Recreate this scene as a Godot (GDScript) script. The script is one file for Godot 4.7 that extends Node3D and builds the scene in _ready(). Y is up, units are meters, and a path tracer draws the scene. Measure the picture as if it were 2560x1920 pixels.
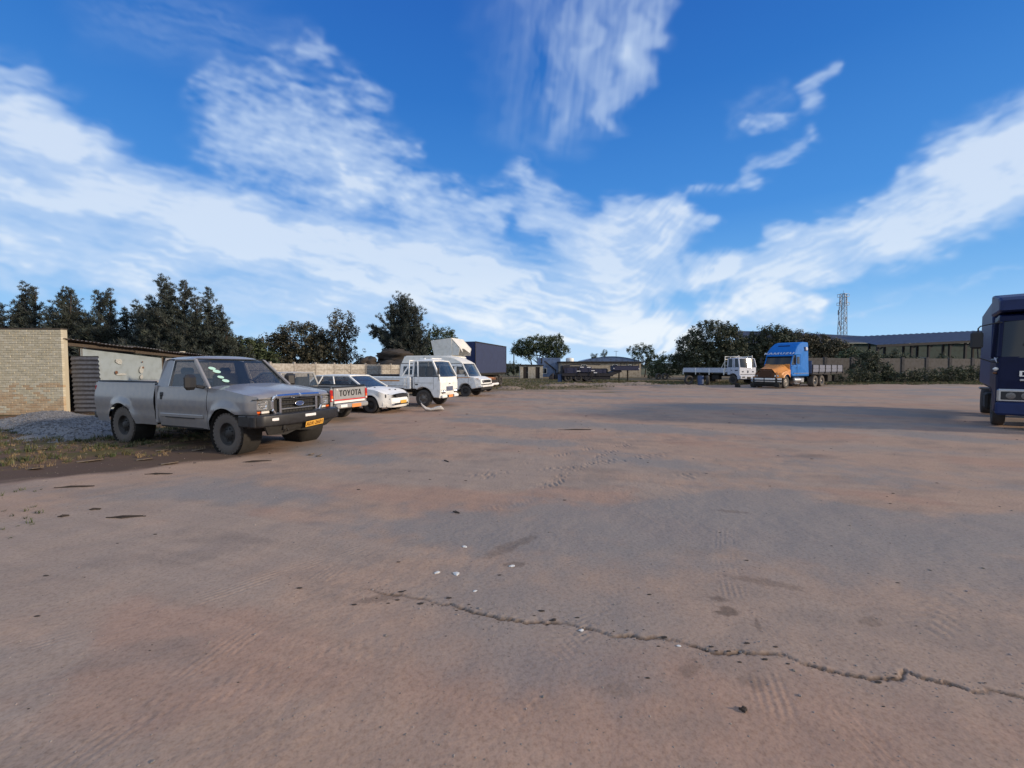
extends Node3D

# ---------------------------------------------------------------- mesh builder
class Mb:
	var v := PackedVector3Array()
	var n := PackedVector3Array()
	var c := PackedColorArray()
	var tint := Color(1, 1, 1)
	var xf := Transform3D()
	func tri(a: Vector3, b: Vector3, d: Vector3) -> void:
		a = xf * a
		b = xf * b
		d = xf * d
		var m := (d - a).cross(b - a).normalized()
		v.append(a); v.append(b); v.append(d)
		n.append(m); n.append(m); n.append(m)
		c.append(tint); c.append(tint); c.append(tint)
	func quad(a: Vector3, b: Vector3, d: Vector3, e: Vector3) -> void:
		tri(a, b, d)
		tri(a, d, e)
	func out_quad(a: Vector3, b: Vector3, d: Vector3, e: Vector3, ctr: Vector3) -> void:
		if (d - a).cross(b - a).dot((a + d) * 0.5 - ctr) >= 0.0:
			quad(a, b, d, e)
		else:
			quad(a, e, d, b)
	func out_tri(a: Vector3, b: Vector3, d: Vector3, ctr: Vector3) -> void:
		if (d - a).cross(b - a).dot((a + b + d) / 3.0 - ctr) >= 0.0:
			tri(a, b, d)
		else:
			tri(a, d, b)
	# a box with chamfered edges
	func box(ctr: Vector3, size: Vector3, bevel := 0.0, turn := Basis()) -> void:
		var h := size * 0.5
		var b := minf(bevel, minf(h.x, minf(h.y, h.z)) * 0.9)
		var k := h - Vector3(b, b, b)
		var ax: Array[Vector3] = [turn.x, turn.y, turn.z]
		var hh := [h.x, h.y, h.z]
		var kk := [k.x, k.y, k.z]
		for a in 3:
			var p := (a + 1) % 3
			var q := (a + 2) % 3
			for s in [-1.0, 1.0]:
				var o: Vector3 = ctr + ax[a] * (hh[a] * s)
				var u: Vector3 = ax[p] * kk[p]
				var w: Vector3 = ax[q] * kk[q]
				out_quad(o - u - w, o + u - w, o + u + w, o - u + w, ctr)
		if b <= 0.0:
			return
		for a in 3:
			var p := (a + 1) % 3
			var q := (a + 2) % 3
			for s in [-1.0, 1.0]:
				for t in [-1.0, 1.0]:
					var l: Vector3 = ax[a] * kk[a]
					var e: Vector3 = ctr + ax[p] * (hh[p] * s) + ax[q] * (kk[q] * t)
					var f: Vector3 = ctr + ax[p] * (kk[p] * s) + ax[q] * (hh[q] * t)
					out_quad(e - l, e + l, f + l, f - l, ctr)
		for s in [-1.0, 1.0]:
			for t in [-1.0, 1.0]:
				for r in [-1.0, 1.0]:
					out_tri(ctr + ax[0] * h.x * s + ax[1] * k.y * t + ax[2] * k.z * r, ctr + ax[0] * k.x * s + ax[1] * h.y * t + ax[2] * k.z * r, ctr + ax[0] * k.x * s + ax[1] * k.y * t + ax[2] * h.z * r, ctr)
	# a beam of square section between two points
	func beam(a: Vector3, b: Vector3, wide: float, high: float, bevel := 0.0, up := Vector3.UP) -> void:
		var z := (b - a).normalized()
		var x := up.cross(z)
		if x.length() < 0.01:
			x = Vector3.RIGHT.cross(z)
		x = x.normalized()
		var y := z.cross(x)
		box((a + b) * 0.5, Vector3(wide, high, (b - a).length()), bevel, Basis(x, y, z))
	# rows of points, smooth
	func grid(rows: Array, closed := false, flat := false) -> void:
		var nr := rows.size()
		var nc: int = rows[0].size()
		if flat:
			for i in nr - 1:
				for j in (nc if closed else nc - 1):
					var j2 := (j + 1) % nc
					quad(rows[i][j], rows[i][j2], rows[i + 1][j2], rows[i + 1][j])
			return
		var nm := []
		for i in nr:
			var r := PackedVector3Array()
			r.resize(nc)
			nm.append(r)
		for i in nr - 1:
			for j in (nc if closed else nc - 1):
				var j2 := (j + 1) % nc
				var a: Vector3 = rows[i][j]
				var b: Vector3 = rows[i][j2]
				var d: Vector3 = rows[i + 1][j2]
				var e: Vector3 = rows[i + 1][j]
				var m := (e - b).cross(d - a) * -1.0
				m = (d - a).cross(b - e)
				nm[i][j] += m
				nm[i][j2] += m
				nm[i + 1][j2] += m
				nm[i + 1][j] += m
		for i in nr - 1:
			for j in (nc if closed else nc - 1):
				var j2 := (j + 1) % nc
				for q in [[i, j], [i, j2], [i + 1, j2], [i, j], [i + 1, j2], [i + 1, j]]:
					v.append(xf * rows[q[0]][q[1]])
					n.append((xf.basis * nm[q[0]][q[1]]).normalized())
					c.append(tint)
	func tube(path: Array, radii, sides := 8, caps := true) -> void:
		var rows := []
		var last := Vector3.UP
		for i in path.size():
			var d: Vector3 = (path[mini(i + 1, path.size() - 1)] - path[maxi(i - 1, 0)]).normalized()
			var x := last.cross(d)
			if x.length() < 0.05:
				x = Vector3.RIGHT.cross(d)
				if x.length() < 0.05:
					x = Vector3.BACK.cross(d)
			x = x.normalized()
			var y := d.cross(x)
			var r: float = radii[i] if radii is Array else radii
			var ring := PackedVector3Array()
			for k in sides:
				var t := TAU * k / sides
				ring.append(path[i] + x * cos(t) * r + y * sin(t) * r)
			rows.append(ring)
		grid(rows, true)
		if caps:
			for e in [0, path.size() - 1]:
				for k in sides:
					out_tri(path[e], rows[e][k], rows[e][(k + 1) % sides], path[path.size() - 1 - e])
	# a profile of (radius, along) points turned about an axis
	func lathe(ctr: Vector3, axis: Vector3, prof: Array, sides := 24, flat := false) -> void:
		var x := axis.cross(Vector3.UP)
		if x.length() < 0.05:
			x = axis.cross(Vector3.RIGHT)
		x = x.normalized()
		var y := axis.cross(x).normalized()
		var rows := []
		for q in prof:
			var ring := PackedVector3Array()
			for k in sides:
				var t := TAU * k / sides
				ring.append(ctr + axis * q[1] + (x * cos(t) + y * sin(t)) * q[0])
			rows.append(ring)
		grid(rows, true, flat)
	# a flat polygon (fan from its middle), thickened along dir
	func slab(pts: Array, dir: Vector3) -> void:
		var p2 := PackedVector2Array()
		var nn := dir.normalized()
		var ux: Vector3 = (pts[1] - pts[0]).normalized()
		var uy := nn.cross(ux)
		for p in pts:
			p2.append(Vector2(p.dot(ux), p.dot(uy)))
		var ids := Geometry2D.triangulate_polygon(p2)
		for i in range(0, ids.size(), 3):
			var a: Vector3 = pts[ids[i]]
			var b: Vector3 = pts[ids[i + 1]]
			var d: Vector3 = pts[ids[i + 2]]
			out_tri(a, b, d, a - dir * -1.0)
			out_tri(a + dir, b + dir, d + dir, a)
		var mid := Vector3.ZERO
		for p in pts:
			mid += p
		mid = mid / pts.size() + dir * 0.5
		for i in pts.size():
			var j := (i + 1) % pts.size()
			out_quad(pts[i], pts[j], pts[j] + dir, pts[i] + dir, mid)
	# one side skin of a vehicle: columns along x, from low to high, at half width w(x, y), on side s
	func skin(xs: Array, low: Callable, high: Callable, w: Callable, s: float, rows := 8) -> void:
		var g := []
		for x in xs:
			var r := PackedVector3Array()
			var a: float = low.call(x)
			var b: float = maxf(high.call(x), a + 0.001)
			for k in rows + 1:
				var y := lerpf(a, b, float(k) / rows)
				r.append(Vector3(x, y, s * float(w.call(x, y))))
			g.append(r)
		grid(g)
	func mesh(colored := false) -> ArrayMesh:
		var arr := []
		arr.resize(Mesh.ARRAY_MAX)
		arr[Mesh.ARRAY_VERTEX] = v
		arr[Mesh.ARRAY_NORMAL] = n
		if colored:
			arr[Mesh.ARRAY_COLOR] = c
		var m := ArrayMesh.new()
		m.add_surface_from_arrays(Mesh.PRIMITIVE_TRIANGLES, arr)
		return m

# ---------------------------------------------------------------- helpers
var taken := {}
var rng := RandomNumberGenerator.new()
var M := {}
var T := {}

func numbered(called: String) -> String:
	var k: int = taken.get(called, 0)
	taken[called] = k + 1
	return called if k == 0 else "%s_%03d" % [called, k]

func tag(o: Node3D, label: String, category: String, group := "") -> Node3D:
	o.set_meta("label", label)
	o.set_meta("category", category)
	if group != "":
		o.set_meta("group", group)
	return o

func thing(called: String, label: String, category: String, at := Vector3.ZERO, turn := 0.0, group := "") -> Node3D:
	var o := Node3D.new()
	o.name = numbered(called)
	add_child(o)
	o.position = at
	o.rotation.y = turn
	return tag(o, label, category, group)

func part(called: String, mb: Mb, m: Material, parent: Node3D, colored := false) -> MeshInstance3D:
	var o := MeshInstance3D.new()
	o.name = called if parent != self else numbered(called)
	o.mesh = mb.mesh(colored)
	o.material_override = m
	parent.add_child(o, true)
	return o

func piece(called: String, m: Mesh, mt: Material, parent: Node3D, x: Transform3D) -> MeshInstance3D:
	var o := MeshInstance3D.new()
	o.name = called
	o.mesh = m
	o.material_override = mt
	o.transform = x
	parent.add_child(o, true)
	return o

func solo(called: String, mb: Mb, m: Material, label: String, category: String, group := "", colored := false) -> MeshInstance3D:
	var o := part(called, mb, m, self, colored)
	tag(o, label, category, group)
	return o

func structure(called: String, mb: Mb, m: Material, colored := false) -> MeshInstance3D:
	var o := part(called, mb, m, self, colored)
	o.set_meta("kind", "structure")
	return o

func copies(called: String, m: Mesh, mt: Material, parent: Node3D, xs: Array, cols: Array = []) -> MultiMeshInstance3D:
	var mm := MultiMesh.new()
	mm.transform_format = MultiMesh.TRANSFORM_3D
	mm.use_colors = cols.size() > 0
	mm.mesh = m
	mm.instance_count = xs.size()
	for i in xs.size():
		mm.set_instance_transform(i, xs[i])
		if cols.size() > 0:
			mm.set_instance_color(i, cols[i])
	var o := MultiMeshInstance3D.new()
	o.name = called if parent != self else numbered(called)
	o.multimesh = mm
	o.material_override = mt
	parent.add_child(o, true)
	return o

func text(called: String, words: String, high: float, mt: Material, parent: Node3D, x: Transform3D, bold := true, deep := 0.01, stretch := 1.0) -> MeshInstance3D:
	var f := SystemFont.new()
	f.font_names = PackedStringArray(["Droid Sans"])
	f.font_weight = 700 if bold else 400
	var t := TextMesh.new()
	t.text = words
	t.font = f
	t.font_size = 64
	t.pixel_size = high / 46.0
	t.depth = deep
	t.curve_step = 4.0
	return piece(called, t, mt, parent, x * Transform3D(Basis.from_scale(Vector3(stretch, 1, 1)), Vector3.ZERO))

# linear colour in, material out
func mat(called: String, lin: Color, rough := 0.6, metal := 0.0, tex := "", scale := 1.0, bump := "", bump_cm := 0.0) -> StandardMaterial3D:
	var m := StandardMaterial3D.new()
	m.resource_name = called
	m.albedo_color = lin.linear_to_srgb()
	m.roughness = rough
	m.metallic = metal
	if tex != "":
		m.albedo_texture = T[tex]
	if bump != "":
		m.heightmap_enabled = true
		m.heightmap_texture = T[bump]
		m.heightmap_scale = bump_cm
	if tex != "" or bump != "":
		m.uv1_triplanar = true
		m.uv1_scale = Vector3.ONE * scale
	M[called] = m
	return m

func noise_tex(called: String, size: int, freq: float, oct: int, stops: Array, kind := FastNoiseLite.TYPE_SIMPLEX_SMOOTH, sd := 1, normal := false) -> void:
	var f := FastNoiseLite.new()
	f.noise_type = kind
	f.frequency = freq
	f.fractal_octaves = oct
	f.seed = sd
	var t := NoiseTexture2D.new()
	t.width = size
	t.height = size
	t.seamless = true
	t.noise = f
	if stops.size() > 0:
		var g := Gradient.new()
		var off := PackedFloat32Array()
		var cs := PackedColorArray()
		for s in stops:
			off.append(s[0])
			cs.append((s[1] as Color).linear_to_srgb())
		g.offsets = off
		g.colors = cs
		t.color_ramp = g
	T[called] = t

func grey(a: float) -> Color:
	return Color(a, a, a)

func P(x: float, y: float, depth: float) -> Vector3:
	return Vector3(x, y, -depth)

func frange(a: float, b: float, k: int) -> Array:
	var r := []
	for i in k + 1:
		r.append(lerpf(a, b, float(i) / k))
	return r

# ---------------------------------------------------------------- camera, sky, sun
# Clouds as soft strokes: azimuth-plane points (x, y) over a distance of one, radius, strength; laid on a chart of the sky ahead.
const CLOUDS := [
	# x0, y0, x1, y1, r0, r1, strength, streak
	[-1.40, 0.74, -1.10, 0.58, 0.075, 0.07, 0.62, 1.0], [-1.22, 0.62, -0.98, 0.50, 0.05, 0.05, 0.80, 1.0], [-1.10, 0.55, -0.66, 0.335, 0.05, 0.045, 0.66, 1.0], [-0.80, 0.40, -0.28, 0.235, 0.05, 0.06, 0.62, 1.0],
	[-1.50, 0.55, -1.10, 0.44, 0.10, 0.08, 0.85, 1.0], [-1.20, 0.45, -0.60, 0.31, 0.075, 0.06, 0.92, 1.0], [-0.70, 0.325, -0.10, 0.215, 0.07, 0.075, 0.85, 1.0], [-0.20, 0.24, 0.28, 0.12, 0.08, 0.06, 0.85, 1.0],
	[-1.50, 0.36, -0.80, 0.255, 0.075, 0.06, 0.72, 1.0], [-0.95, 0.27, -0.20, 0.175, 0.05, 0.06, 0.70, 1.0], [-1.4, 0.235, -0.4, 0.155, 0.035, 0.035, 0.50, 1.0], [-0.9, 0.14, 0.1, 0.10, 0.05, 0.05, 0.60, 1.0], [-0.1, 0.15, 0.4, 0.07, 0.06, 0.05, 0.75, 1.0], [0.0, 0.10, 0.42, 0.05, 0.05, 0.05, 0.7, 1.0],
	[-0.68, 0.58, -0.45, 0.545, 0.07, 0.085, 0.46, 0.0], [-0.50, 0.55, -0.36, 0.50, 0.085, 0.075, 0.46, 0.0], [-0.62, 0.49, -0.40, 0.44, 0.08, 0.08, 0.48, 0.0], [-0.38, 0.44, -0.18, 0.385, 0.065, 0.055, 0.50, 0.0], [-0.22, 0.39, -0.06, 0.35, 0.05, 0.045, 0.62, 0.0],
	[-0.545, 0.70, -0.50, 0.67, 0.03, 0.035, 0.30, 0.0], [-0.46, 0.73, -0.43, 0.74, 0.028, 0.025, 0.40, 0.0], [-0.40, 0.675, -0.34, 0.62, 0.03, 0.03, 0.38, 0.0], [-0.28, 0.51, -0.21, 0.51, 0.018, 0.015, 0.45, 0.0], [-0.70, 0.68, -0.60, 0.66, 0.03, 0.03, 0.22, 0.0], [-0.9, 0.85, -0.5, 0.72, 0.10, 0.06, 0.13, 1.0],
	[-0.02, 1.1, 0.02, 0.56, 0.09, 0.06, 0.10, 2.0], [0.10, 1.1, 0.13, 0.55, 0.09, 0.05, 0.20, 2.0], [0.28, 1.15, 0.28, 0.72, 0.085, 0.05, 0.46, 2.0], [0.20, 1.0, 0.21, 0.62, 0.06, 0.045, 0.26, 2.0], [0.29, 0.72, 0.22, 0.58, 0.04, 0.03, 0.40, 2.0],
	[0.02, 0.42, 0.20, 0.25, 0.05, 0.045, 0.58, 0.5], [0.08, 0.36, 0.27, 0.20, 0.05, 0.05, 0.66, 0.5], [0.22, 0.345, 0.38, 0.375, 0.035, 0.03, 0.80, 0.5], [0.26, 0.31, 0.38, 0.30, 0.06, 0.05, 0.92, 0.5], [0.36, 0.36, 0.455, 0.35, 0.035, 0.018, 0.85, 0.5], [0.33, 0.27, 0.36, 0.24, 0.045, 0.03, 0.85, 0.5],
	[0.30, 0.20, 0.52, 0.225, 0.03, 0.03, 0.70, 0.5], [0.45, 0.225, 0.75, 0.27, 0.03, 0.05, 0.85, 1.0], [0.68, 0.26, 0.95, 0.345, 0.05, 0.055, 1.0, 1.0], [0.62, 0.31, 0.84, 0.34, 0.014, 0.014, 0.6, 1.0], [0.58, 0.225, 0.82, 0.215, 0.025, 0.02, 0.70, 0.5], [0.88, 0.30, 1.10, 0.42, 0.06, 0.075, 1.0, 1.0],
	[1.05, 0.44, 1.40, 0.585, 0.09, 0.10, 1.0, 1.0], [0.95, 0.37, 1.20, 0.46, 0.06, 0.09, 0.9, 1.0], [0.86, 0.38, 1.02, 0.41, 0.016, 0.02, 0.6, 1.0], [0.93, 0.45, 1.12, 0.49, 0.02, 0.03, 0.6, 1.0], [1.30, 0.52, 1.8, 0.70, 0.11, 0.13, 0.95, 1.0],
	[0.47, 0.135, 0.62, 0.165, 0.025, 0.035, 0.80, 0.5], [0.58, 0.155, 0.71, 0.15, 0.045, 0.028, 0.90, 0.5], [0.50, 0.115, 0.66, 0.105, 0.03, 0.03, 0.7, 0.5],
	[0.55, 0.44, 0.70, 0.545, 0.018, 0.012, 0.50, 1.0], [0.68, 0.62, 0.75, 0.69, 0.025, 0.014, 0.42, 1.0], [0.57, 0.565, 0.64, 0.575, 0.016, 0.016, 0.40, 0.0], [0.52, 0.58, 0.62, 0.64, 0.03, 0.02, 0.10, 0.5], [0.40, 0.415, 0.52, 0.43, 0.008, 0.010, 0.40, 1.0], [0.85, 0.16, 1.3, 0.25, 0.008, 0.006, 0.20, 1.0], [0.70, 0.10, 0.95, 0.16, 0.008, 0.006, 0.25, 1.0],
]

func sky_color(el: float) -> Vector3:
	var stops := [[0.0, Vector3(0.53, 0.73, 0.93)], [0.06, Vector3(0.33, 0.60, 0.90)], [0.15, Vector3(0.17, 0.43, 0.80)], [0.32, Vector3(0.065, 0.26, 0.67)], [0.55, Vector3(0.030, 0.165, 0.53)], [0.8, Vector3(0.017, 0.10, 0.42)], [1.6, Vector3(0.012, 0.075, 0.34)]]
	for i in stops.size() - 1:
		if el <= stops[i + 1][0]:
			var t: float = (el - stops[i][0]) / (stops[i + 1][0] - stops[i][0])
			return (stops[i][1] as Vector3).lerp(stops[i + 1][1], t)
	return stops[-1][1]

func make_sky() -> PanoramaSkyMaterial:
	# 1: a coarse chart of the sky ahead, x -2..2, y 0..1.4, two channels: density and how streaky
	var gw := 400
	var gh := 140
	var dens := PackedFloat32Array()
	dens.resize(gw * gh)
	var strk := PackedFloat32Array()
	strk.resize(gw * gh)
	for s in CLOUDS:
		var a := Vector2(s[0], s[1])
		var b := Vector2(s[2], s[3])
		var ab := b - a
		var l2 := ab.length_squared()
		var rm: float = maxf(s[4], s[5]) * 2.0
		var x0 := clampi(int((minf(a.x, b.x) - rm + 2.0) * 100.0), 0, gw - 1)
		var x1 := clampi(int((maxf(a.x, b.x) + rm + 2.0) * 100.0), 0, gw - 1)
		var y0 := clampi(int((minf(a.y, b.y) - rm) * 100.0), 0, gh - 1)
		var y1 := clampi(int((maxf(a.y, b.y) + rm) * 100.0), 0, gh - 1)
		for j in range(y0, y1 + 1):
			for i in range(x0, x1 + 1):
				var q := Vector2(i * 0.01 - 2.0, j * 0.01)
				var t := clampf((q - a).dot(ab) / l2, 0.0, 1.0)
				var r := lerpf(s[4], s[5], t)
				var d := (q - a - ab * t).length() / r
				if d < 2.0:
					var f: float = s[6] * (1.0 - smoothstep(0.25, 1.75, d))
					var k := j * gw + i
					dens[k] = 1.0 - (1.0 - dens[k]) * (1.0 - f)
					strk[k] = lerpf(strk[k], s[7], clampf(f / (dens[k] + 0.001), 0.0, 1.0))
	# 2: the panorama
	var w := 2048
	var h := 1024
	var data := PackedByteArray()
	data.resize(w * h * 4)
	var big := FastNoiseLite.new()
	big.noise_type = FastNoiseLite.TYPE_SIMPLEX_SMOOTH
	big.frequency = 1.0
	big.fractal_octaves = 4
	big.seed = 11
	var warp := FastNoiseLite.new()
	warp.noise_type = FastNoiseLite.TYPE_SIMPLEX_SMOOTH
	warp.frequency = 1.0
	warp.fractal_octaves = 3
	warp.seed = 5
	var fine := FastNoiseLite.new()
	fine.noise_type = FastNoiseLite.TYPE_SIMPLEX_SMOOTH
	fine.frequency = 1.0
	fine.fractal_octaves = 3
	fine.fractal_gain = 0.6
	fine.seed = 23
	var f32 := PackedFloat32Array()
	f32.resize(w * h * 3)
	var half := h / 2
	var sa := PackedFloat32Array()
	var ca := PackedFloat32Array()
	for i in w:
		var az := (float(i) + 0.5) / w * TAU
		sa.append(sin(az))
		ca.append(cos(az))
	for j in half:
		var el := PI * 0.5 - (float(j) + 0.5) / h * PI
		var base := sky_color(el)
		var ce := cos(el)
		var se := sin(el)
		var low := 1.0 - smoothstep(0.0, 0.24, el)
		for i in w:
			var x := sa[i] * ce
			var z := ca[i] * ce
			var d := 0.0
			var st := 0.0
			# the layer overhead, for directions the chart does not reach
			var px := x / (se + 0.12)
			var pz := z / (se + 0.12)
			var front := smoothstep(0.30, 0.52, z)
			if front < 1.0:
				var u := px * 0.96 + pz * 0.27
				var t := pz * 0.96 - px * 0.27
				var cv := big.get_noise_2d(u * 0.55 + 7.0, t * 1.7) * 0.55 + warp.get_noise_2d(u * 0.2 - 3.0, t * 0.45) * 0.55
				d = smoothstep(-0.60, 0.35, cv + 0.14) * 0.97
				st = 1.0
			if front > 0.0 and z > 0.0:
				var gx := x / z
				var gy := se / z
				# torn edges
				var wx := warp.get_noise_2d(gx * 6.0, gy * 9.0) * 0.050
				var wy := warp.get_noise_2d(gx * 5.0 + 40.0, gy * 12.0) * 0.022 + fine.get_noise_2d(gx * 9.0, gy * 30.0 + 7.0) * 0.012
				var cx := (gx + wx + 2.0) * 100.0
				var cy := (gy + wy) * 100.0
				var f := 0.0
				var sk := 1.0
				if cx > 0.0 and cx < gw - 2 and cy >= 0.0 and cy < gh - 2:
					var i0 := int(cx)
					var j0 := int(cy)
					var fx := cx - i0
					var fy := cy - j0
					var k := j0 * gw + i0
					f = lerpf(lerpf(dens[k], dens[k + 1], fx), lerpf(dens[k + gw], dens[k + gw + 1], fx), fy)
					sk = lerpf(lerpf(strk[k], strk[k + 1], fx), lerpf(strk[k + gw], strk[k + gw + 1], fx), fy)
				if f > 0.004:
					# fibres: along the wind for streaky strokes, falling for the fan, cells for the puffs
					var lean := lerpf(0.25, -0.42, smoothstep(0.20, 0.55, gx))
					var al := gx - gy * lean
					var ac := gy + gx * lean
					var wav := wx * 1.6 + wy * 2.0
					var n1 := big.get_noise_2d(al * 1.3, (ac + wav * 0.5) * 11.0) * 0.55 + fine.get_noise_2d(al * 2.4 + 5.0, (ac + wav * 0.3) * 34.0) * 0.55 + fine.get_noise_2d(al * 5.0, ac * 75.0 + 20.0) * 0.30
					var n2 := fine.get_noise_2d(gx * 15.0 + 9.0 + wx * 4.0, gy * 24.0 + gx * 6.0) * 0.55 + fine.get_noise_2d((gx - gy) * 9.0, (gy + gx * 0.4) * 55.0) * 0.35 + n1 * 0.55
					var n3 := fine.get_noise_2d((gx - gy * 0.10) * 10.0 + wx * 8.0, gy * 2.2 + 30.0) * 0.7 + fine.get_noise_2d((gx - gy * 0.12) * 30.0, gy * 4.0 + 3.0) * 0.35
					var nn := lerpf(n2, n1, clampf(sk, 0.0, 1.0)) if sk <= 1.0 else lerpf(n1, n3, sk - 1.0)
					var n4 := big.get_noise_2d(gx * 2.6, gy * 4.5)
					f = f * (1.0 + n4 * 0.35)
					var soft := clampf(f + nn * 0.55 * smoothstep(0.0, 0.30, f) * (1.12 - 0.55 * f), 0.0, 1.0)
					var torn := smoothstep(0.02, 1.10, f + nn * 1.05 * smoothstep(0.0, 0.35, f) * (1.05 - 0.62 * f))
					f = lerpf(soft, torn, 0.30 if sk <= 1.0 else 0.12) * 0.87
				d = lerpf(d, f, front)
			# thin milky veil towards the horizon
			d = clampf(d + low * 0.30 * (0.6 + 0.4 * big.get_noise_2d(px * 0.25, pz * 0.9)), 0.0, 1.0)
			var cl := Vector3(0.555, 0.685, 0.875).lerp(Vector3(0.80, 0.86, 0.92), smoothstep(0.72, 1.0, d))
			var q := base.lerp(cl, d * 0.94)
			var o := (j * w + i) * 3
			f32[o] = q.x
			f32[o + 1] = q.y
			f32[o + 2] = q.z
	# below the horizon: what the sky would see of dry ground
	for k in range(half * w, h * w):
		f32[k * 3] = 0.20
		f32[k * 3 + 1] = 0.17
		f32[k * 3 + 2] = 0.155
	var im := Image.create_from_data(w, h, false, Image.FORMAT_RGBF, f32.to_byte_array())
	var m := PanoramaSkyMaterial.new()
	m.panorama = ImageTexture.create_from_image(im)
	return m

func set_view() -> void:
	var cam := Camera3D.new()
	cam.name = "camera"
	cam.fov = 84.87
	cam.near = 0.05
	cam.far = 3000.0
	cam.position = Vector3(0, 1.7, 0)
	cam.rotation_degrees = Vector3(-2.24, 0, 0)
	add_child(cam)
	cam.current = true
	var env := Environment.new()
	env.background_mode = Environment.BG_SKY
	env.sky = Sky.new()
	env.sky.sky_material = make_sky()
	env.background_energy_multiplier = 1.0
	env.tonemap_mode = Environment.TONE_MAPPER_LINEAR
	env.tonemap_exposure = 1.08
	env.sdfgi_enabled = true
	env.ssao_enabled = true
	env.ssil_enabled = true
	var we := WorldEnvironment.new()
	we.name = "air"
	we.environment = env
	add_child(we)
	var sun := DirectionalLight3D.new()
	sun.name = "sun"
	sun.light_energy = 1.2
	sun.light_color = Color(1.0, 0.91, 0.79)
	sun.light_angular_distance = 4.5
	sun.shadow_enabled = true
	add_child(sun)
	var s := Vector3(0.965 * cos(deg_to_rad(17.0)), sin(deg_to_rad(17.0)), 0.26 * cos(deg_to_rad(17.0)))
	sun.look_at_from_position(s * 100.0, Vector3.ZERO)

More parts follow.
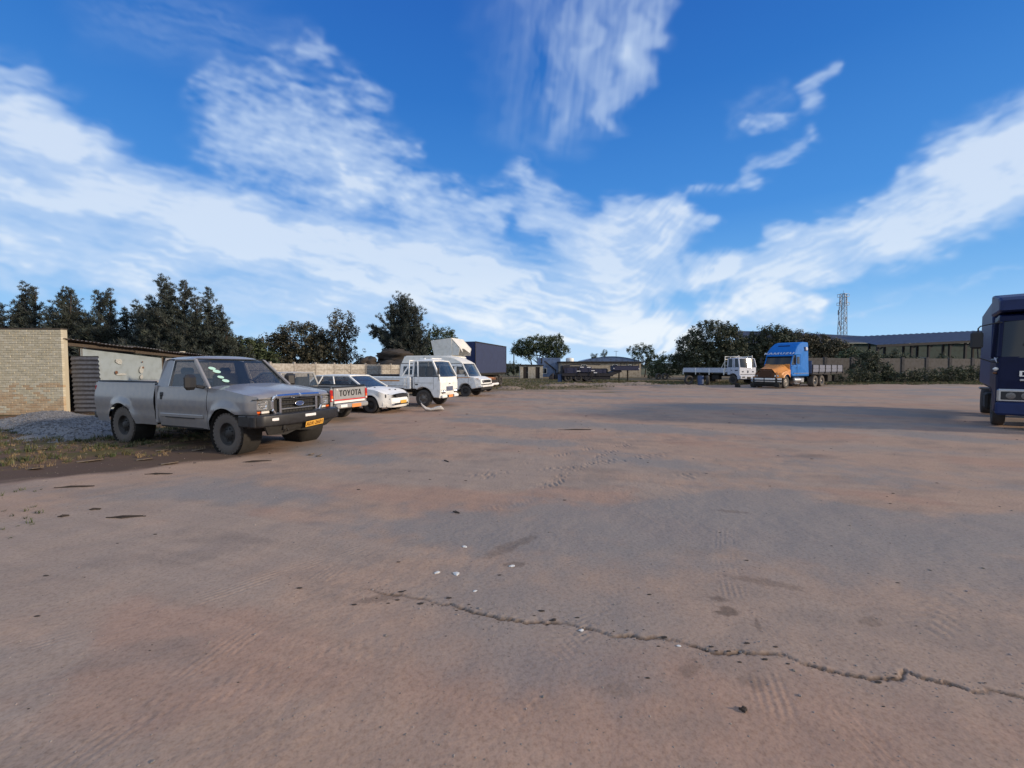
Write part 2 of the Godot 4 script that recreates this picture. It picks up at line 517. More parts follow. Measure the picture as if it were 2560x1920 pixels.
# ---------------------------------------------------------------- materials
func make_materials() -> void:
	noise_tex("grime", 512, 0.010, 5, [[0.25, Color(0.70, 0.67, 0.63)], [0.5, Color(0.92, 0.91, 0.90)], [0.75, Color(1, 1, 1)]], FastNoiseLite.TYPE_SIMPLEX_SMOOTH, 3)
	noise_tex("dusty", 512, 0.012, 5, [[0.2, Color(0.84, 0.84, 0.87)], [0.5, Color(0.93, 0.92, 0.91)], [0.8, Color(1.0, 0.97, 0.92)]], FastNoiseLite.TYPE_SIMPLEX_SMOOTH, 8)
	noise_tex("soft", 512, 0.008, 5, [[0.2, Color(0.86, 0.85, 0.82)], [0.5, Color(0.97, 0.965, 0.96)], [0.8, Color(1, 1, 1)]], FastNoiseLite.TYPE_SIMPLEX_SMOOTH, 6)
	noise_tex("speck", 512, 0.09, 3, [[0.2, Color(0.72, 0.70, 0.68)], [0.5, Color(0.95, 0.94, 0.93)], [0.8, Color(1, 1, 1)]], FastNoiseLite.TYPE_SIMPLEX_SMOOTH, 4)
	noise_tex("rusty", 512, 0.014, 5, [[0.30, Color(0.42, 0.22, 0.11)], [0.42, Color(0.75, 0.62, 0.52)], [0.5, Color(0.97, 0.96, 0.95)], [0.8, Color(1, 1, 1)]], FastNoiseLite.TYPE_SIMPLEX_SMOOTH, 9)
	noise_tex("grain_soft", 1024, 0.045, 5, [[0.15, Color(0.80, 0.78, 0.76)], [0.45, Color(0.95, 0.945, 0.94)], [0.8, Color(1, 1, 1)]], FastNoiseLite.TYPE_SIMPLEX_SMOOTH, 15)
	noise_tex("speck_soft", 512, 0.07, 3, [[0.2, Color(0.86, 0.85, 0.84)], [0.5, Color(0.97, 0.965, 0.96)], [0.8, Color(1, 1, 1)]], FastNoiseLite.TYPE_SIMPLEX_SMOOTH, 4)
	noise_tex("bumps", 512, 0.05, 4, [], FastNoiseLite.TYPE_SIMPLEX_SMOOTH, 12)
	noise_tex("grit", 1024, 0.03, 5, [], FastNoiseLite.TYPE_SIMPLEX_SMOOTH, 16)
	noise_tex("stones", 1024, 0.03, 3, [], FastNoiseLite.TYPE_CELLULAR, 17)
	noise_tex("leafy", 256, 0.03, 3, [[0.2, Color(0.65, 0.65, 0.65)], [0.8, Color(1, 1, 1)]], FastNoiseLite.TYPE_SIMPLEX_SMOOTH, 18)
	mat("timber", Color(0.085, 0.065, 0.05), 0.9, 0.0, "grime", 2.0)
	# vehicles
	mat("grey_paint", Color(0.235, 0.23, 0.235), 0.46, 0.0, "dusty", 0.9)
	M.grey_paint.clearcoat_enabled = true
	M.grey_paint.clearcoat = 0.8
	M.grey_paint.clearcoat_roughness = 0.16
	mat("white_paint", Color(0.82, 0.82, 0.80), 0.42, 0.0, "soft", 0.8)
	mat("cream_paint", Color(0.72, 0.70, 0.64), 0.5, 0.0, "soft", 0.7)
	mat("silver_paint", Color(0.36, 0.36, 0.36), 0.45, 0.25, "soft", 0.9)
	mat("pale_blue_paint", Color(0.50, 0.54, 0.64), 0.5, 0.0, "soft", 0.8)
	mat("black_plastic", Color(0.018, 0.018, 0.020), 0.55, 0.0, "speck", 2.0)
	mat("black_paint", Color(0.020, 0.020, 0.023), 0.42, 0.0, "grime", 1.5)
	mat("underside", Color(0.022, 0.020, 0.018), 0.9, 0.0, "grime", 2.0)
	mat("tyre", Color(0.060, 0.054, 0.050), 0.9, 0.0, "dusty", 3.0, "bumps", 0.3)
	mat("dusty_tyre", Color(0.115, 0.100, 0.088), 0.95, 0.0, "dusty", 2.5, "bumps", 0.3)
	mat("dark_rim", Color(0.035, 0.033, 0.032), 0.6, 0.3, "grime", 4.0)
	mat("steel_rim", Color(0.20, 0.19, 0.18), 0.5, 0.5, "grime", 4.0)
	mat("chrome", Color(0.80, 0.80, 0.80), 0.16, 1.0)
	mat("dull_chrome", Color(0.55, 0.55, 0.55), 0.32, 1.0, "speck", 3.0)
	mat("amber", Color(0.75, 0.13, 0.015), 0.25)
	mat("red_lens", Color(0.42, 0.018, 0.015), 0.22)
	mat("white_lens", Color(0.70, 0.68, 0.64), 0.22)
	mat("lamp_bowl", Color(0.75, 0.75, 0.76), 0.18, 0.9)
	mat("reflector", Color(0.74, 0.72, 0.72), 0.45)
	mat("plate_yellow", Color(0.72, 0.38, 0.06), 0.5)
	mat("plate_orange", Color(0.72, 0.27, 0.08), 0.5)
	mat("ink", Color(0.012, 0.012, 0.013), 0.5)
	mat("ink_brown", Color(0.14, 0.05, 0.01), 0.5)
	mat("stripe_red", Color(0.55, 0.02, 0.02), 0.45)
	mat("stripe_orange", Color(0.60, 0.22, 0.02), 0.5)
	mat("emblem_blue", Color(0.02, 0.05, 0.17), 0.3)
	mat("sticker", Color(0.40, 0.62, 0.52), 0.5)
	mat("seat_cloth", Color(0.06, 0.058, 0.056), 0.9, 0.0, "grime", 2.0)
	mat("rubber", Color(0.012, 0.012, 0.012), 0.7)
	mat("rust", Color(0.16, 0.075, 0.04), 0.85, 0.0, "grime", 2.0)
	var gl := mat("glass", Color(0.020, 0.030, 0.042), 0.04)
	gl.transparency = BaseMaterial3D.TRANSPARENCY_ALPHA
	gl.albedo_color.a = 0.62
	gl = mat("clear_glass", Color(0.05, 0.07, 0.08), 0.03)
	gl.transparency = BaseMaterial3D.TRANSPARENCY_ALPHA
	gl.albedo_color.a = 0.25
	gl = mat("lamp_glass", Color(0.6, 0.62, 0.63), 0.05)
	gl.transparency = BaseMaterial3D.TRANSPARENCY_ALPHA
	gl.albedo_color.a = 0.15
	mat("dark_glass", Color(0.012, 0.016, 0.022), 0.05)
	mat("truck_blue", Color(0.012, 0.15, 0.50), 0.6, 0.0, "soft", 0.5)
	mat("truck_orange", Color(0.66, 0.26, 0.05), 0.5, 0.0, "grime", 0.7)
	mat("navy", Color(0.006, 0.010, 0.042), 0.42, 0.0, "soft", 0.6)
	mat("navy_light", Color(0.024, 0.038, 0.110), 0.45, 0.0, "soft", 0.6)
	M.truck_blue.metallic_specular = 0.25
	M.navy.metallic_specular = 0.28
	M.navy_light.metallic_specular = 0.3
	mat("tarp_blue", Color(0.024, 0.034, 0.086), 0.7, 0.0, "soft", 0.5, "bumps", 0.4)
	mat("wreck_blue", Color(0.024, 0.026, 0.066), 0.6, 0.0, "grime", 0.8)
	mat("wreck_dark", Color(0.020, 0.019, 0.026), 0.8, 0.0, "grime", 0.8)
	mat("bed_grey", Color(0.11, 0.13, 0.20), 0.6, 0.0, "grime", 0.8)

func wheel(par: Node3D, at: Vector3, side: float, r: float, wide: float, rim_r: float, rim_m: Material, tyre_m: Material, lugs := 0, dish := 0.05, holes := 6) -> Node3D:
	var o := Node3D.new()
	o.name = "wheel"
	par.add_child(o, true)
	o.position = at
	var hw := wide * 0.5
	var a := Vector3(0, 0, side)
	var t := Mb.new()
	t.lathe(Vector3.ZERO, a, [[rim_r, -hw * 0.8], [rim_r + (r - rim_r) * 0.45, -hw], [r * 0.955, -hw * 0.94], [r * 0.99, -hw * 0.72], [r, 0.0], [r * 0.99, hw * 0.72], [r * 0.955, hw * 0.94], [rim_r + (r - rim_r) * 0.45, hw], [rim_r, hw * 0.82]], 40)
	for k in lugs:
		var th := TAU * k / lugs
		for s in [-1.0, 1.0]:
			var th2: float = th + (0.5 * TAU / lugs if s > 0 else 0.0)
			var rad := Vector3(cos(th2), sin(th2), 0)
			var tan := Vector3(-sin(th2), cos(th2), 0)
			t.box(rad * (r * 0.988) + Vector3(0, 0, s * hw * 0.52), Vector3(r * TAU / lugs * 0.62, 0.028, hw * 0.86), 0.004, Basis(tan, rad, Vector3(0, 0, 1)))
	part("tyre", t, tyre_m, o)
	var g := Mb.new()
	g.lathe(Vector3.ZERO, a, [[rim_r * 1.01, hw * 0.84], [rim_r * 0.97, hw * 0.88], [rim_r * 0.90, hw * 0.70], [rim_r * 0.86, hw * 0.80 - dish], [rim_r * 0.62, hw * 0.86 - dish], [rim_r * 0.40, hw * 0.80 - dish * 0.4], [rim_r * 0.34, hw * 0.95 - dish * 0.4], [0.001, hw * 0.97 - dish * 0.4]], 28)
	g.lathe(Vector3.ZERO, a, [[rim_r * 1.0, -hw * 0.8], [0.001, -hw * 0.75]], 20)
	part("rim", g, rim_m, o)
	var b := Mb.new()
	for k in holes:
		var th := TAU * (k + 0.3) / holes
		b.lathe(Vector3(cos(th), sin(th), 0) * rim_r * 0.74 + a * (hw * 0.835 - dish + 0.006), a, [[rim_r * 0.11, 0.0], [0.001, 0.003]], 10)
		b.lathe(Vector3(cos(th + 0.3), sin(th + 0.3), 0) * rim_r * 0.46 + a * (hw * 0.82 - dish * 0.6), a, [[0.013, 0.0], [0.013, 0.018], [0.001, 0.02]], 6)
	part("hub_detail", b, M.rubber, o).set_meta("kind", "stuff")
	return o

func arch_low(x: float, sill: float, arches: Array) -> float:
	var y := sill
	for q in arches:
		var dx: float = x - q[0]
		if absf(dx) < q[2]:
			y = maxf(y, q[1] + sqrt(q[2] * q[2] - dx * dx))
	return y

func arch_cols(a: float, b: float, k: int, arches: Array) -> Array:
	var r := frange(a, b, k)
	for q in arches:
		for i in 25:
			var x: float = q[0] - q[2] * cos(PI * i / 24.0)
			if x > a and x < b:
				r.append(x)
	r.sort()
	var o := [r[0]]
	for x in r:
		if x - o[-1] > 0.004:
			o.append(x)
	return o

func rows_between(a: Callable, b: Callable, nu: int, nv: int) -> Array:
	# a surface ruled between two curves given by s in -1..1
	var g := []
	for j in nv + 1:
		var r := PackedVector3Array()
		for i in nu + 1:
			var s := lerpf(-1, 1, float(i) / nu)
			r.append((a.call(s) as Vector3).lerp(b.call(s), float(j) / nv))
		g.append(r)
	return g

func mirror_z(p: Array) -> Array:
	var r := []
	for q in p:
		r.append(Vector3(q.x, q.y, -q.z))
	return r

# ---------------------------------------------------------------- the dusty grey pickup
func grey_pickup(at: Vector3, turn: float) -> void:
	var o := thing("pickup_truck", "dusty grey single-cab pickup with chrome grille and black bumper", "pickup", at, turn)
	var fx := 1.74
	var arches := [[fx, 0.42, 0.49], [-fx, 0.42, 0.49]]
	var wfun := func(x: float, y: float) -> float:
		var w := 0.965
		w += 0.022 * smoothstep(0.80, 0.86, y) - 0.045 * smoothstep(1.0, 1.38, y)
		w -= 0.05 * (1.0 - smoothstep(0.44, 0.66, y))
		for q in arches:
			var d := Vector2(x - q[0], y - q[1]).length()
			w += 0.045 * (1.0 - smoothstep(0.49, 0.66, d))
		w -= 0.09 * smoothstep(2.28, 2.55, x)
		return w
	var he := func(x: float) -> float:
		return 1.295 - 0.155 * pow(clampf((x - 1.15) / 1.35, 0, 1), 1.6)
	var low := func(x: float) -> float:
		var y := arch_low(x, 0.46, arches)
		if x > fx + 0.30:
			y = maxf(y, 0.80)
		return y
	for s in [-1.0, 1.0]:
		var m := Mb.new()
		m.skin(arch_cols(1.215, 2.52, 20, arches), low, he, wfun, s, 12)
		# return lip of the arch
		part("fender", m, M.grey_paint, o)
		var d := Mb.new()
		d.skin(frange(-0.40, 1.20, 14), low, func(_x): return 1.29, wfun, s, 12)
		d.box(Vector3(0.38, 0.705, s * 0.972), Vector3(1.40, 0.075, 0.03), 0.012)
		var door := part("door", d, M.grey_paint, o)
		var dd := Mb.new()
		dd.box(Vector3(0.36, 0.665, s * 0.990), Vector3(0.95, 0.018, 0.012), 0.003)
		part("rub_strip", dd, M.rubber, door)
		dd = Mb.new()
		dd.box(Vector3(-0.26, 1.10, s * 0.972), Vector3(0.10, 0.165, 0.03), 0.012)
		dd.box(Vector3(-0.25, 1.12, s * 0.985), Vector3(0.075, 0.035, 0.03), 0.01)
		part("door_handle", dd, M.black_plastic, door)
		# pillars and the frame round the side glass
		var p := Mb.new()
		p.slab([Vector3(-0.495, 1.28, s * 0.935), Vector3(-0.07, 1.28, s * 0.935), Vector3(-0.13, 1.84, s * 0.775), Vector3(-0.36, 1.88, s * 0.76), Vector3(-0.43, 1.80, s * 0.78)], Vector3(0, 0, -s * 0.05))
		p.beam(Vector3(1.22, 1.275, s * 0.925), Vector3(0.55, 1.86, s * 0.765), 0.055, 0.085, 0.015)
		p.beam(Vector3(-0.10, 1.865, s * 0.772), Vector3(0.56, 1.865, s * 0.772), 0.05, 0.05, 0.015)
		p.box(Vector3(-0.45, 0.92, s * 0.945), Vector3(0.075, 0.80, 0.06), 0.01)
		part("pillar", p, M.grey_paint, o)
		p = Mb.new()
		p.beam(Vector3(-0.105, 1.86, s * 0.778), Vector3(-0.055, 1.30, s * 0.945), 0.012, 0.022, 0.004)
		p.beam(Vector3(-0.06, 1.295, s * 0.945), Vector3(1.16, 1.295, s * 0.94), 0.014, 0.02, 0.004)
		part("window_seal", p, M.dull_chrome, o)
		var gl := Mb.new()
		gl.quad(Vector3(-0.06, 1.29, s * 0.925), Vector3(1.17, 1.29, s * 0.92), Vector3(0.53, 1.85, s * 0.765), Vector3(-0.11, 1.85, s * 0.768))
		part("side_window", gl, M.glass, o)
		# the bed side
		var b := Mb.new()
		b.skin(arch_cols(-2.80, -0.53, 24, arches), low, func(_x): return 1.36, wfun, s, 12)
		b.grid([[Vector3(-2.80, 1.36, s * 0.917), Vector3(-0.53, 1.36, s * 0.917)], [Vector3(-2.80, 1.375, s * 0.905), Vector3(-0.53, 1.375, s * 0.905)], [Vector3(-2.80, 1.375, s * 0.84), Vector3(-0.53, 1.375, s * 0.84)], [Vector3(-2.80, 0.80, s * 0.83), Vector3(-0.53, 0.80, s * 0.83)]])
		b.quad(Vector3(-0.53, 0.5, s * 0.94), Vector3(-0.53, 1.36, s * 0.92), Vector3(-0.53, 1.36, s * 0.80), Vector3(-0.53, 0.5, s * 0.80))
		part("bed_side", b, M.grey_paint, o)
		b = Mb.new()
		b.tube([Vector3(-2.76, 1.385, s * 0.885), Vector3(-2.0, 1.392, s * 0.885), Vector3(-1.2, 1.385, s * 0.885), Vector3(-0.60, 1.385, s * 0.885)], 0.022, 8)
		part("bed_rail", b, M.black_plastic, o)
		# arch liners
		for cx in [fx, -fx]:
			var l := Mb.new()
			l.lathe(Vector3(cx, 0.42, s * 0.56), Vector3(0, 0, s), [[0.001, 0.0], [0.47, 0.0], [0.49, 0.40]], 32)
			part("wheel_arch", l, M.underside, o)
		# front wheels are turned a touch
		wheel(o, Vector3(fx, 0.40, s * 0.83), s, 0.40, 0.27, 0.225, M.dark_rim, M.dusty_tyre, 30, 0.06, 8)
		wheel(o, Vector3(-fx, 0.40, s * 0.83), s, 0.40, 0.27, 0.225, M.dark_rim, M.dusty_tyre, 30, 0.06, 8)
		# lamps
		var h := Node3D.new()
		h.name = "headlight"
		o.add_child(h, true)
		var hb := Mb.new()
		hb.box(Vector3(2.43, 0.97, s * 0.755), Vector3(0.10, 0.20, 0.29), 0.02)
		part("bowl", hb, M.lamp_bowl, h)
		hb = Mb.new()
		for k in 3:
			hb.box(Vector3(2.485, 0.93 + 0.045 * k, s * (0.73 + 0.02 * k)), Vector3(0.015, 0.014, 0.17), 0.004)
		hb.box(Vector3(2.47, 0.868, s * 0.755), Vector3(0.08, 0.012, 0.30), 0.003)
		hb.box(Vector3(2.47, 1.084, s * 0.765), Vector3(0.10, 0.014, 0.33), 0.003)
		part("bezel", hb, M.black_plastic, h)
		hb = Mb.new()
		hb.lathe(Vector3(2.475, 0.975, s * 0.74), Vector3(1, 0, 0), [[0.075, 0.02], [0.05, 0.0], [0.02, -0.01], [0.001, 0.0]], 18)
		part("reflector", hb, M.chrome, h)
		hb = Mb.new()
		hb.box(Vector3(2.465, 0.833, s * 0.70), Vector3(0.07, 0.05, 0.17), 0.01)
		part("side_light", hb, M.white_lens, h)
		hb = Mb.new()
		hb.box(Vector3(2.42, 0.838, s * 0.845), Vector3(0.15, 0.06, 0.10), 0.02)
		part("indicator", hb, M.amber, h)
		hb = Mb.new()
		hb.grid([[Vector3(2.535, 0.865, s * 0.615), Vector3(2.535, 1.085, s * 0.615)], [Vector3(2.53, 0.865, s * 0.75), Vector3(2.525, 1.085, s * 0.75)], [Vector3(2.47, 0.865, s * 0.885), Vector3(2.46, 1.08, s * 0.885)], [Vector3(2.28, 0.865, s * 0.955), Vector3(2.33, 1.06, s * 0.94)]])
		part("lens", hb, M.lamp_glass, h)
		# mirror
		var mi := Mb.new()
		mi.box(Vector3(0.98, 1.41, s * 1.14), Vector3(0.15, 0.31, 0.25), 0.06, Basis(Vector3.UP, s * 0.25))
		mi.beam(Vector3(1.00, 1.33, s * 1.05), Vector3(1.08, 1.30, s * 0.93), 0.07, 0.07, 0.02)
		part("mirror", mi, M.black_plastic, o)
		# tail lamp
		var tl := Mb.new()
		tl.box(Vector3(-2.79, 1.08, s * 0.90), Vector3(0.05, 0.42, 0.13), 0.015)
		part("tail_light", tl, M.red_lens, o)
		var bd := Mb.new()
		bd.box(Vector3(1.40, 1.07, s * 0.968), Vector3(0.16, 0.055, 0.012), 0.004)
		part("badge", bd, M.black_plastic, o)
	# bonnet
	var g := []
	for i in 15:
		var x := lerpf(1.16, 2.56, i / 14.0)
		var r := PackedVector3Array()
		for j in 17:
			var s := lerpf(-1, 1, j / 16.0)
			var w: float = wfun.call(minf(x, 2.5), 1.2) - 0.004
			var fr := smoothstep(2.38, 2.56, x)
			var y: float = he.call(x) + 0.055 * (1.0 - pow(absf(s), 2.6)) + 0.025 * smoothstep(0.62, 0.45, absf(s)) * smoothstep(1.15, 1.45, x)
			y -= 0.05 * fr * fr
			w *= 1.0 - 0.10 * smoothstep(2.46, 2.56, x) * smoothstep(0.5, 1.0, absf(s))
			r.append(Vector3(x - 0.05 * s * s * fr, y, s * w))
		g.append(r)
	var m := Mb.new()
	m.grid(g)
	part("bonnet", m, M.grey_paint, o)
	# nose panel between bonnet and grille
	m = Mb.new()
	m.box(Vector3(2.40, 0.98, 0), Vector3(0.20, 0.34, 1.24), 0.03)
	m.box(Vector3(2.36, 0.95, 0), Vector3(0.16, 0.30, 1.72), 0.03)
	part("nose_panel", m, M.black_paint, o)
	m = Mb.new()
	m.box(Vector3(2.40, 1.10, 0), Vector3(0.24, 0.045, 1.72), 0.015)
	part("nose_lip", m, M.grey_paint, o)
	# grille
	var gr := Node3D.new()
	gr.name = "grille"
	o.add_child(gr)
	m = Mb.new()
	var gx := func(z: float) -> float: return 2.575 - 0.06 * z * z
	var ring := []
	for q in [[-0.60, 0.90], [-0.60, 1.06], [-0.52, 1.135], [0.0, 1.145], [0.52, 1.135], [0.60, 1.06], [0.60, 0.88], [0.53, 0.775], [0.0, 0.755], [-0.53, 0.775], [-0.60, 0.88]]:
		ring.append(Vector3(gx.call(q[0]), q[1], q[0]))
	for i in ring.size() - 1:
		m.beam(ring[i], ring[i + 1], 0.055, 0.062, 0.016)
	for s in [-1.0, 1.0]:
		m.beam(Vector3(2.575, 0.79, s * 0.44), Vector3(2.575, 1.11, s * 0.44), 0.05, 0.05, 0.014)
	m.beam(Vector3(2.57, 1.118, -0.53), Vector3(2.60, 1.125, 0), 0.06, 0.075, 0.02)
	m.beam(Vector3(2.60, 1.125, 0), Vector3(2.57, 1.118, 0.53), 0.06, 0.075, 0.02)
	part("surround", m, M.chrome, gr)
	for y in [0.87, 0.965, 1.055]:
		m = Mb.new()
		m.beam(Vector3(2.555, y, -0.42), Vector3(2.57, y, 0), 0.03, 0.032, 0.008)
		m.beam(Vector3(2.57, y, 0), Vector3(2.555, y, 0.42), 0.03, 0.032, 0.008)
		part("slat", m, M.dull_chrome if y < 0.9 else M.black_paint, gr)
	m = Mb.new()
	for k in 12:
		m.box(Vector3(2.52, 0.95, -0.40 + k * 0.0727), Vector3(0.02, 0.36, 0.012))
	m.box(Vector3(2.512, 0.95, 0), Vector3(0.02, 0.37, 1.16))
	part("grille_mesh", m, M.rubber, gr)
	m = Mb.new()
	var ov := []
	for k in 24:
		ov.append(Vector3(2.585, 0.963 + 0.043 * sin(TAU * k / 24.0), 0.105 * cos(TAU * k / 24.0)))
	m.slab(ov, Vector3(0.012, 0, 0))
	var em := part("emblem", m, M.emblem_blue, gr)
	m = Mb.new()
	ov.append(ov[0])
	m.tube(ov.map(func(q): return q + Vector3(0.012, 0, 0)), 0.006, 6, false)
	part("emblem_rim", m, M.chrome, em)
	text("emblem_lettering", "Ford", 0.055, M.chrome, em, Transform3D(Basis(Vector3.UP, PI / 2), Vector3(2.60, 0.963, 0)), false, 0.004)
	# bumper with reflectors and number plate
	var bu := Node3D.new()
	bu.name = "bumper"
	o.add_child(bu)
	g = []
	for j in 21:
		var s := lerpf(-1, 1, j / 20.0)
		var z := s * 1.05
		var x := 2.74 - 0.10 * pow(absf(s), 3.0) - (0.16 if absf(s) > 0.97 else 0.0)
		g.append(PackedVector3Array([Vector3(x - 0.16, 0.80, z), Vector3(x - 0.02, 0.79, z), Vector3(x, 0.765, z), Vector3(x, 0.60, z), Vector3(x - 0.03, 0.56, z), Vector3(x - 0.16, 0.55, z)]))
	m = Mb.new()
	m.grid(g)
	for s in [-1.0, 1.0]:
		m.box(Vector3(2.40, 0.68, s * 1.01), Vector3(0.46, 0.22, 0.05), 0.02)
	part("bumper_bar", m, M.black_paint, bu)
	m = Mb.new()
	m.slab([Vector3(2.66, 0.57, -0.86), Vector3(2.69, 0.57, 0.86), Vector3(2.62, 0.40, 0.74), Vector3(2.62, 0.36, 0.35), Vector3(2.60, 0.42, 0.1), Vector3(2.62, 0.37, -0.3), Vector3(2.60, 0.43, -0.7)], Vector3(-0.05, 0, 0))
	m.box(Vector3(2.68, 0.52, 0.45), Vector3(0.05, 0.09, 0.06), 0.01)
	m.box(Vector3(2.68, 0.52, -0.52), Vector3(0.05, 0.09, 0.06), 0.01)
	m.tube([Vector3(2.70, 0.50, 0.40), Vector3(2.74, 0.46, 0.40), Vector3(2.70, 0.44, 0.40)], 0.015, 6)
	part("valance", m, M.underside, bu)
	for q in [[2.685, 0.70, 0.74, 0.29, 0.0], [2.742, 0.715, -0.14, 0.27, 0.0], [2.60, 0.72, -1.005, 0.15, 1.4]]:
		m = Mb.new()
		m.box(Vector3.ZERO, Vector3(0.012, 0.055, q[3]), 0.005, Basis(Vector3.UP, q[4] + (0.24 if q[2] > 0.5 else 0.0) * -1.0))
		var rf := part("reflector", m, M.reflector, bu)
		rf.position = Vector3(q[0] + (0.012 if q[2] > 0.5 else 0.004), q[1], q[2])
	m = Mb.new()
	m.box(Vector3.ZERO, Vector3(0.008, 0.12, 0.46), 0.002)
	var np := part("number_plate", m, M.plate_yellow, bu)
	np.transform = Transform3D(Basis.from_euler(Vector3(0.06, 0.0, -0.28)), Vector3(2.745, 0.535, -0.24))
	text("lettering", "ADX-2601", 0.078, M.ink_brown, np, Transform3D(Basis(Vector3.UP, PI / 2), Vector3(0.006, 0, 0)), true, 0.003, 0.88)
	# roof, windscreen, rear of the cab
	g = []
	for i in 13:
		var x := lerpf(-0.44, 0.58, i / 12.0)
		var r := PackedVector3Array()
		for j in 17:
			var s := lerpf(-1, 1, j / 16.0)
			var y := 1.958 - 0.055 * pow(absf(s), 5.0) - 0.022 * s * s
			y -= 0.075 * pow(smoothstep(0.30, 0.58, x), 2.0) + 0.05 * pow(1.0 - smoothstep(-0.44, -0.25, x), 2.0)
			r.append(Vector3(x - 0.03 * s * s * (1.0 if x > 0.3 else 0.0), y, s * (0.79 - 0.01 * smoothstep(0.2, 0.58, x))))
		g.append(r)
	m = Mb.new()
	m.grid(g)
	part("roof", m, M.grey_paint, o)
	var lo := func(s: float) -> Vector3: return Vector3(1.29 - 0.13 * s * s, 1.285, s * 0.90)
	var hi := func(s: float) -> Vector3: return Vector3(0.58 - 0.05 * s * s, 1.875, s * 0.745)
	m = Mb.new()
	m.grid(rows_between(lo, hi, 16, 6))
	var ws := part("windscreen", m, M.glass, o)
	m = Mb.new()
	for j in 16:
		var s0 := lerpf(-1, 1, j / 16.0)
		var s1 := lerpf(-1, 1, (j + 1) / 16.0)
		m.beam(lo.call(s0) + Vector3(0.012, 0.01, 0), lo.call(s1) + Vector3(0.012, 0.01, 0), 0.05, 0.03, 0.006)
		m.beam(hi.call(s0) + Vector3(0.008, 0.008, 0), hi.call(s1) + Vector3(0.008, 0.008, 0), 0.02, 0.02, 0.004)
	for s in [-1.0, 1.0]:
		m.beam(lo.call(s * 0.985) + Vector3(0.01, 0.01, 0), hi.call(s * 0.985) + Vector3(0.01, 0.01, 0), 0.022, 0.02, 0.004)
	for s in [-0.75, 0.0]:
		m.beam((lo.call(s) as Vector3) + Vector3(0.03, 0.03, 0), (lo.call(s + 0.6) as Vector3) + Vector3(-0.02, 0.07, 0), 0.012, 0.014)
	part("screen_seal", m, M.rubber, ws)
	for q in [[0.74, 0.66, 0.055], [0.67, 0.55, 0.06], [0.66, 0.35, 0.05], [0.60, 0.22, 0.055]]:
		var c: Vector3 = (lo.call(q[0]) as Vector3).lerp(hi.call(q[0]), q[1])
		var up: Vector3 = ((hi.call(q[0]) as Vector3) - lo.call(q[0])).normalized()
		var nn := Vector3(0.70, 0.70, 0.13 * q[0]).normalized()
		nn = (nn - up * nn.dot(up)).normalized()
		var sd := nn.cross(up)
		m = Mb.new()
		var pts := []
		for k in 12:
			var e := 1.0 if k % 6 < 3 else 0.85
			pts.append(c + nn * 0.012 + (sd * cos(TAU * k / 12.0) * 1.25 + up * sin(TAU * k / 12.0)) * q[2] * e)
		m.slab(pts, nn * 0.002)
		part("sticker", m, M.sticker, ws)
	m = Mb.new()
	m.box(Vector3(-0.455, 1.10, 0), Vector3(0.04, 0.50, 1.84), 0.01)
	m.beam(Vector3(-0.46, 1.33, 0.86), Vector3(-0.41, 1.90, 0.74), 0.05, 0.10, 0.01)
	m.beam(Vector3(-0.46, 1.33, -0.86), Vector3(-0.41, 1.90, -0.74), 0.05, 0.10, 0.01)
	m.box(Vector3(-0.42, 1.87, 0), Vector3(0.04, 0.07, 1.5), 0.01)
	part("cab_back", m, M.grey_paint, o)
	m = Mb.new()
	m.quad(Vector3(-0.455, 1.35, -0.84), Vector3(-0.455, 1.35, 0.84), Vector3(-0.42, 1.84, 0.74), Vector3(-0.42, 1.84, -0.74))
	part("rear_window", m, M.glass, o)
	# cabin
	m = Mb.new()
	m.box(Vector3(-0.05, 0.90, 0), Vector3(0.55, 0.25, 1.6), 0.06)
	m.box(Vector3(-0.30, 1.25, 0.42), Vector3(0.16, 0.62, 0.60), 0.06)
	m.box(Vector3(-0.30, 1.25, -0.42), Vector3(0.16, 0.62, 0.60), 0.06)
	m.box(Vector3(-0.32, 1.62, 0.42), Vector3(0.10, 0.16, 0.26), 0.04)
	m.box(Vector3(-0.32, 1.62, -0.42), Vector3(0.10, 0.16, 0.26), 0.04)
	part("seat", m, M.seat_cloth, o)
	m = Mb.new()
	m.box(Vector3(1.02, 1.17, 0), Vector3(0.36, 0.20, 1.76), 0.05)
	part("dashboard", m, M.black_plastic, o)
	m = Mb.new()
	var wheel_ring := []
	for k in 21:
		var t := TAU * k / 20.0
		wheel_ring.append(Vector3(0.55 - 0.10 * sin(t), 1.27 + 0.16 * sin(t), -0.42 + 0.19 * cos(t)))
	m.tube(wheel_ring, 0.014, 6, false)
	part("steering_wheel", m, M.black_plastic, o)
	# bed floor, front board, tailgate, chassis
	m = Mb.new()
	m.box(Vector3(-1.66, 0.79, 0), Vector3(2.24, 0.04, 1.66), 0.0)
	m.box(Vector3(-0.55, 1.08, 0), Vector3(0.04, 0.56, 1.66), 0.01)
	part("bed_floor", m, M.grey_paint, o)
	m = Mb.new()
	m.box(Vector3(-2.80, 1.08, 0), Vector3(0.06, 0.58, 1.66), 0.02)
	part("tailgate", m, M.grey_paint, o)
	m = Mb.new()
	m.box(Vector3(-2.90, 0.60, 0), Vector3(0.16, 0.18, 1.86), 0.03)
	part("rear_bumper", m, M.black_paint, o)
	m = Mb.new()
	for s in [-1.0, 1.0]:
		m.box(Vector3(-0.1, 0.56, s * 0.45), Vector3(5.2, 0.16, 0.09), 0.01)
		m.box(Vector3(0.3, 0.47, s * 0.86), Vector3(1.4, 0.06, 0.12), 0.01)
	m.tube([Vector3(fx, 0.40, -0.8), Vector3(fx, 0.40, 0.8)], 0.06, 8)
	m.tube([Vector3(-fx, 0.40, -0.8), Vector3(-fx, 0.40, 0.8)], 0.07, 8)
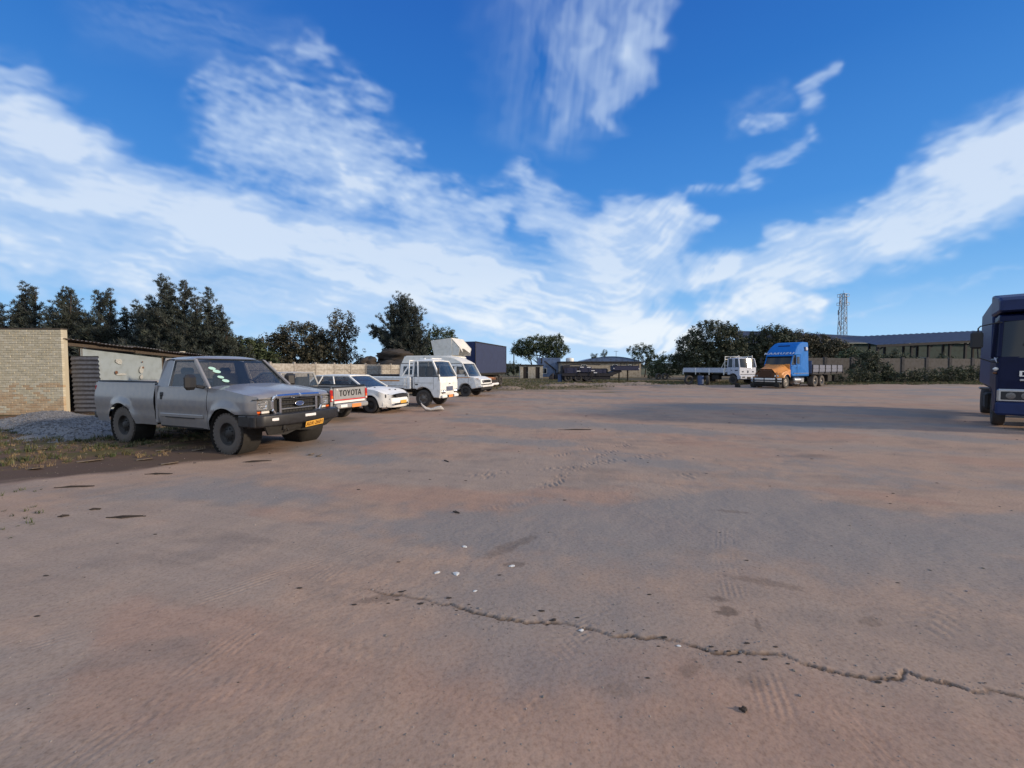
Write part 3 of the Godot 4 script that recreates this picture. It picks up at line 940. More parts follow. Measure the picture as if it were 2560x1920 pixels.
	m.lathe(Vector3(-fx - 0.12, 0.40, 0), Vector3(1, 0, 0), [[0.02, 0.0], [0.17, 0.08], [0.17, 0.2], [0.02, 0.3]], 14)
	m.box(Vector3(1.4, 0.62, 0), Vector3(0.9, 0.35, 0.7), 0.05)
	m.box(Vector3(0.3, 0.50, 0), Vector3(1.6, 0.08, 1.5), 0.02)
	m.tube([Vector3(0.9, 0.40, -0.2), Vector3(-1.2, 0.42, -0.1), Vector3(-2.4, 0.46, 0.5), Vector3(-2.9, 0.46, 0.6)], 0.04, 8)
	part("chassis", m, M.underside, o)

# ---------------------------------------------------------------- shared pieces of bodywork
func inset(p: Array, b: float) -> Array:
	var r := []
	var k := p.size()
	var area := 0.0
	for i in k:
		area += p[i].x * p[(i + 1) % k].y - p[(i + 1) % k].x * p[i].y
	var sg := 1.0 if area > 0 else -1.0
	for i in k:
		var a: Vector2 = p[(i + k - 1) % k]
		var q: Vector2 = p[i]
		var d: Vector2 = p[(i + 1) % k]
		var n1 := Vector2(-(q - a).y, (q - a).x).normalized() * sg
		var n2 := Vector2(-(d - q).y, (d - q).x).normalized() * sg
		var m := (n1 + n2).normalized()
		r.append(q + m * b / maxf(0.5, m.dot(n1)))
	return r

# a side outline swept across the width, its edges rounded in two steps
func prof(m: Mb, p: Array, hwf: Callable, b := 0.03, sides := true) -> void:
	var p1 := inset(p, b * 0.3)
	var p2 := inset(p, b)
	var k := p.size()
	for s in [-1.0, 1.0]:
		var rings := []
		for q in [[p, b], [p1, b * 0.3], [p2, 0.0]]:
			var r := PackedVector3Array()
			for i in k:
				var w: float = hwf.call(q[0][i].x, q[0][i].y) - q[1]
				r.append(Vector3(q[0][i].x, q[0][i].y, s * w))
			r.append(r[0])
			rings.append(r)
		if s < 0:
			rings.reverse()
		for j in 2:
			for i in k:
				m.quad(rings[j][i], rings[j + 1][i], rings[j + 1][i + 1], rings[j][i + 1])
		if sides:
			var ids := Geometry2D.triangulate_polygon(PackedVector2Array(p2))
			if ids.size() == 0:
				ids = Geometry2D.triangulate_polygon(PackedVector2Array(p))
				if ids.size() == 0:
					print("no side ", p[0], k)
			var last: PackedVector3Array = rings[2] if s > 0 else rings[0]
			for i in range(0, ids.size(), 3):
				m.out_tri(last[ids[i]], last[ids[i + 1]], last[ids[i + 2]], Vector3(last[ids[i]].x, last[ids[i]].y, 0))
	for i in k:
		var j := (i + 1) % k
		var wi: float = hwf.call(p[i].x, p[i].y) - b
		var wj: float = hwf.call(p[j].x, p[j].y) - b
		m.quad(Vector3(p[i].x, p[i].y, -wi), Vector3(p[i].x, p[i].y, wi), Vector3(p[j].x, p[j].y, wj), Vector3(p[j].x, p[j].y, -wj))

func arc(cx: float, cy: float, r: float, a0: float, a1: float, k := 10) -> Array:
	var o := []
	for i in k + 1:
		var t := deg_to_rad(lerpf(a0, a1, float(i) / k))
		o.append(Vector2(cx + r * cos(t), cy + r * sin(t)))
	return o

# pillars, roof and panes above a waistline
func greenhouse(o: Node3D, paint: Material, glass: Material, xb: Array, yb: float, wb: float, xt: Array, yt: float, wt: float, pil: Array, bulge := 0.06, pw := 0.06) -> void:
	var base := func(t: float, s: float) -> Vector3: return Vector3(lerpf(xb[0], xb[1], t), yb, s * wb)
	var top := func(t: float, s: float) -> Vector3: return Vector3(lerpf(xt[0], xt[1], t), yt, s * wt)
	for s in [-1.0, 1.0]:
		for i in pil.size():
			var t: float = pil[i]
			var m := Mb.new()
			m.beam(base.call(t, s), top.call(t, s), pw, pw * 1.1, 0.012)
			part("pillar", m, paint, o)
		for i in pil.size() - 1:
			var a: float = pil[i] + 0.01
			var b: float = pil[i + 1] - 0.01
			var m := Mb.new()
			var i0 := Vector3(0, 0, -s * 0.012)
			m.quad(base.call(a, s) + i0, base.call(b, s) + i0, top.call(b, s) + i0, top.call(a, s) + i0)
			part("side_window", m, glass, o)
			m = Mb.new()
			var rim := [base.call(a, s), base.call(b, s), top.call(b, s), top.call(a, s)]
			var mid: Vector3 = (rim[0] + rim[1] + rim[2] + rim[3]) / 4.0
			for e in 4:
				m.beam(rim[e].lerp(mid, 0.05) , rim[(e + 1) % 4].lerp(mid, 0.05), 0.014, 0.02)
			part("window_seal", m, M.rubber, o)
	var m := Mb.new()
	var g := []
	for i in 9:
		var t := i / 8.0
		var r := PackedVector3Array()
		for j in 11:
			var s := lerpf(-1, 1, j / 10.0)
			var e := pow(absf(s), 4.0)
			r.append(Vector3(lerpf(xt[0] + 0.03, xt[1] - 0.02, t) - 0.02 * s * s * (1.0 - t), yt + bulge * (1.0 - e) * (1.0 - pow(absf(t * 2.0 - 1.0), 3.0) * 0.7), s * (wt + 0.02)))
		g.append(r)
	m.grid(g)
	for s in [-1.0, 1.0]:
		m.beam(top.call(0.0, s), top.call(1.0, s), 0.05, 0.06, 0.015)
	m.beam(top.call(0.0, -1.0), top.call(0.0, 1.0), 0.06, 0.06, 0.015)
	m.beam(top.call(1.0, -1.0), top.call(1.0, 1.0), 0.06, 0.06, 0.015)
	part("roof", m, paint, o)
	m = Mb.new()
	m.grid(rows_between(func(s): return Vector3(xb[0] + 0.06 - 0.06 * s * s, yb, s * wb * 0.98), func(s): return Vector3(xt[0] + 0.03 - 0.03 * s * s, yt, s * wt * 0.98), 10, 3))
	part("windscreen", m, glass, o)
	m = Mb.new()
	m.quad(Vector3(xb[1], yb, -wb), Vector3(xb[1], yb, wb), Vector3(xt[1], yt, wt), Vector3(xt[1], yt, -wt))
	part("rear_window", m, glass, o)

func seats(o: Node3D, xs: Array, y: float, hw: float) -> void:
	for x in xs:
		for s in [-0.5, 0.5]:
			var m := Mb.new()
			m.box(Vector3(x, y, s * hw), Vector3(0.50, 0.16, hw * 0.75), 0.05)
			m.box(Vector3(x - 0.24, y + 0.32, s * hw), Vector3(0.14, 0.62, hw * 0.7), 0.05)
			part("seat", m, M.seat_cloth, o)

func lamp_unit(o: Node3D, c: Vector3, size: Vector3, turn := 0.0, round_lens := false) -> void:
	var h := Node3D.new()
	h.name = "headlight"
	o.add_child(h, true)
	h.position = c
	h.rotation.y = turn
	var m := Mb.new()
	if round_lens:
		m.lathe(Vector3.ZERO, Vector3(1, 0, 0), [[size.y * 0.5, 0.0], [size.y * 0.5, 0.03], [size.y * 0.42, 0.03]], 18)
	else:
		m.box(Vector3.ZERO, size, 0.012)
	part("bezel", m, M.black_plastic, h)
	m = Mb.new()
	if round_lens:
		m.lathe(Vector3(0.0, 0, 0), Vector3(1, 0, 0), [[size.y * 0.42, 0.03], [size.y * 0.25, 0.05], [0.001, 0.055]], 18)
	else:
		m.box(Vector3(size.x * 0.5, 0, 0), Vector3(0.02, size.y * 0.78, size.z * 0.82), 0.008)
	part("lens", m, M.lamp_bowl, h)

func plate(o: Node3D, c: Vector3, turn: float, m: Material, words: String, wide := 0.44) -> void:
	var b := Mb.new()
	b.box(Vector3.ZERO, Vector3(0.008, 0.115, wide), 0.002)
	var np := part("number_plate", b, m, o)
	np.transform = Transform3D(Basis(Vector3.UP, turn), c)
	if words != "":
		text("lettering", words, 0.072, M.ink_brown, np, Transform3D(Basis(Vector3.UP, PI / 2), Vector3(0.006, 0, 0)), true, 0.003, 0.85)

# ---------------------------------------------------------------- silver pickup with the lettered tailgate
func silver_pickup(at: Vector3, turn: float) -> void:
	var o := thing("pickup_truck", "silver pickup with lettered tailgate and a red stripe, behind grey pickup", "pickup", at, turn)
	var ar := [[1.55, 0.36, 0.42], [-1.50, 0.36, 0.42]]
	var wf := func(x: float, y: float) -> float:
		var w := 0.86 - 0.03 * smoothstep(0.85, 1.15, y) - 0.04 * (1.0 - smoothstep(0.42, 0.6, y))
		for q in ar:
			w += 0.03 * (1.0 - smoothstep(0.42, 0.55, Vector2(x - q[0], y - q[1]).length()))
		return w - 0.10 * smoothstep(2.0, 2.4, x)
	var low := func(x: float) -> float: return arch_low(x, 0.40, ar)
	for s in [-1.0, 1.0]:
		var m := Mb.new()
		m.skin(arch_cols(-2.40, -0.45, 18, ar), low, func(_x): return 1.09, wf, s, 8)
		m.quad(Vector3(-2.40, 1.09, s * 0.835), Vector3(-0.45, 1.09, s * 0.835), Vector3(-0.45, 1.09, s * 0.76), Vector3(-2.40, 1.09, s * 0.76))
		m.quad(Vector3(-2.40, 1.09, s * 0.76), Vector3(-0.45, 1.09, s * 0.76), Vector3(-0.45, 0.62, s * 0.75), Vector3(-2.40, 0.62, s * 0.75))
		m.box(Vector3(-2.41, 0.74, s * 0.79), Vector3(0.04, 0.66, 0.10), 0.015)
		part("bed_side", m, M.silver_paint, o)
		m = Mb.new()
		m.tube([Vector3(-2.38, 1.11, s * 0.80), Vector3(-0.5, 1.11, s * 0.80)], 0.025, 6)
		part("bed_rail", m, M.black_plastic, o)
		m = Mb.new()
		m.skin(frange(-0.42, 0.95, 10), low, func(_x): return 1.06, wf, s, 8)
		part("door", m, M.silver_paint, o)
		m = Mb.new()
		m.skin(arch_cols(0.97, 2.35, 14, ar), low, func(x): return 1.05 - 0.16 * smoothstep(1.0, 2.4, x), wf, s, 8)
		part("fender", m, M.silver_paint, o)
		var tl := Node3D.new()
		tl.name = "tail_light"
		o.add_child(tl, true)
		m = Mb.new()
		m.box(Vector3(-2.425, 0.84, s * 0.815), Vector3(0.05, 0.36, 0.115), 0.02)
		part("red_lens", m, M.red_lens, tl)
		m = Mb.new()
		m.box(Vector3(-2.452, 0.80, s * 0.80), Vector3(0.012, 0.08, 0.07), 0.004)
		part("amber_lens", m, M.amber, tl)
		m = Mb.new()
		m.box(Vector3(-2.452, 0.72, s * 0.80), Vector3(0.012, 0.06, 0.07), 0.004)
		part("clear_lens", m, M.white_lens, tl)
		wheel(o, Vector3(1.55, 0.34, s * 0.74), s, 0.34, 0.22, 0.20, M.steel_rim, M.tyre, 0, 0.05, 6)
		wheel(o, Vector3(-1.50, 0.34, s * 0.74), s, 0.34, 0.22, 0.20, M.steel_rim, M.tyre, 0, 0.05, 6)
		m = Mb.new()
		m.box(Vector3(0.86, 1.16, s * 0.99), Vector3(0.09, 0.20, 0.17), 0.035)
		part("mirror", m, M.black_plastic, o)
	greenhouse(o, M.silver_paint, M.clear_glass, [1.02, -0.45], 1.06, 0.82, [0.42, -0.36], 1.52, 0.68, [0.0, 0.72, 1.0], 0.04, 0.055)
	seats(o, [0.1], 0.75, 0.8)
	var m := Mb.new()
	var g := []
	for i in 7:
		var x := lerpf(0.98, 2.40, i / 6.0)
		var r := PackedVector3Array()
		for j in 9:
			var s := lerpf(-1, 1, j / 8.0)
			r.append(Vector3(x, 1.05 - 0.17 * smoothstep(1.0, 2.4, x) + 0.05 * (1.0 - s * s), s * (0.82 - 0.10 * smoothstep(2.0, 2.4, x))))
		g.append(r)
	m.grid(g)
	m.box(Vector3(2.36, 0.66, 0), Vector3(0.1, 0.44, 1.5), 0.04)
	part("bonnet", m, M.silver_paint, o)
	m = Mb.new()
	m.box(Vector3(-1.42, 0.60, 0), Vector3(1.92, 0.04, 1.5))
	m.box(Vector3(-0.46, 0.84, 0), Vector3(0.04, 0.46, 1.6))
	part("bed_floor", m, M.silver_paint, o)
	var tg := Node3D.new()
	tg.name = "tailgate"
	o.add_child(tg)
	m = Mb.new()
	m.box(Vector3(-2.42, 0.835, 0), Vector3(0.05, 0.47, 1.44), 0.012)
	m.box(Vector3(-2.447, 0.88, 0), Vector3(0.012, 0.30, 1.30), 0.005)
	part("panel", m, M.silver_paint, tg)
	m = Mb.new()
	m.box(Vector3(-2.41, 1.085, 0), Vector3(0.06, 0.05, 1.46), 0.012)
	part("top_rail", m, M.black_plastic, tg)
	m = Mb.new()
	m.box(Vector3(-2.452, 0.695, 0), Vector3(0.006, 0.036, 1.42))
	part("stripe", m, M.stripe_red, tg)
	m = Mb.new()
	m.box(Vector3(-2.450, 0.635, 0), Vector3(0.006, 0.065, 1.42))
	part("lower_band", m, M.white_paint, tg)
	m = Mb.new()
	m.box(Vector3(-2.46, 1.02, -0.60), Vector3(0.015, 0.05, 0.06), 0.01)
	part("latch", m, M.white_lens, tg)
	text("lettering", "TOYOTA", 0.185, M.ink, tg, Transform3D(Basis(Vector3.UP, -PI / 2), Vector3(-2.457, 0.90, 0.02)), true, 0.006, 1.06)
	var bu := Node3D.new()
	bu.name = "bumper"
	o.add_child(bu)
	m = Mb.new()
	m.box(Vector3(-2.50, 0.51, 0), Vector3(0.16, 0.14, 1.50), 0.03)
	part("bumper_bar", m, M.silver_paint, bu)
	m = Mb.new()
	m.box(Vector3(-2.586, 0.515, -0.45), Vector3(0.02, 0.09, 0.30), 0.01)
	part("step_pad", m, M.white_paint, bu)
	plate(bu, Vector3(-2.588, 0.50, 0.14), PI, M.plate_orange, "", 0.44)
	m = Mb.new()
	for s in [-1.0, 1.0]:
		m.box(Vector3(0, 0.50, s * 0.4), Vector3(4.4, 0.12, 0.07), 0.01)
	m.tube([Vector3(-1.5, 0.34, -0.7), Vector3(-1.5, 0.34, 0.7)], 0.055, 8)
	m.tube([Vector3(1.55, 0.34, -0.7), Vector3(1.55, 0.34, 0.7)], 0.045, 8)
	m.lathe(Vector3(-1.62, 0.34, 0), Vector3(1, 0, 0), [[0.02, 0.0], [0.14, 0.07], [0.14, 0.17], [0.02, 0.24]], 12)
	m.box(Vector3(1.3, 0.55, 0), Vector3(1.6, 0.3, 1.2), 0.03)
	m.box(Vector3(0.2, 0.45, 0), Vector3(1.4, 0.06, 1.4), 0.01)
	m.tube([Vector3(0.6, 0.36, 0.3), Vector3(-2.45, 0.38, 0.45)], 0.03, 6)
	part("chassis", m, M.underside, o)

# ---------------------------------------------------------------- white hatchback
func white_car(at: Vector3, turn: float) -> void:
	var o := thing("hatchback_car", "small white car with bare steel wheels between lettered tailgate and dropside truck", "car", at, turn)
	var fx := 1.23
	var ar := [[fx, 0.31, 0.36], [-fx, 0.31, 0.36]]
	var wf := func(x: float, y: float) -> float:
		var w := 0.83 - 0.03 * smoothstep(0.7, 0.95, y) - 0.05 * (1.0 - smoothstep(0.2, 0.45, y))
		for q in ar:
			w += 0.025 * (1.0 - smoothstep(0.36, 0.46, Vector2(x - q[0], y - q[1]).length()))
		return w - 0.22 * pow(smoothstep(1.5, 2.02, x), 2.0) - 0.10 * smoothstep(-1.6, -2.0, x)
	var low := func(x: float) -> float: return arch_low(x, 0.22, ar)
	var he := func(x: float) -> float: return 0.92 - 0.05 * smoothstep(0.7, 1.3, x) - 0.20 * pow(smoothstep(1.15, 2.05, x), 1.6)
	for s in [-1.0, 1.0]:
		var m := Mb.new()
		m.skin(arch_cols(0.62, 2.0, 18, ar), low, he, wf, s, 10)
		part("fender", m, M.white_paint, o)
		m = Mb.new()
		m.skin(frange(-0.42, 0.60, 8), low, func(_x): return 0.92, wf, s, 8)
		var door := part("door", m, M.white_paint, o)
		m = Mb.new()
		m.box(Vector3(-0.28, 0.80, s * 0.822), Vector3(0.16, 0.03, 0.03), 0.01)
		part("door_handle", m, M.white_paint, door)
		m = Mb.new()
		m.skin(arch_cols(-1.98, -0.44, 14, ar), low, func(_x): return 0.93, wf, s, 8)
		part("quarter_panel", m, M.white_paint, o)
		m = Mb.new()
		m.box(Vector3(1.72, 0.525, s * 0.70), Vector3(0.50, 0.045, 0.03), 0.01, Basis(Vector3.UP, s * 0.32))
		m.box(Vector3(0.08, 0.42, s * 0.845), Vector3(1.05, 0.05, 0.02), 0.006)
		part("rub_strip", m, M.black_plastic, o)
		wheel(o, Vector3(fx, 0.295, s * 0.74), s, 0.295, 0.19, 0.175, M.dark_rim, M.tyre, 0, 0.045, 8)
		wheel(o, Vector3(-fx, 0.295, s * 0.74), s, 0.295, 0.19, 0.175, M.dark_rim, M.tyre, 0, 0.045, 8)
		lamp_unit(o, Vector3(1.84, 0.635, s * 0.565), Vector3(0.12, 0.14, 0.34), -s * 0.42)
		m = Mb.new()
		m.box(Vector3(0.60, 0.97, s * 0.90), Vector3(0.10, 0.11, 0.14), 0.03)
		part("mirror", m, M.black_plastic, o)
	var g := []
	for i in 12:
		var x := lerpf(0.62, 2.03, i / 11.0)
		var r := PackedVector3Array()
		for j in 13:
			var s := lerpf(-1, 1, j / 12.0)
			r.append(Vector3(x - 0.05 * s * s * smoothstep(1.6, 2.0, x), he.call(x) + 0.05 * (1.0 - s * s), s * (wf.call(minf(x, 2.0), he.call(x)) - 0.003)))
		g.append(r)
	var m := Mb.new()
	m.grid(g)
	part("bonnet", m, M.white_paint, o)
	m = Mb.new()
	for q in [[1.05, 0.30, 0.16], [1.62, -0.22, 0.20], [1.58, 0.10, 0.12], [0.9, 0.42, 0.06]]:
		m.box(Vector3(q[0], he.call(q[0]) + 0.053 - 0.05 * q[1] * q[1] / 0.5, q[1]), Vector3(0.07, 0.008, q[2]), 0.002, Basis(Vector3(0, 0, 1), -0.12) * Basis(Vector3.UP, 0.5))
	part("bonnet_scar", m, M.black_plastic, o)
	# nose: grille, bumper
	g = []
	for i in 6:
		var y: float = [0.70, 0.56, 0.53, 0.42, 0.28, 0.20][i]
		var out: float = [0.0, 0.05, 0.10, 0.12, 0.11, 0.06][i]
		var r := PackedVector3Array()
		for j in 17:
			var s := lerpf(-1, 1, j / 16.0)
			r.append(Vector3(1.99 + out - 0.36 * pow(absf(s), 3.2), y, s * (0.66 + out * 1.0)))
		g.append(r)
	m = Mb.new()
	m.grid(g)
	part("bumper", m, M.white_paint, o)
	m = Mb.new()
	m.grid([g[0], g[1]])
	m.box(Vector3(2.03, 0.625, 0), Vector3(0.03, 0.13, 0.74), 0.01)
	part("grille", m, M.black_plastic, o)
	m = Mb.new()
	m.box(Vector3(2.105, 0.33, 0.10), Vector3(0.02, 0.07, 0.9), 0.01)
	part("air_intake", m, M.black_plastic, o)
	plate(o, Vector3(2.125, 0.40, -0.02), 0.0, M.plate_yellow, "", 0.40)
	greenhouse(o, M.white_paint, M.glass, [0.88, -1.90], 0.93, 0.76, [0.10, -1.45], 1.375, 0.60, [0.0, 0.47, 0.78, 1.0], 0.055, 0.06)
	seats(o, [-0.1, -1.0], 0.52, 0.66)
	m = Mb.new()
	m.box(Vector3(0.55, 0.80, 0), Vector3(0.3, 0.18, 1.4), 0.05)
	part("dashboard", m, M.black_plastic, o)
	m = Mb.new()
	m.box(Vector3(0.0, 0.26, 0), Vector3(3.7, 0.12, 1.36), 0.02)
	m.box(Vector3(1.2, 0.45, 0), Vector3(1.1, 0.3, 0.9), 0.02)
	m.box(Vector3(-1.3, 0.5, 0), Vector3(1.1, 0.4, 1.2), 0.02)
	for x in [fx, -fx]:
		for s in [-1.0, 1.0]:
			m.lathe(Vector3(x, 0.31, s * 0.55), Vector3(0, 0, s), [[0.34, 0.0], [0.36, 0.26]], 20)
	part("chassis", m, M.underside, o)
	m = Mb.new()
	m.tube([Vector3(0.05, 1.43, 0.40), Vector3(-0.12, 1.60, 0.45)], 0.008, 5)
	part("aerial", m, M.black_plastic, o)

# ---------------------------------------------------------------- white dropside truck
func dropside_truck(at: Vector3, turn: float) -> void:
	var o := thing("dropside_truck", "white cab-over dropside truck with orange stripes along its load bed", "truck", at, turn)
	var w := 0.84
	var hw := func(_x: float, y: float) -> float: return w - 0.06 * smoothstep(1.3, 2.1, y)
	# cab: the front axle is at x = 0
	var m := Mb.new()
	var lowp := [Vector2(-0.50, 0.78), Vector2(-0.38, 0.78)] + arc(0.0, 0.40, 0.46, 130, 20, 8) + [Vector2(0.52, 0.42), Vector2(0.80, 0.40), Vector2(0.86, 0.62), Vector2(0.86, 1.05), Vector2(0.82, 1.30), Vector2(-0.50, 1.30)]
	prof(m, lowp, hw, 0.04)
	part("cab_body", m, M.white_paint, o)
	greenhouse(o, M.white_paint, M.glass, [0.80, -0.48], 1.30, 0.82, [0.44, -0.46], 1.98, 0.74, [0.0, 0.80, 1.0], 0.10, 0.07)
	for s in [-1.0, 1.0]:
		m = Mb.new()
		m.box(Vector3(0.06, 1.04, s * 0.842), Vector3(0.92, 0.008, 0.006))
		m.box(Vector3(0.52, 1.04, s * 0.842), Vector3(0.008, 0.54, 0.006))
		m.box(Vector3(-0.41, 1.04, s * 0.842), Vector3(0.008, 0.54, 0.006))
		m.box(Vector3(-0.29, 0.97, s * 0.85), Vector3(0.13, 0.05, 0.015), 0.01)
		part("door_handle", m, M.black_plastic, o)
		wheel(o, Vector3(0, 0.37, s * 0.70), s, 0.37, 0.21, 0.21, M.steel_rim, M.tyre, 0, 0.02, 6)
		wheel(o, Vector3(-2.75, 0.37, s * 0.66), s, 0.37, 0.30, 0.21, M.steel_rim, M.tyre, 0, 0.06, 6)
		lamp_unit(o, Vector3(0.86, 0.66, s * 0.68), Vector3(0.03, 0.17, 0.17), 0.0, true)
		lamp_unit(o, Vector3(0.86, 0.66, s * 0.50), Vector3(0.03, 0.15, 0.15), 0.0, true)
		m = Mb.new()
		m.tube([Vector3(0.70, 1.75, s * 0.80), Vector3(0.82, 1.78, s * 0.95), Vector3(0.82, 1.30, s * 0.95), Vector3(0.80, 1.15, s * 0.84)], 0.012, 5)
		m.box(Vector3(0.82, 1.55, s * 0.96), Vector3(0.04, 0.28, 0.15), 0.015)
		part("mirror", m, M.black_plastic, o)
	m = Mb.new()
	m.box(Vector3(0.872, 0.78, 0), Vector3(0.02, 0.20, 0.62), 0.008)
	part("grille", m, M.bed_grey, o)
	m = Mb.new()
	m.box(Vector3(0.872, 1.0, 0), Vector3(0.01, 0.03, 0.14), 0.004)
	part("badge", m, M.ink, o)
	m = Mb.new()
	m.box(Vector3(0.90, 0.46, 0.56), Vector3(0.09, 0.13, 0.42), 0.03)
	m.box(Vector3(0.90, 0.46, -0.56), Vector3(0.09, 0.13, 0.42), 0.03)
	part("bumper", m, M.white_paint, o)
	m = Mb.new()
	m.box(Vector3(0.87, 0.46, 0), Vector3(0.06, 0.10, 0.9), 0.01)
	part("bumper_bar", m, M.underside, o)
	plate(o, Vector3(0.93, 0.46, 0.0), 0.0, M.plate_orange, "", 0.42)
	m = Mb.new()
	m.box(Vector3(0.2, 2.10, 0), Vector3(0.10, 0.04, 0.9), 0.015)
	m.box(Vector3(-0.2, 2.09, 0.45), Vector3(0.25, 0.05, 0.08), 0.015)
	part("roof_rack", m, M.white_paint, o)
	seats(o, [-0.1], 1.12, 0.75)
	# load bed
	var bed := Node3D.new()
	bed.name = "load_bed"
	o.add_child(bed)
	m = Mb.new()
	m.box(Vector3(-2.92, 0.86, 0), Vector3(4.40, 0.10, 1.86), 0.01)
	part("deck", m, M.white_paint, bed)
	for s in [-1.0, 1.0]:
		m = Mb.new()
		m.box(Vector3(-2.92, 1.09, s * 0.93), Vector3(4.36, 0.36, 0.035), 0.008)
		m.box(Vector3(-2.92, 1.255, s * 0.95), Vector3(4.36, 0.03, 0.02), 0.005)
		m.box(Vector3(-2.92, 0.93, s * 0.95), Vector3(4.36, 0.02, 0.02), 0.005)
		for x in [-0.85, -2.3, -3.6, -5.0]:
			m.box(Vector3(x, 1.09, s * 0.952), Vector3(0.05, 0.36, 0.02), 0.005)
		var side := part("dropside", m, M.white_paint, bed)
		m = Mb.new()
		for q in [[-1.62, 1.1], [-2.95, 1.05], [-4.30, 1.1]]:
			m.box(Vector3(q[0], 1.13, s * 0.951), Vector3(q[1], 0.045, 0.006))
		part("stripe", m, M.stripe_orange, side)
	m = Mb.new()
	m.box(Vector3(-5.12, 1.09, 0), Vector3(0.04, 0.38, 1.84), 0.008)
	part("tailboard", m, M.white_paint, bed)
	m = Mb.new()
	m.box(Vector3(-0.72, 1.06, 0), Vector3(0.06, 0.50, 1.86), 0.01)
	for s in [-1.0, 1.0]:
		m.box(Vector3(-0.72, 1.03, s * 0.88), Vector3(0.34, 0.52, 0.10), 0.02)
		m.beam(Vector3(-1.0, 1.30, s * 0.88), Vector3(-0.66, 1.82, s * 0.80), 0.06, 0.06, 0.01)
		m.beam(Vector3(-0.66, 1.28, s * 0.86), Vector3(-0.66, 2.02, s * 0.80), 0.05, 0.05, 0.01)
	m.beam(Vector3(-0.66, 2.0, -0.80), Vector3(-0.66, 2.0, 0.80), 0.05, 0.05, 0.01)
	m.beam(Vector3(-0.66, 1.62, -0.82), Vector3(-0.66, 1.62, 0.82), 0.04, 0.04, 0.01)
	part("headboard", m, M.white_paint, bed)
	m = Mb.new()
	for s in [-1.0, 1.0]:
		m.box(Vector3(-2.4, 0.70, s * 0.38), Vector3(5.4, 0.18, 0.08), 0.01)
	m.tube([Vector3(-2.75, 0.37, -0.7), Vector3(-2.75, 0.37, 0.7)], 0.07, 8)
	m.tube([Vector3(0, 0.37, -0.7), Vector3(0, 0.37, 0.7)], 0.05, 8)
	m.box(Vector3(-1.5, 0.55, 0.62), Vector3(0.7, 0.32, 0.36), 0.03)
	m.box(Vector3(-0.2, 0.62, 0), Vector3(1.2, 0.4, 0.8), 0.03)
	m.box(Vector3(-4.6, 0.72, 0), Vector3(0.9, 0.14, 1.2), 0.02)
	part("chassis", m, M.underside, o)

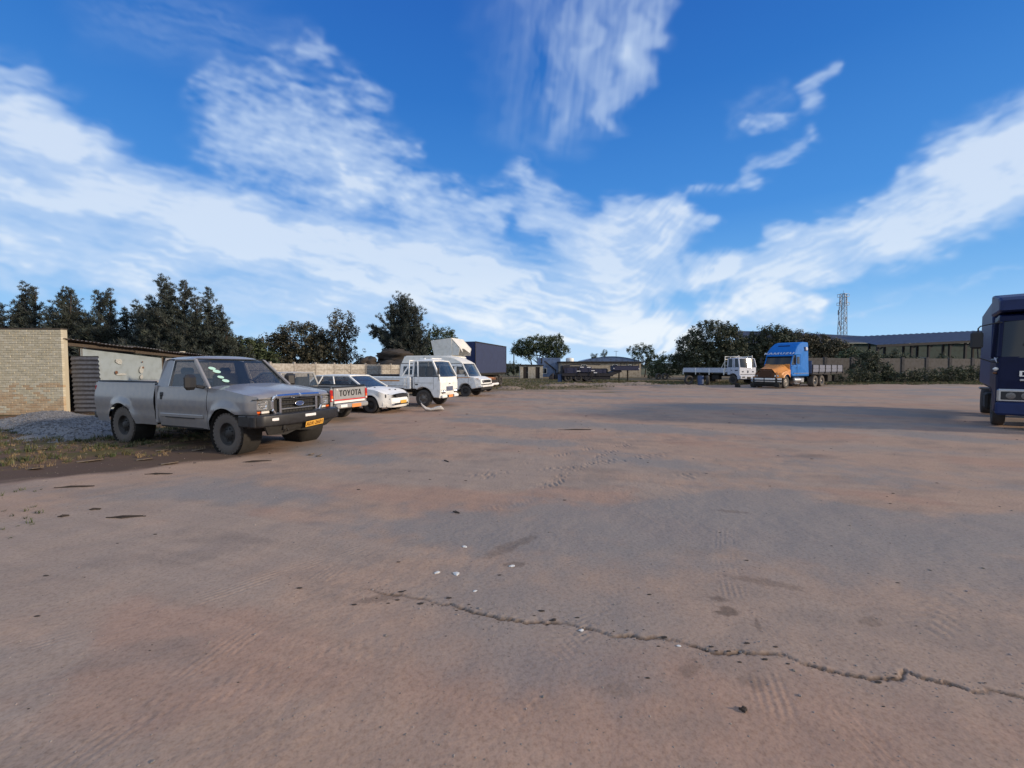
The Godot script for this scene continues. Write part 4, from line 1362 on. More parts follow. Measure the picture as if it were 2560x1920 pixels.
# ---------------------------------------------------------------- white high-roof van
func high_roof_van(at: Vector3, turn: float) -> void:
	var o := thing("high_roof_van", "white high-roof van with a stubby bonnet and thin orange stripe", "van", at, turn)
	var hw := func(x: float, y: float) -> float: return 0.92 - 0.10 * smoothstep(1.2, 2.5, y) - 0.10 * smoothstep(0.6, 1.15, x)
	var m := Mb.new()
	# front axle at x = 0
	var p := [Vector2(-4.35, 0.42)] + arc(-2.70, 0.36, 0.42, 172, 8, 8) + arc(0.0, 0.36, 0.43, 172, 14, 8) + [Vector2(0.70, 0.52), Vector2(0.95, 0.55), Vector2(1.02, 0.75), Vector2(0.98, 1.02), Vector2(0.55, 1.16), Vector2(0.22, 1.20), Vector2(-4.35, 1.20)]
	prof(m, p, hw, 0.05)
	part("body", m, M.white_paint, o)
	# upper body: side wall with openings, built of posts and panels
	for s in [-1.0, 1.0]:
		m = Mb.new()
		var yy := func(y: float) -> float: return s * float(hw.call(0.0, y))
		for q in [[-4.33, -4.05], [-3.05, -2.75], [-1.75, -1.55], [-0.72, -0.55]]:
			m.slab([Vector3(q[0], 1.20, yy.call(1.2)), Vector3(q[1], 1.20, yy.call(1.2)), Vector3(q[1], 1.90, yy.call(1.9)), Vector3(q[0] + (0.06 if q[0] < -4 else 0.0), 1.90, yy.call(1.9))], Vector3(0, 0, -s * 0.04))
		m.slab([Vector3(-4.27, 1.76, yy.call(1.76)), Vector3(-0.2, 1.76, yy.call(1.76)), Vector3(-0.25, 1.95, yy.call(1.95)), Vector3(-4.25, 1.95, yy.call(1.95))], Vector3(0, 0, -s * 0.042))
		m.slab([Vector3(-4.33, 1.19, yy.call(1.2)), Vector3(0.2, 1.19, yy.call(1.2)), Vector3(0.14, 1.30, yy.call(1.3)), Vector3(-4.33, 1.30, yy.call(1.3))], Vector3(0, 0, -s * 0.042))
		m.beam(Vector3(0.22, 1.19, yy.call(1.2)), Vector3(-0.20, 1.95, yy.call(1.95)), 0.06, 0.08, 0.012)
		part("side_panel", m, M.white_paint, o)
		for q in [[-4.07, -3.04], [-2.76, -1.74], [-1.56, -0.71]]:
			m = Mb.new()
			m.quad(Vector3(q[0], 1.28, yy.call(1.28) - s * 0.02), Vector3(q[1], 1.28, yy.call(1.28) - s * 0.02), Vector3(q[1], 1.78, yy.call(1.78) - s * 0.02), Vector3(q[0], 1.78, yy.call(1.78) - s * 0.02))
			var win := part("side_window", m, M.glass, o)
			m = Mb.new()
			var a := Vector3(q[0], 1.30, yy.call(1.30))
			var b := Vector3(q[1], 1.30, yy.call(1.30))
			var c := Vector3(q[1], 1.76, yy.call(1.76))
			var d := Vector3(q[0], 1.76, yy.call(1.76))
			for e in [[a, b], [b, c], [c, d], [d, a]]:
				m.beam(e[0], e[1], 0.02, 0.03, 0.005)
			part("window_seal", m, M.rubber, win)
		m = Mb.new()
		m.quad(Vector3(-0.56, 1.28, yy.call(1.28) - s * 0.02), Vector3(0.16, 1.28, yy.call(1.28) - s * 0.02), Vector3(-0.13, 1.80, yy.call(1.8) - s * 0.02), Vector3(-0.56, 1.80, yy.call(1.8) - s * 0.02))
		part("door_window", m, M.glass, o)
		m = Mb.new()
		m.box(Vector3(-0.60, 0.95, s * 0.925), Vector3(0.012, 0.95, 0.006))
		m.box(Vector3(0.22, 0.95, s * 0.925), Vector3(0.012, 0.40, 0.006))
		m.box(Vector3(-0.48, 1.08, s * 0.93), Vector3(0.13, 0.04, 0.02), 0.01)
		part("door_handle", m, M.black_plastic, o)
		m = Mb.new()
		m.box(Vector3(-1.8, 1.125, s * 0.925), Vector3(4.2, 0.035, 0.006))
		m.beam(Vector3(0.30, 1.125, s * 0.922), Vector3(0.85, 1.05, s * 0.875), 0.006, 0.035)
		part("stripe", m, M.stripe_orange, o)
		wheel(o, Vector3(0, 0.33, s * 0.76), s, 0.33, 0.19, 0.19, M.dark_rim, M.tyre, 0, 0.03, 6)
		wheel(o, Vector3(-2.70, 0.33, s * 0.76), s, 0.33, 0.19, 0.19, M.dark_rim, M.tyre, 0, 0.03, 6)
		lamp_unit(o, Vector3(0.98, 0.88, s * 0.62), Vector3(0.06, 0.17, 0.30), -s * 0.18)
		m = Mb.new()
		m.box(Vector3(0.10, 1.33, s * 1.05), Vector3(0.07, 0.22, 0.15), 0.03)
		m.beam(Vector3(0.12, 1.30, s * 0.9), Vector3(0.10, 1.33, s * 1.0), 0.03, 0.03)
		part("mirror", m, M.black_plastic, o)
	m = Mb.new()
	m.grid(rows_between(func(s): return Vector3(0.30 - 0.08 * s * s, 1.19, s * 0.85), func(s): return Vector3(-0.16 - 0.05 * s * s, 1.95, s * 0.76), 10, 4))
	part("windscreen", m, M.glass, o)
	# raised roof
	var rp := [Vector2(-4.27, 1.93), Vector2(-0.12, 1.93), Vector2(-0.30, 2.06), Vector2(-0.75, 2.27), Vector2(-1.30, 2.38), Vector2(-1.8, 2.42), Vector2(-4.0, 2.42), Vector2(-4.14, 2.36)]
	m = Mb.new()
	prof(m, rp, func(_x, y): return 0.86 - 0.16 * smoothstep(1.95, 2.45, y), 0.05)
	part("raised_roof", m, M.cream_paint, o)
	m = Mb.new()
	for s in [-1.0, 1.0]:
		m.beam(Vector3(-4.25, 1.94, s * 0.855), Vector3(-0.2, 1.94, s * 0.855), 0.02, 0.03, 0.005)
		m.beam(Vector3(-2.75, 1.96, s * 0.858), Vector3(-2.75, 2.36, s * 0.725), 0.012, 0.02)
	part("gutter", m, M.underside, o)
	m = Mb.new()
	m.box(Vector3(1.04, 0.62, 0), Vector3(0.14, 0.09, 1.72), 0.03)
	m.box(Vector3(0.72, 0.62, 0.84), Vector3(0.6, 0.09, 0.08), 0.02)
	m.box(Vector3(0.72, 0.62, -0.84), Vector3(0.6, 0.09, 0.08), 0.02)
	part("bumper", m, M.white_paint, o)
	m = Mb.new()
	m.box(Vector3(0.98, 0.72, 0), Vector3(0.10, 0.06, 1.66), 0.01)
	m.box(Vector3(0.96, 0.48, 0), Vector3(0.10, 0.14, 1.6), 0.02)
	m.box(Vector3(1.0, 0.90, 0), Vector3(0.05, 0.16, 0.9), 0.01)
	part("grille", m, M.black_plastic, o)
	seats(o, [-0.9, -1.9], 0.9, 0.8)
	m = Mb.new()
	m.quad(Vector3(-4.33, 1.2, -0.9), Vector3(-4.33, 1.2, 0.9), Vector3(-4.27, 1.95, 0.85), Vector3(-4.27, 1.95, -0.85))
	part("rear_doors", m, M.white_paint, o)
	m = Mb.new()
	m.box(Vector3(-1.7, 0.40, 0), Vector3(5.0, 0.10, 1.3), 0.01)
	m.tube([Vector3(0, 0.33, -0.7), Vector3(0, 0.33, 0.7)], 0.05, 8)
	m.tube([Vector3(-2.7, 0.33, -0.7), Vector3(-2.7, 0.33, 0.7)], 0.05, 8)
	part("chassis", m, M.underside, o)

# ---------------------------------------------------------------- blue sleeper truck with the orange bonnet
func sleeper_truck(at: Vector3, turn: float) -> void:
	var o := thing("sleeper_cab_truck", "tall blue sleeper-cab truck with a faded orange bonnet and flat bed", "truck", at, turn)
	var m := Mb.new()
	var hw := func(x: float, y: float) -> float: return 1.17 - 0.12 * smoothstep(2.7, 3.8, y) - 0.10 * smoothstep(-0.6, 0.2, x)
	# cab shell below the waist, and the tall sleeper behind the door
	prof(m, [Vector2(-3.05, 0.95), Vector2(-0.15, 0.95), Vector2(0.10, 1.15), Vector2(0.10, 1.95), Vector2(-1.30, 1.95), Vector2(-1.30, 2.72), Vector2(-0.38, 2.72), Vector2(-0.30, 2.82), Vector2(-0.55, 3.12), Vector2(-1.0, 3.52), Vector2(-1.55, 3.80), Vector2(-2.05, 3.90), Vector2(-3.0, 3.90), Vector2(-3.05, 3.80)], hw, 0.11)
	part("cab_shell", m, M.truck_blue, o)
	for s in [-1.0, 1.0]:
		m = Mb.new()
		m.beam(Vector3(0.06, 1.93, s * 1.03), Vector3(-0.34, 2.76, s * 1.02), 0.09, 0.09, 0.02)
		m.beam(Vector3(-0.72, 1.93, s * 1.10), Vector3(-0.74, 2.76, s * 1.07), 0.07, 0.08, 0.02)
		part("pillar", m, M.truck_blue, o)
		m = Mb.new()
		m.quad(Vector3(0.02, 1.95, s * 1.04), Vector3(-0.72, 1.95, s * 1.09), Vector3(-0.74, 2.73, s * 1.06), Vector3(-0.34, 2.73, s * 1.03))
		part("door_window", m, M.dark_glass, o)
		m = Mb.new()
		m.slab([Vector3(-0.84, 2.02, s * 1.13), Vector3(-1.22, 2.02, s * 1.15), Vector3(-1.22, 2.62, s * 1.13), Vector3(-0.84, 2.62, s * 1.11)], Vector3(0, 0, s * 0.02))
		part("quarter_window", m, M.dark_glass, o)
		m = Mb.new()
		m.slab([Vector3(-0.76, 1.94, s * 1.09), Vector3(-1.32, 1.94, s * 1.12), Vector3(-1.32, 2.76, s * 1.10), Vector3(-0.76, 2.76, s * 1.06)], Vector3(0, 0, s * 0.035))
		part("rear_pillar", m, M.truck_blue, o)
		m = Mb.new()
		m.box(Vector3(-2.4, 3.30, s * 1.125), Vector3(0.55, 0.36, 0.05), 0.04)
		part("air_vent", m, M.navy_light, o)
		m = Mb.new()
		m.lathe(Vector3(-2.45, 3.32, s * 1.16), Vector3(0, 0, s), [[0.16, 0.0], [0.15, 0.03], [0.05, 0.01], [0.001, 0.01]], 16)
		part("vent_cap", m, M.pale_blue_paint, o)
		m = Mb.new()
		m.box(Vector3(-1.6, 1.22, s * 1.172), Vector3(2.7, 0.035, 0.02), 0.005)
		part("trim_strip", m, M.dull_chrome, o)
		m = Mb.new()
		m.box(Vector3(-0.80, 1.50, s * 1.165), Vector3(0.012, 0.9, 0.01))
		m.box(Vector3(-0.70, 1.68, s * 1.165), Vector3(0.14, 0.05, 0.02), 0.01)
		part("door_handle", m, M.navy, o)
		m = Mb.new()
		m.box(Vector3(0.05, 2.30, s * 1.34), Vector3(0.10, 0.50, 0.20), 0.04)
		m.tube([Vector3(-0.25, 2.66, s * 1.06), Vector3(0.02, 2.62, s * 1.32), Vector3(0.04, 2.0, s * 1.32), Vector3(-0.02, 1.80, s * 1.10)], 0.015, 6)
		part("mirror", m, M.black_plastic, o)
		# bonnet wing
		m = Mb.new()
		var ar := [[0.95, 0.52, 0.62]]
		m.skin(arch_cols(0.12, 1.95, 16, ar), func(x): return arch_low(x, 0.85, ar), func(x): return 1.50 - 0.28 * smoothstep(0.2, 1.9, x), func(x, y): return 1.06 + 0.14 * (1.0 - smoothstep(0.62, 0.86, Vector2(x - 0.95, y - 0.52).length())) - 0.25 * smoothstep(1.5, 1.95, x), s, 8)
		part("wing", m, M.truck_orange, o)
		wheel(o, Vector3(0.95, 0.50, s * 0.98), s, 0.50, 0.28, 0.29, M.steel_rim, M.tyre, 0, 0.0, 8)
		for x in [-4.3, -5.65]:
			wheel(o, Vector3(x, 0.50, s * 0.93), s, 0.50, 0.50, 0.29, M.steel_rim, M.dusty_tyre, 0, 0.12, 8)
		lamp_unit(o, Vector3(1.86, 1.02, s * 0.78), Vector3(0.08, 0.17, 0.34), -s * 0.4)
		m = Mb.new()
		m.lathe(Vector3(-1.1, 0.62, s * 0.88), Vector3(1, 0, 0), [[0.001, -0.55], [0.27, -0.55], [0.29, -0.5], [0.29, 0.5], [0.27, 0.55], [0.001, 0.55]], 18)
		part("fuel_tank", m, M.dull_chrome, o)
		m = Mb.new()
		m.box(Vector3(-0.9, 0.33, s * 1.02), Vector3(0.9, 0.05, 0.3), 0.02)
		m.box(Vector3(-1.9, 0.62, s * 1.0), Vector3(0.5, 0.4, 0.3), 0.04)
		part("step", m, M.dull_chrome, o)
	# bonnet top
	var g := []
	for i in 10:
		var x := lerpf(0.10, 1.98, i / 9.0)
		var r := PackedVector3Array()
		for j in 15:
			var s := lerpf(-1, 1, j / 14.0)
			var w := 1.06 - 0.25 * smoothstep(1.5, 1.95, x)
			var edge := 1.50 - 0.28 * smoothstep(0.2, 1.9, x)
			var y := edge + (0.46 - 0.10 * smoothstep(0.2, 1.9, x)) * smoothstep(1.0, 0.55, absf(s))
			r.append(Vector3(x, y, s * w))
		g.append(r)
	m = Mb.new()
	m.grid(g)
	m.box(Vector3(0.06, 1.75, 0), Vector3(0.2, 0.5, 2.0), 0.04)
	var bon := part("bonnet", m, M.truck_orange, o)
	m = Mb.new()
	m.box(Vector3(0.75, 1.81, -0.55), Vector3(0.30, 0.07, 0.13), 0.02)
	part("bonnet_vent", m, M.rust, bon)
	# grille opening, bumper
	m = Mb.new()
	m.slab([Vector3(1.95, 0.80, -0.52), Vector3(1.95, 0.80, 0.52), Vector3(1.93, 1.50, 0.50), Vector3(1.93, 1.50, -0.50)], Vector3(0.06, 0, 0))
	var gr := part("grille", m, M.rust, o)
	for k in 7:
		m = Mb.new()
		m.box(Vector3(2.02, 0.88 + 0.09 * k, 0), Vector3(0.025, 0.03, 0.98), 0.006)
		part("slat", m, M.underside, gr)
	m = Mb.new()
	m.box(Vector3(1.86, 1.05, 0), Vector3(0.12, 0.50, 1.7), 0.03)
	part("nose_panel", m, M.rust, o)
	for q in [[0.76, 0.14], [0.56, 0.13], [0.36, 0.12]]:
		for s in [-1.0, 1.0]:
			m = Mb.new()
			m.beam(Vector3(2.22, q[0], s * 0.04), Vector3(2.20, q[0], s * 0.62), 0.06, q[1], 0.025)
			m.beam(Vector3(2.20, q[0], s * 0.62), Vector3(1.92, q[0], s * 1.20), 0.06, q[1], 0.025)
			part("bumper_bar", m, M.white_paint if q[0] > 0.7 else (M.dull_chrome if q[0] > 0.5 else M.underside), o)
	m = Mb.new()
	m.box(Vector3(2.08, 0.50, 0), Vector3(0.12, 0.70, 1.9), 0.04)
	m.box(Vector3(1.95, 0.26, 0.95), Vector3(0.5, 0.3, 0.4), 0.05)
	m.box(Vector3(1.95, 0.26, -0.95), Vector3(0.5, 0.3, 0.4), 0.05)
	part("bumper_frame", m, M.underside, o)
	# windscreen, visor with the name
	m = Mb.new()
	m.grid(rows_between(func(s): return Vector3(0.20 - 0.12 * s * s, 1.95, s * 1.02), func(s): return Vector3(-0.24 - 0.10 * s * s, 2.74, s * 0.98), 12, 4))
	part("windscreen", m, M.dark_glass, o)
	m = Mb.new()
	m.grid(rows_between(func(s): return Vector3(-0.05 - 0.10 * s * s, 2.66, s * 1.06), func(s): return Vector3(-0.34 - 0.08 * s * s, 2.92, s * 1.04), 12, 2))
	m.grid(rows_between(func(s): return Vector3(-0.05 - 0.10 * s * s, 2.66, s * 1.06), func(s): return Vector3(-0.30 - 0.08 * s * s, 2.70, s * 1.04), 12, 2))
	part("visor", m, M.truck_blue, o)
	var tf := Basis(Vector3.UP, PI / 2) * Basis(Vector3.RIGHT, -0.82)
	text("lettering", "KAMUZU", 0.24, M.pale_blue_paint, o, Transform3D(tf, Vector3(-0.26, 2.90, 0.05)), true, 0.01, 1.75)
	m = Mb.new()
	m.box(Vector3(-1.03, 3.56, 0.0), Vector3(0.05, 0.10, 0.95), 0.02, Basis(Vector3(0, 0, 1), 0.7))
	part("roof_slot", m, M.navy, o)
	# flat bed with strapped sides
	var bed := Node3D.new()
	bed.name = "flat_bed"
	o.add_child(bed)
	m = Mb.new()
	m.box(Vector3(-6.7, 1.20, 0), Vector3(6.6, 0.16, 2.44), 0.02)
	part("deck", m, M.wreck_dark, bed)
	m = Mb.new()
	m.box(Vector3(-3.42, 1.75, 0), Vector3(0.08, 1.1, 2.44), 0.02)
	part("headboard", m, M.bed_grey, bed)
	for s in [-1.0, 1.0]:
		for k in 5:
			m = Mb.new()
			m.box(Vector3(-4.12 - k * 1.28, 1.62, s * 1.22), Vector3(1.16, 0.62, 0.06), 0.02)
			m.box(Vector3(-4.12 - k * 1.28, 1.62, s * 1.255), Vector3(1.0, 0.06, 0.03), 0.01)
			part("side_board", m, M.bed_grey, bed)
		for k in 6:
			m = Mb.new()
			m.box(Vector3(-3.48 - k * 1.28, 1.58, s * 1.25), Vector3(0.09, 0.80, 0.08), 0.01)
			part("stake", m, M.wreck_dark, bed)
	m = Mb.new()
	for s in [-1.0, 1.0]:
		m.box(Vector3(-4.2, 0.85, s * 0.42), Vector3(10.6, 0.26, 0.09), 0.01)
	for x in [0.95, -4.3, -5.65]:
		m.tube([Vector3(x, 0.5, -0.9), Vector3(x, 0.5, 0.9)], 0.09, 8)
	m.box(Vector3(0.9, 0.9, 0), Vector3(1.5, 0.7, 1.0), 0.05)
	m.box(Vector3(-8.6, 0.7, 0), Vector3(0.1, 0.6, 2.2), 0.02)
	m.box(Vector3(-7.6, 0.72, 0.8), Vector3(0.9, 0.6, 0.5), 0.04)
	m.box(Vector3(-7.6, 0.72, -0.8), Vector3(0.9, 0.6, 0.5), 0.04)
	part("chassis", m, M.underside, o)

# ---------------------------------------------------------------- pale flatbed truck beside it
func pale_flatbed(at: Vector3, turn: float) -> void:
	var o := thing("flatbed_truck", "pale white flatbed truck with sun glaring off its windscreen", "truck", at, turn)
	var hw := func(_x: float, y: float) -> float: return 1.14 - 0.07 * smoothstep(1.9, 2.8, y)
	var m := Mb.new()
	prof(m, [Vector2(-1.45, 0.95), Vector2(-1.15, 0.95)] + arc(-0.78, 0.50, 0.60, 130, 30, 7) + [Vector2(-0.2, 0.52), Vector2(0.0, 0.50), Vector2(0.03, 0.95), Vector2(0.0, 1.72), Vector2(-1.45, 1.72)], hw, 0.05)
	part("cab_body", m, M.pale_blue_paint, o)
	greenhouse(o, M.pale_blue_paint, M.dark_glass, [0.0, -1.45], 1.72, 1.10, [-0.20, -1.42], 2.62, 1.04, [0.0, 0.42, 0.55, 1.0], 0.10, 0.10)
	m = Mb.new()
	m.box(Vector3(0.035, 1.28, 0), Vector3(0.02, 0.26, 0.13), 0.01)
	m.box(Vector3(0.035, 1.02, 0), Vector3(0.02, 0.05, 2.0), 0.005)
	m.box(Vector3(0.04, 1.28, 0.68), Vector3(0.02, 0.10, 0.20), 0.008)
	m.box(Vector3(0.04, 1.28, -0.68), Vector3(0.02, 0.10, 0.20), 0.008)
	part("grille", m, M.navy, o)
	m = Mb.new()
	m.box(Vector3(0.08, 0.72, 0), Vector3(0.14, 0.34, 2.26), 0.04)
	var bu := part("bumper", m, M.pale_blue_paint, o)
	m = Mb.new()
	m.box(Vector3(0.155, 0.74, 0.70), Vector3(0.02, 0.12, 0.36), 0.01)
	m.box(Vector3(0.155, 0.74, -0.70), Vector3(0.02, 0.12, 0.36), 0.01)
	m.box(Vector3(0.155, 0.66, 0), Vector3(0.02, 0.20, 0.5), 0.01)
	part("lamp_recess", m, M.underside, bu)
	for s in [-1.0, 1.0]:
		m = Mb.new()
		m.box(Vector3(-0.35, 1.42, s * 1.142), Vector3(0.36, 0.10, 0.02), 0.01)
		m.box(Vector3(-0.92, 1.42, s * 1.142), Vector3(0.16, 0.07, 0.02), 0.01)
		m.box(Vector3(-1.08, 1.45, s * 1.14), Vector3(0.012, 1.0, 0.008))
		part("door_trim", m, M.navy, o)
		wheel(o, Vector3(-0.78, 0.47, s * 0.98), s, 0.47, 0.27, 0.27, M.dark_rim, M.tyre, 0, 0.0, 8)
		wheel(o, Vector3(-5.2, 0.47, s * 0.92), s, 0.47, 0.46, 0.27, M.dark_rim, M.tyre, 0, 0.1, 8)
	# bed
	var bed := Node3D.new()
	bed.name = "flat_bed"
	o.add_child(bed)
	m = Mb.new()
	m.box(Vector3(-4.75, 1.12, 0), Vector3(5.9, 0.10, 2.34), 0.02)
	part("deck", m, M.wreck_dark, bed)
	for s in [-1.0, 1.0]:
		for k in 3:
			m = Mb.new()
			m.box(Vector3(-2.82 - k * 1.94, 1.42, s * 1.17), Vector3(1.88, 0.50, 0.05), 0.015)
			m.box(Vector3(-2.82 - k * 1.94, 1.64, s * 1.20), Vector3(1.88, 0.05, 0.03), 0.01)
			part("dropside", m, M.pale_blue_paint, bed)
		for k in 4:
			m = Mb.new()
			m.box(Vector3(-1.84 - k * 1.94, 1.22, s * 1.19), Vector3(0.10, 0.62, 0.07), 0.015)
			part("stake", m, M.white_paint, bed)
	m = Mb.new()
	m.box(Vector3(-7.68, 1.42, 0), Vector3(0.05, 0.5, 2.3), 0.015)
	part("tailboard", m, M.pale_blue_paint, bed)
	m = Mb.new()
	for s in [-1.0, -0.35, 0.35, 1.0]:
		m.beam(Vector3(-1.78, 1.1, s * 1.12), Vector3(-1.78, 2.86, s * 1.12), 0.07, 0.07, 0.01)
	for y in [1.5, 1.9, 2.3, 2.55, 2.82]:
		m.beam(Vector3(-1.78, y, -1.15), Vector3(-1.78, y, 1.15), 0.06, 0.07, 0.01)
	for s in [-1.0, 1.0]:
		m.beam(Vector3(-2.3, 1.5, s * 1.14), Vector3(-1.80, 2.3, s * 1.14), 0.06, 0.06, 0.01)
		m.beam(Vector3(-1.78, 2.80, s * 0.9), Vector3(-0.3, 2.84, s * 0.9), 0.06, 0.06, 0.01)
		m.beam(Vector3(-0.3, 2.66, s * 0.9), Vector3(-0.3, 2.95, s * 0.9), 0.06, 0.06, 0.01)
	part("ladder_rack", m, M.cream_paint, bed)
	m = Mb.new()
	for s in [-1.0, 1.0]:
		m.box(Vector3(-3.9, 0.90, s * 0.42), Vector3(7.4, 0.24, 0.09), 0.01)
	m.box(Vector3(-3.2, 0.68, 0.7), Vector3(0.9, 0.5, 0.5), 0.04)
	m.box(Vector3(-0.9, 0.8, 0), Vector3(1.2, 0.6, 1.0), 0.05)
	m.tube([Vector3(-5.2, 0.47, -0.9), Vector3(-5.2, 0.47, 0.9)], 0.09, 8)
	m.tube([Vector3(-0.78, 0.47, -0.9), Vector3(-0.78, 0.47, 0.9)], 0.07, 8)
	part("chassis", m, M.underside, o)

# ---------------------------------------------------------------- dark blue box truck
func navy_truck(at: Vector3, turn: float) -> void:
	var o := thing("box_truck", "dark navy cab-over truck with roof deflector and silver headlight panel", "truck", at, turn)
	var hw := func(x: float, y: float) -> float: return 1.14 - 0.05 * smoothstep(1.9, 3.1, y) - 0.05 * smoothstep(-0.2, 0.05, x)
	var m := Mb.new()
	prof(m, [Vector2(-1.75, 0.95), Vector2(-1.55, 0.95)] + arc(-1.10, 0.46, 0.62, 128, 20, 8) + [Vector2(-0.30, 0.44), Vector2(-0.04, 0.42), Vector2(0.05, 0.75), Vector2(0.05, 1.35), Vector2(0.0, 2.0), Vector2(-1.75, 2.0)], hw, 0.07)
	part("cab_body", m, M.navy, o)
	for s in [-1.0, 1.0]:
		m = Mb.new()
		m.beam(Vector3(-0.03, 1.98, s * 1.06), Vector3(-0.24, 3.02, s * 1.02), 0.08, 0.10, 0.02)
		m.beam(Vector3(-1.15, 1.98, s * 1.12), Vector3(-1.15, 3.02, s * 1.07), 0.06, 0.09, 0.02)
		part("pillar", m, M.navy, o)
		m = Mb.new()
		m.quad(Vector3(-0.08, 1.99, s * 1.08), Vector3(-1.12, 1.99, s * 1.10), Vector3(-1.12, 3.0, s * 1.05), Vector3(-0.28, 3.0, s * 1.03))
		part("door_window", m, M.clear_glass, o)
		m = Mb.new()
		m.slab([Vector3(-1.17, 1.98, s * 1.14), Vector3(-1.75, 1.98, s * 1.14), Vector3(-1.72, 3.04, s * 1.09), Vector3(-1.17, 3.04, s * 1.09)], Vector3(0, 0, -s * 0.05))
		part("rear_pillar", m, M.navy, o)
		# mirror on its bent arm
		var mi := Node3D.new()
		mi.name = "mirror"
		o.add_child(mi, true)
		m = Mb.new()
		m.tube([Vector3(-0.10, 2.96, s * 1.03), Vector3(0.02, 2.94, s * 1.16), Vector3(0.16, 2.86, s * 1.44), Vector3(0.18, 2.80, s * 1.48), Vector3(0.18, 2.30, s * 1.48), Vector3(0.16, 1.98, s * 1.46), Vector3(0.06, 1.86, s * 1.20), Vector3(-0.02, 1.84, s * 1.06)], 0.017, 7)
		part("mirror_arm", m, M.black_plastic, mi)
		m = Mb.new()
		m.box(Vector3(0.19, 2.47, s * 1.50), Vector3(0.11, 0.48, 0.25), 0.045)
		part("mirror_head", m, M.black_plastic, mi)
		# corner deflector lamp
		m = Mb.new()
		m.box(Vector3(-0.02, 1.66, s * 1.10), Vector3(0.20, 0.10, 0.10), 0.04, Basis(Vector3.UP, -s * 0.5))
		part("indicator", m, M.white_lens, o)
		m = Mb.new()
		m.box(Vector3(-0.03, 1.55, s * 1.11), Vector3(0.18, 0.07, 0.08), 0.03, Basis(Vector3.UP, -s * 0.5))
		part("indicator_base", m, M.rust, o)
		m = Mb.new()
		m.slab([Vector3(-0.06, 1.99, s * 1.145), Vector3(0.05, 1.96, s * 1.12), Vector3(0.07, 1.84, s * 1.10), Vector3(0.02, 1.92, s * 1.13)], Vector3(0.01, 0, s * 0.01))
		part("wind_deflector", m, M.pale_blue_paint, o)
		wheel(o, Vector3(-1.10, 0.46, s * 0.98), s, 0.46, 0.27, 0.27, M.dark_rim, M.tyre, 0, 0.0, 8)
		wheel(o, Vector3(-5.6, 0.46, s * 0.92), s, 0.46, 0.48, 0.27, M.dark_rim, M.tyre, 0, 0.1, 8)
		# headlamp panel
		var h := Node3D.new()
		h.name = "headlight"
		o.add_child(h, true)
		m = Mb.new()
		m.box(Vector3(0.10, 0.93, s * 0.70), Vector3(0.10, 0.36, 0.76), 0.035)
		part("bezel", m, M.dull_chrome, h)
		m = Mb.new()
		m.box(Vector3(0.155, 0.93, s * 0.70), Vector3(0.02, 0.23, 0.62), 0.01)
		part("bowl", m, M.black_plastic, h)
		m = Mb.new()
		m.lathe(Vector3(0.165, 0.93, s * 0.55), Vector3(1, 0, 0), [[0.10, 0.0], [0.06, -0.03 + 0.04], [0.001, 0.005]], 16)
		m.lathe(Vector3(0.165, 0.93, s * 0.83), Vector3(1, 0, 0), [[0.09, 0.0], [0.05, 0.01], [0.001, 0.005]], 16)
		part("lens", m, M.steel_rim, h)
		m = Mb.new()
		m.box(Vector3(-2.9, 0.62, s * 0.98), Vector3(1.1, 0.52, 0.42), 0.06)
		part("fuel_tank", m, M.underside, o)
		m = Mb.new()
		m.box(Vector3(-2.05, 1.05, s * 1.17), Vector3(0.6, 0.06, 0.34), 0.02)
		part("mudguard", m, M.steel_rim, o)
	m = Mb.new()
	m.grid(rows_between(func(s): return Vector3(0.04 - 0.08 * s * s, 1.97, s * 1.05), func(s): return Vector3(-0.18 - 0.07 * s * s, 3.03, s * 1.01), 12, 4))
	var ws := part("windscreen", m, M.dark_glass, o)
	m = Mb.new()
	for s in [-0.7, 0.1]:
		m.beam(Vector3(0.07, 2.0, s), Vector3(0.0, 2.35, s + 0.55), 0.015, 0.02)
	part("wiper", m, M.rubber, ws)
	m = Mb.new()
	prof(m, [Vector2(-1.75, 3.0), Vector2(-0.20, 3.0), Vector2(-0.24, 3.14), Vector2(-0.40, 3.20), Vector2(-1.75, 3.22)], func(_x, _y): return 1.08, 0.05)
	part("roof", m, M.navy, o)
	m = Mb.new()
	prof(m, [Vector2(-0.30, 3.26), Vector2(-0.16, 3.30), Vector2(-0.16, 3.58), Vector2(-0.35, 3.68), Vector2(-1.2, 3.84), Vector2(-1.75, 3.90), Vector2(-1.75, 3.26)], func(x, _y): return 1.16 - 0.08 * smoothstep(-0.8, -0.1, x), 0.06)
	part("roof_deflector", m, M.navy_light, o)
	m = Mb.new()
	m.box(Vector3(0.075, 1.36, 0), Vector3(0.03, 0.06, 1.36), 0.01)
	part("trim_strip", m, M.dull_chrome, o)
	text("lettering", "DAF", 0.15, M.chrome, o, Transform3D(Basis(Vector3.UP, PI / 2), Vector3(0.075, 1.53, 0.42)), true, 0.02, 1.5)
	m = Mb.new()
	for k in 3:
		m.box(Vector3(0.06, 1.02 + k * 0.10, 0), Vector3(0.04, 0.05, 0.62), 0.012)
	part("grille", m, M.black_plastic, o)
	m = Mb.new()
	m.box(Vector3(0.06, 0.57, 0), Vector3(0.20, 0.36, 2.20), 0.05)
	var bu := part("bumper", m, M.navy_light, o)
	m = Mb.new()
	m.box(Vector3(0.155, 0.52, 0), Vector3(0.03, 0.14, 1.1), 0.01)
	part("air_intake", m, M.underside, bu)
	m = Mb.new()
	m.box(Vector3(-5.0, 2.45, 0), Vector3(5.9, 2.70, 2.24), 0.03)
	part("box_body", m, M.navy_light, o)
	m = Mb.new()
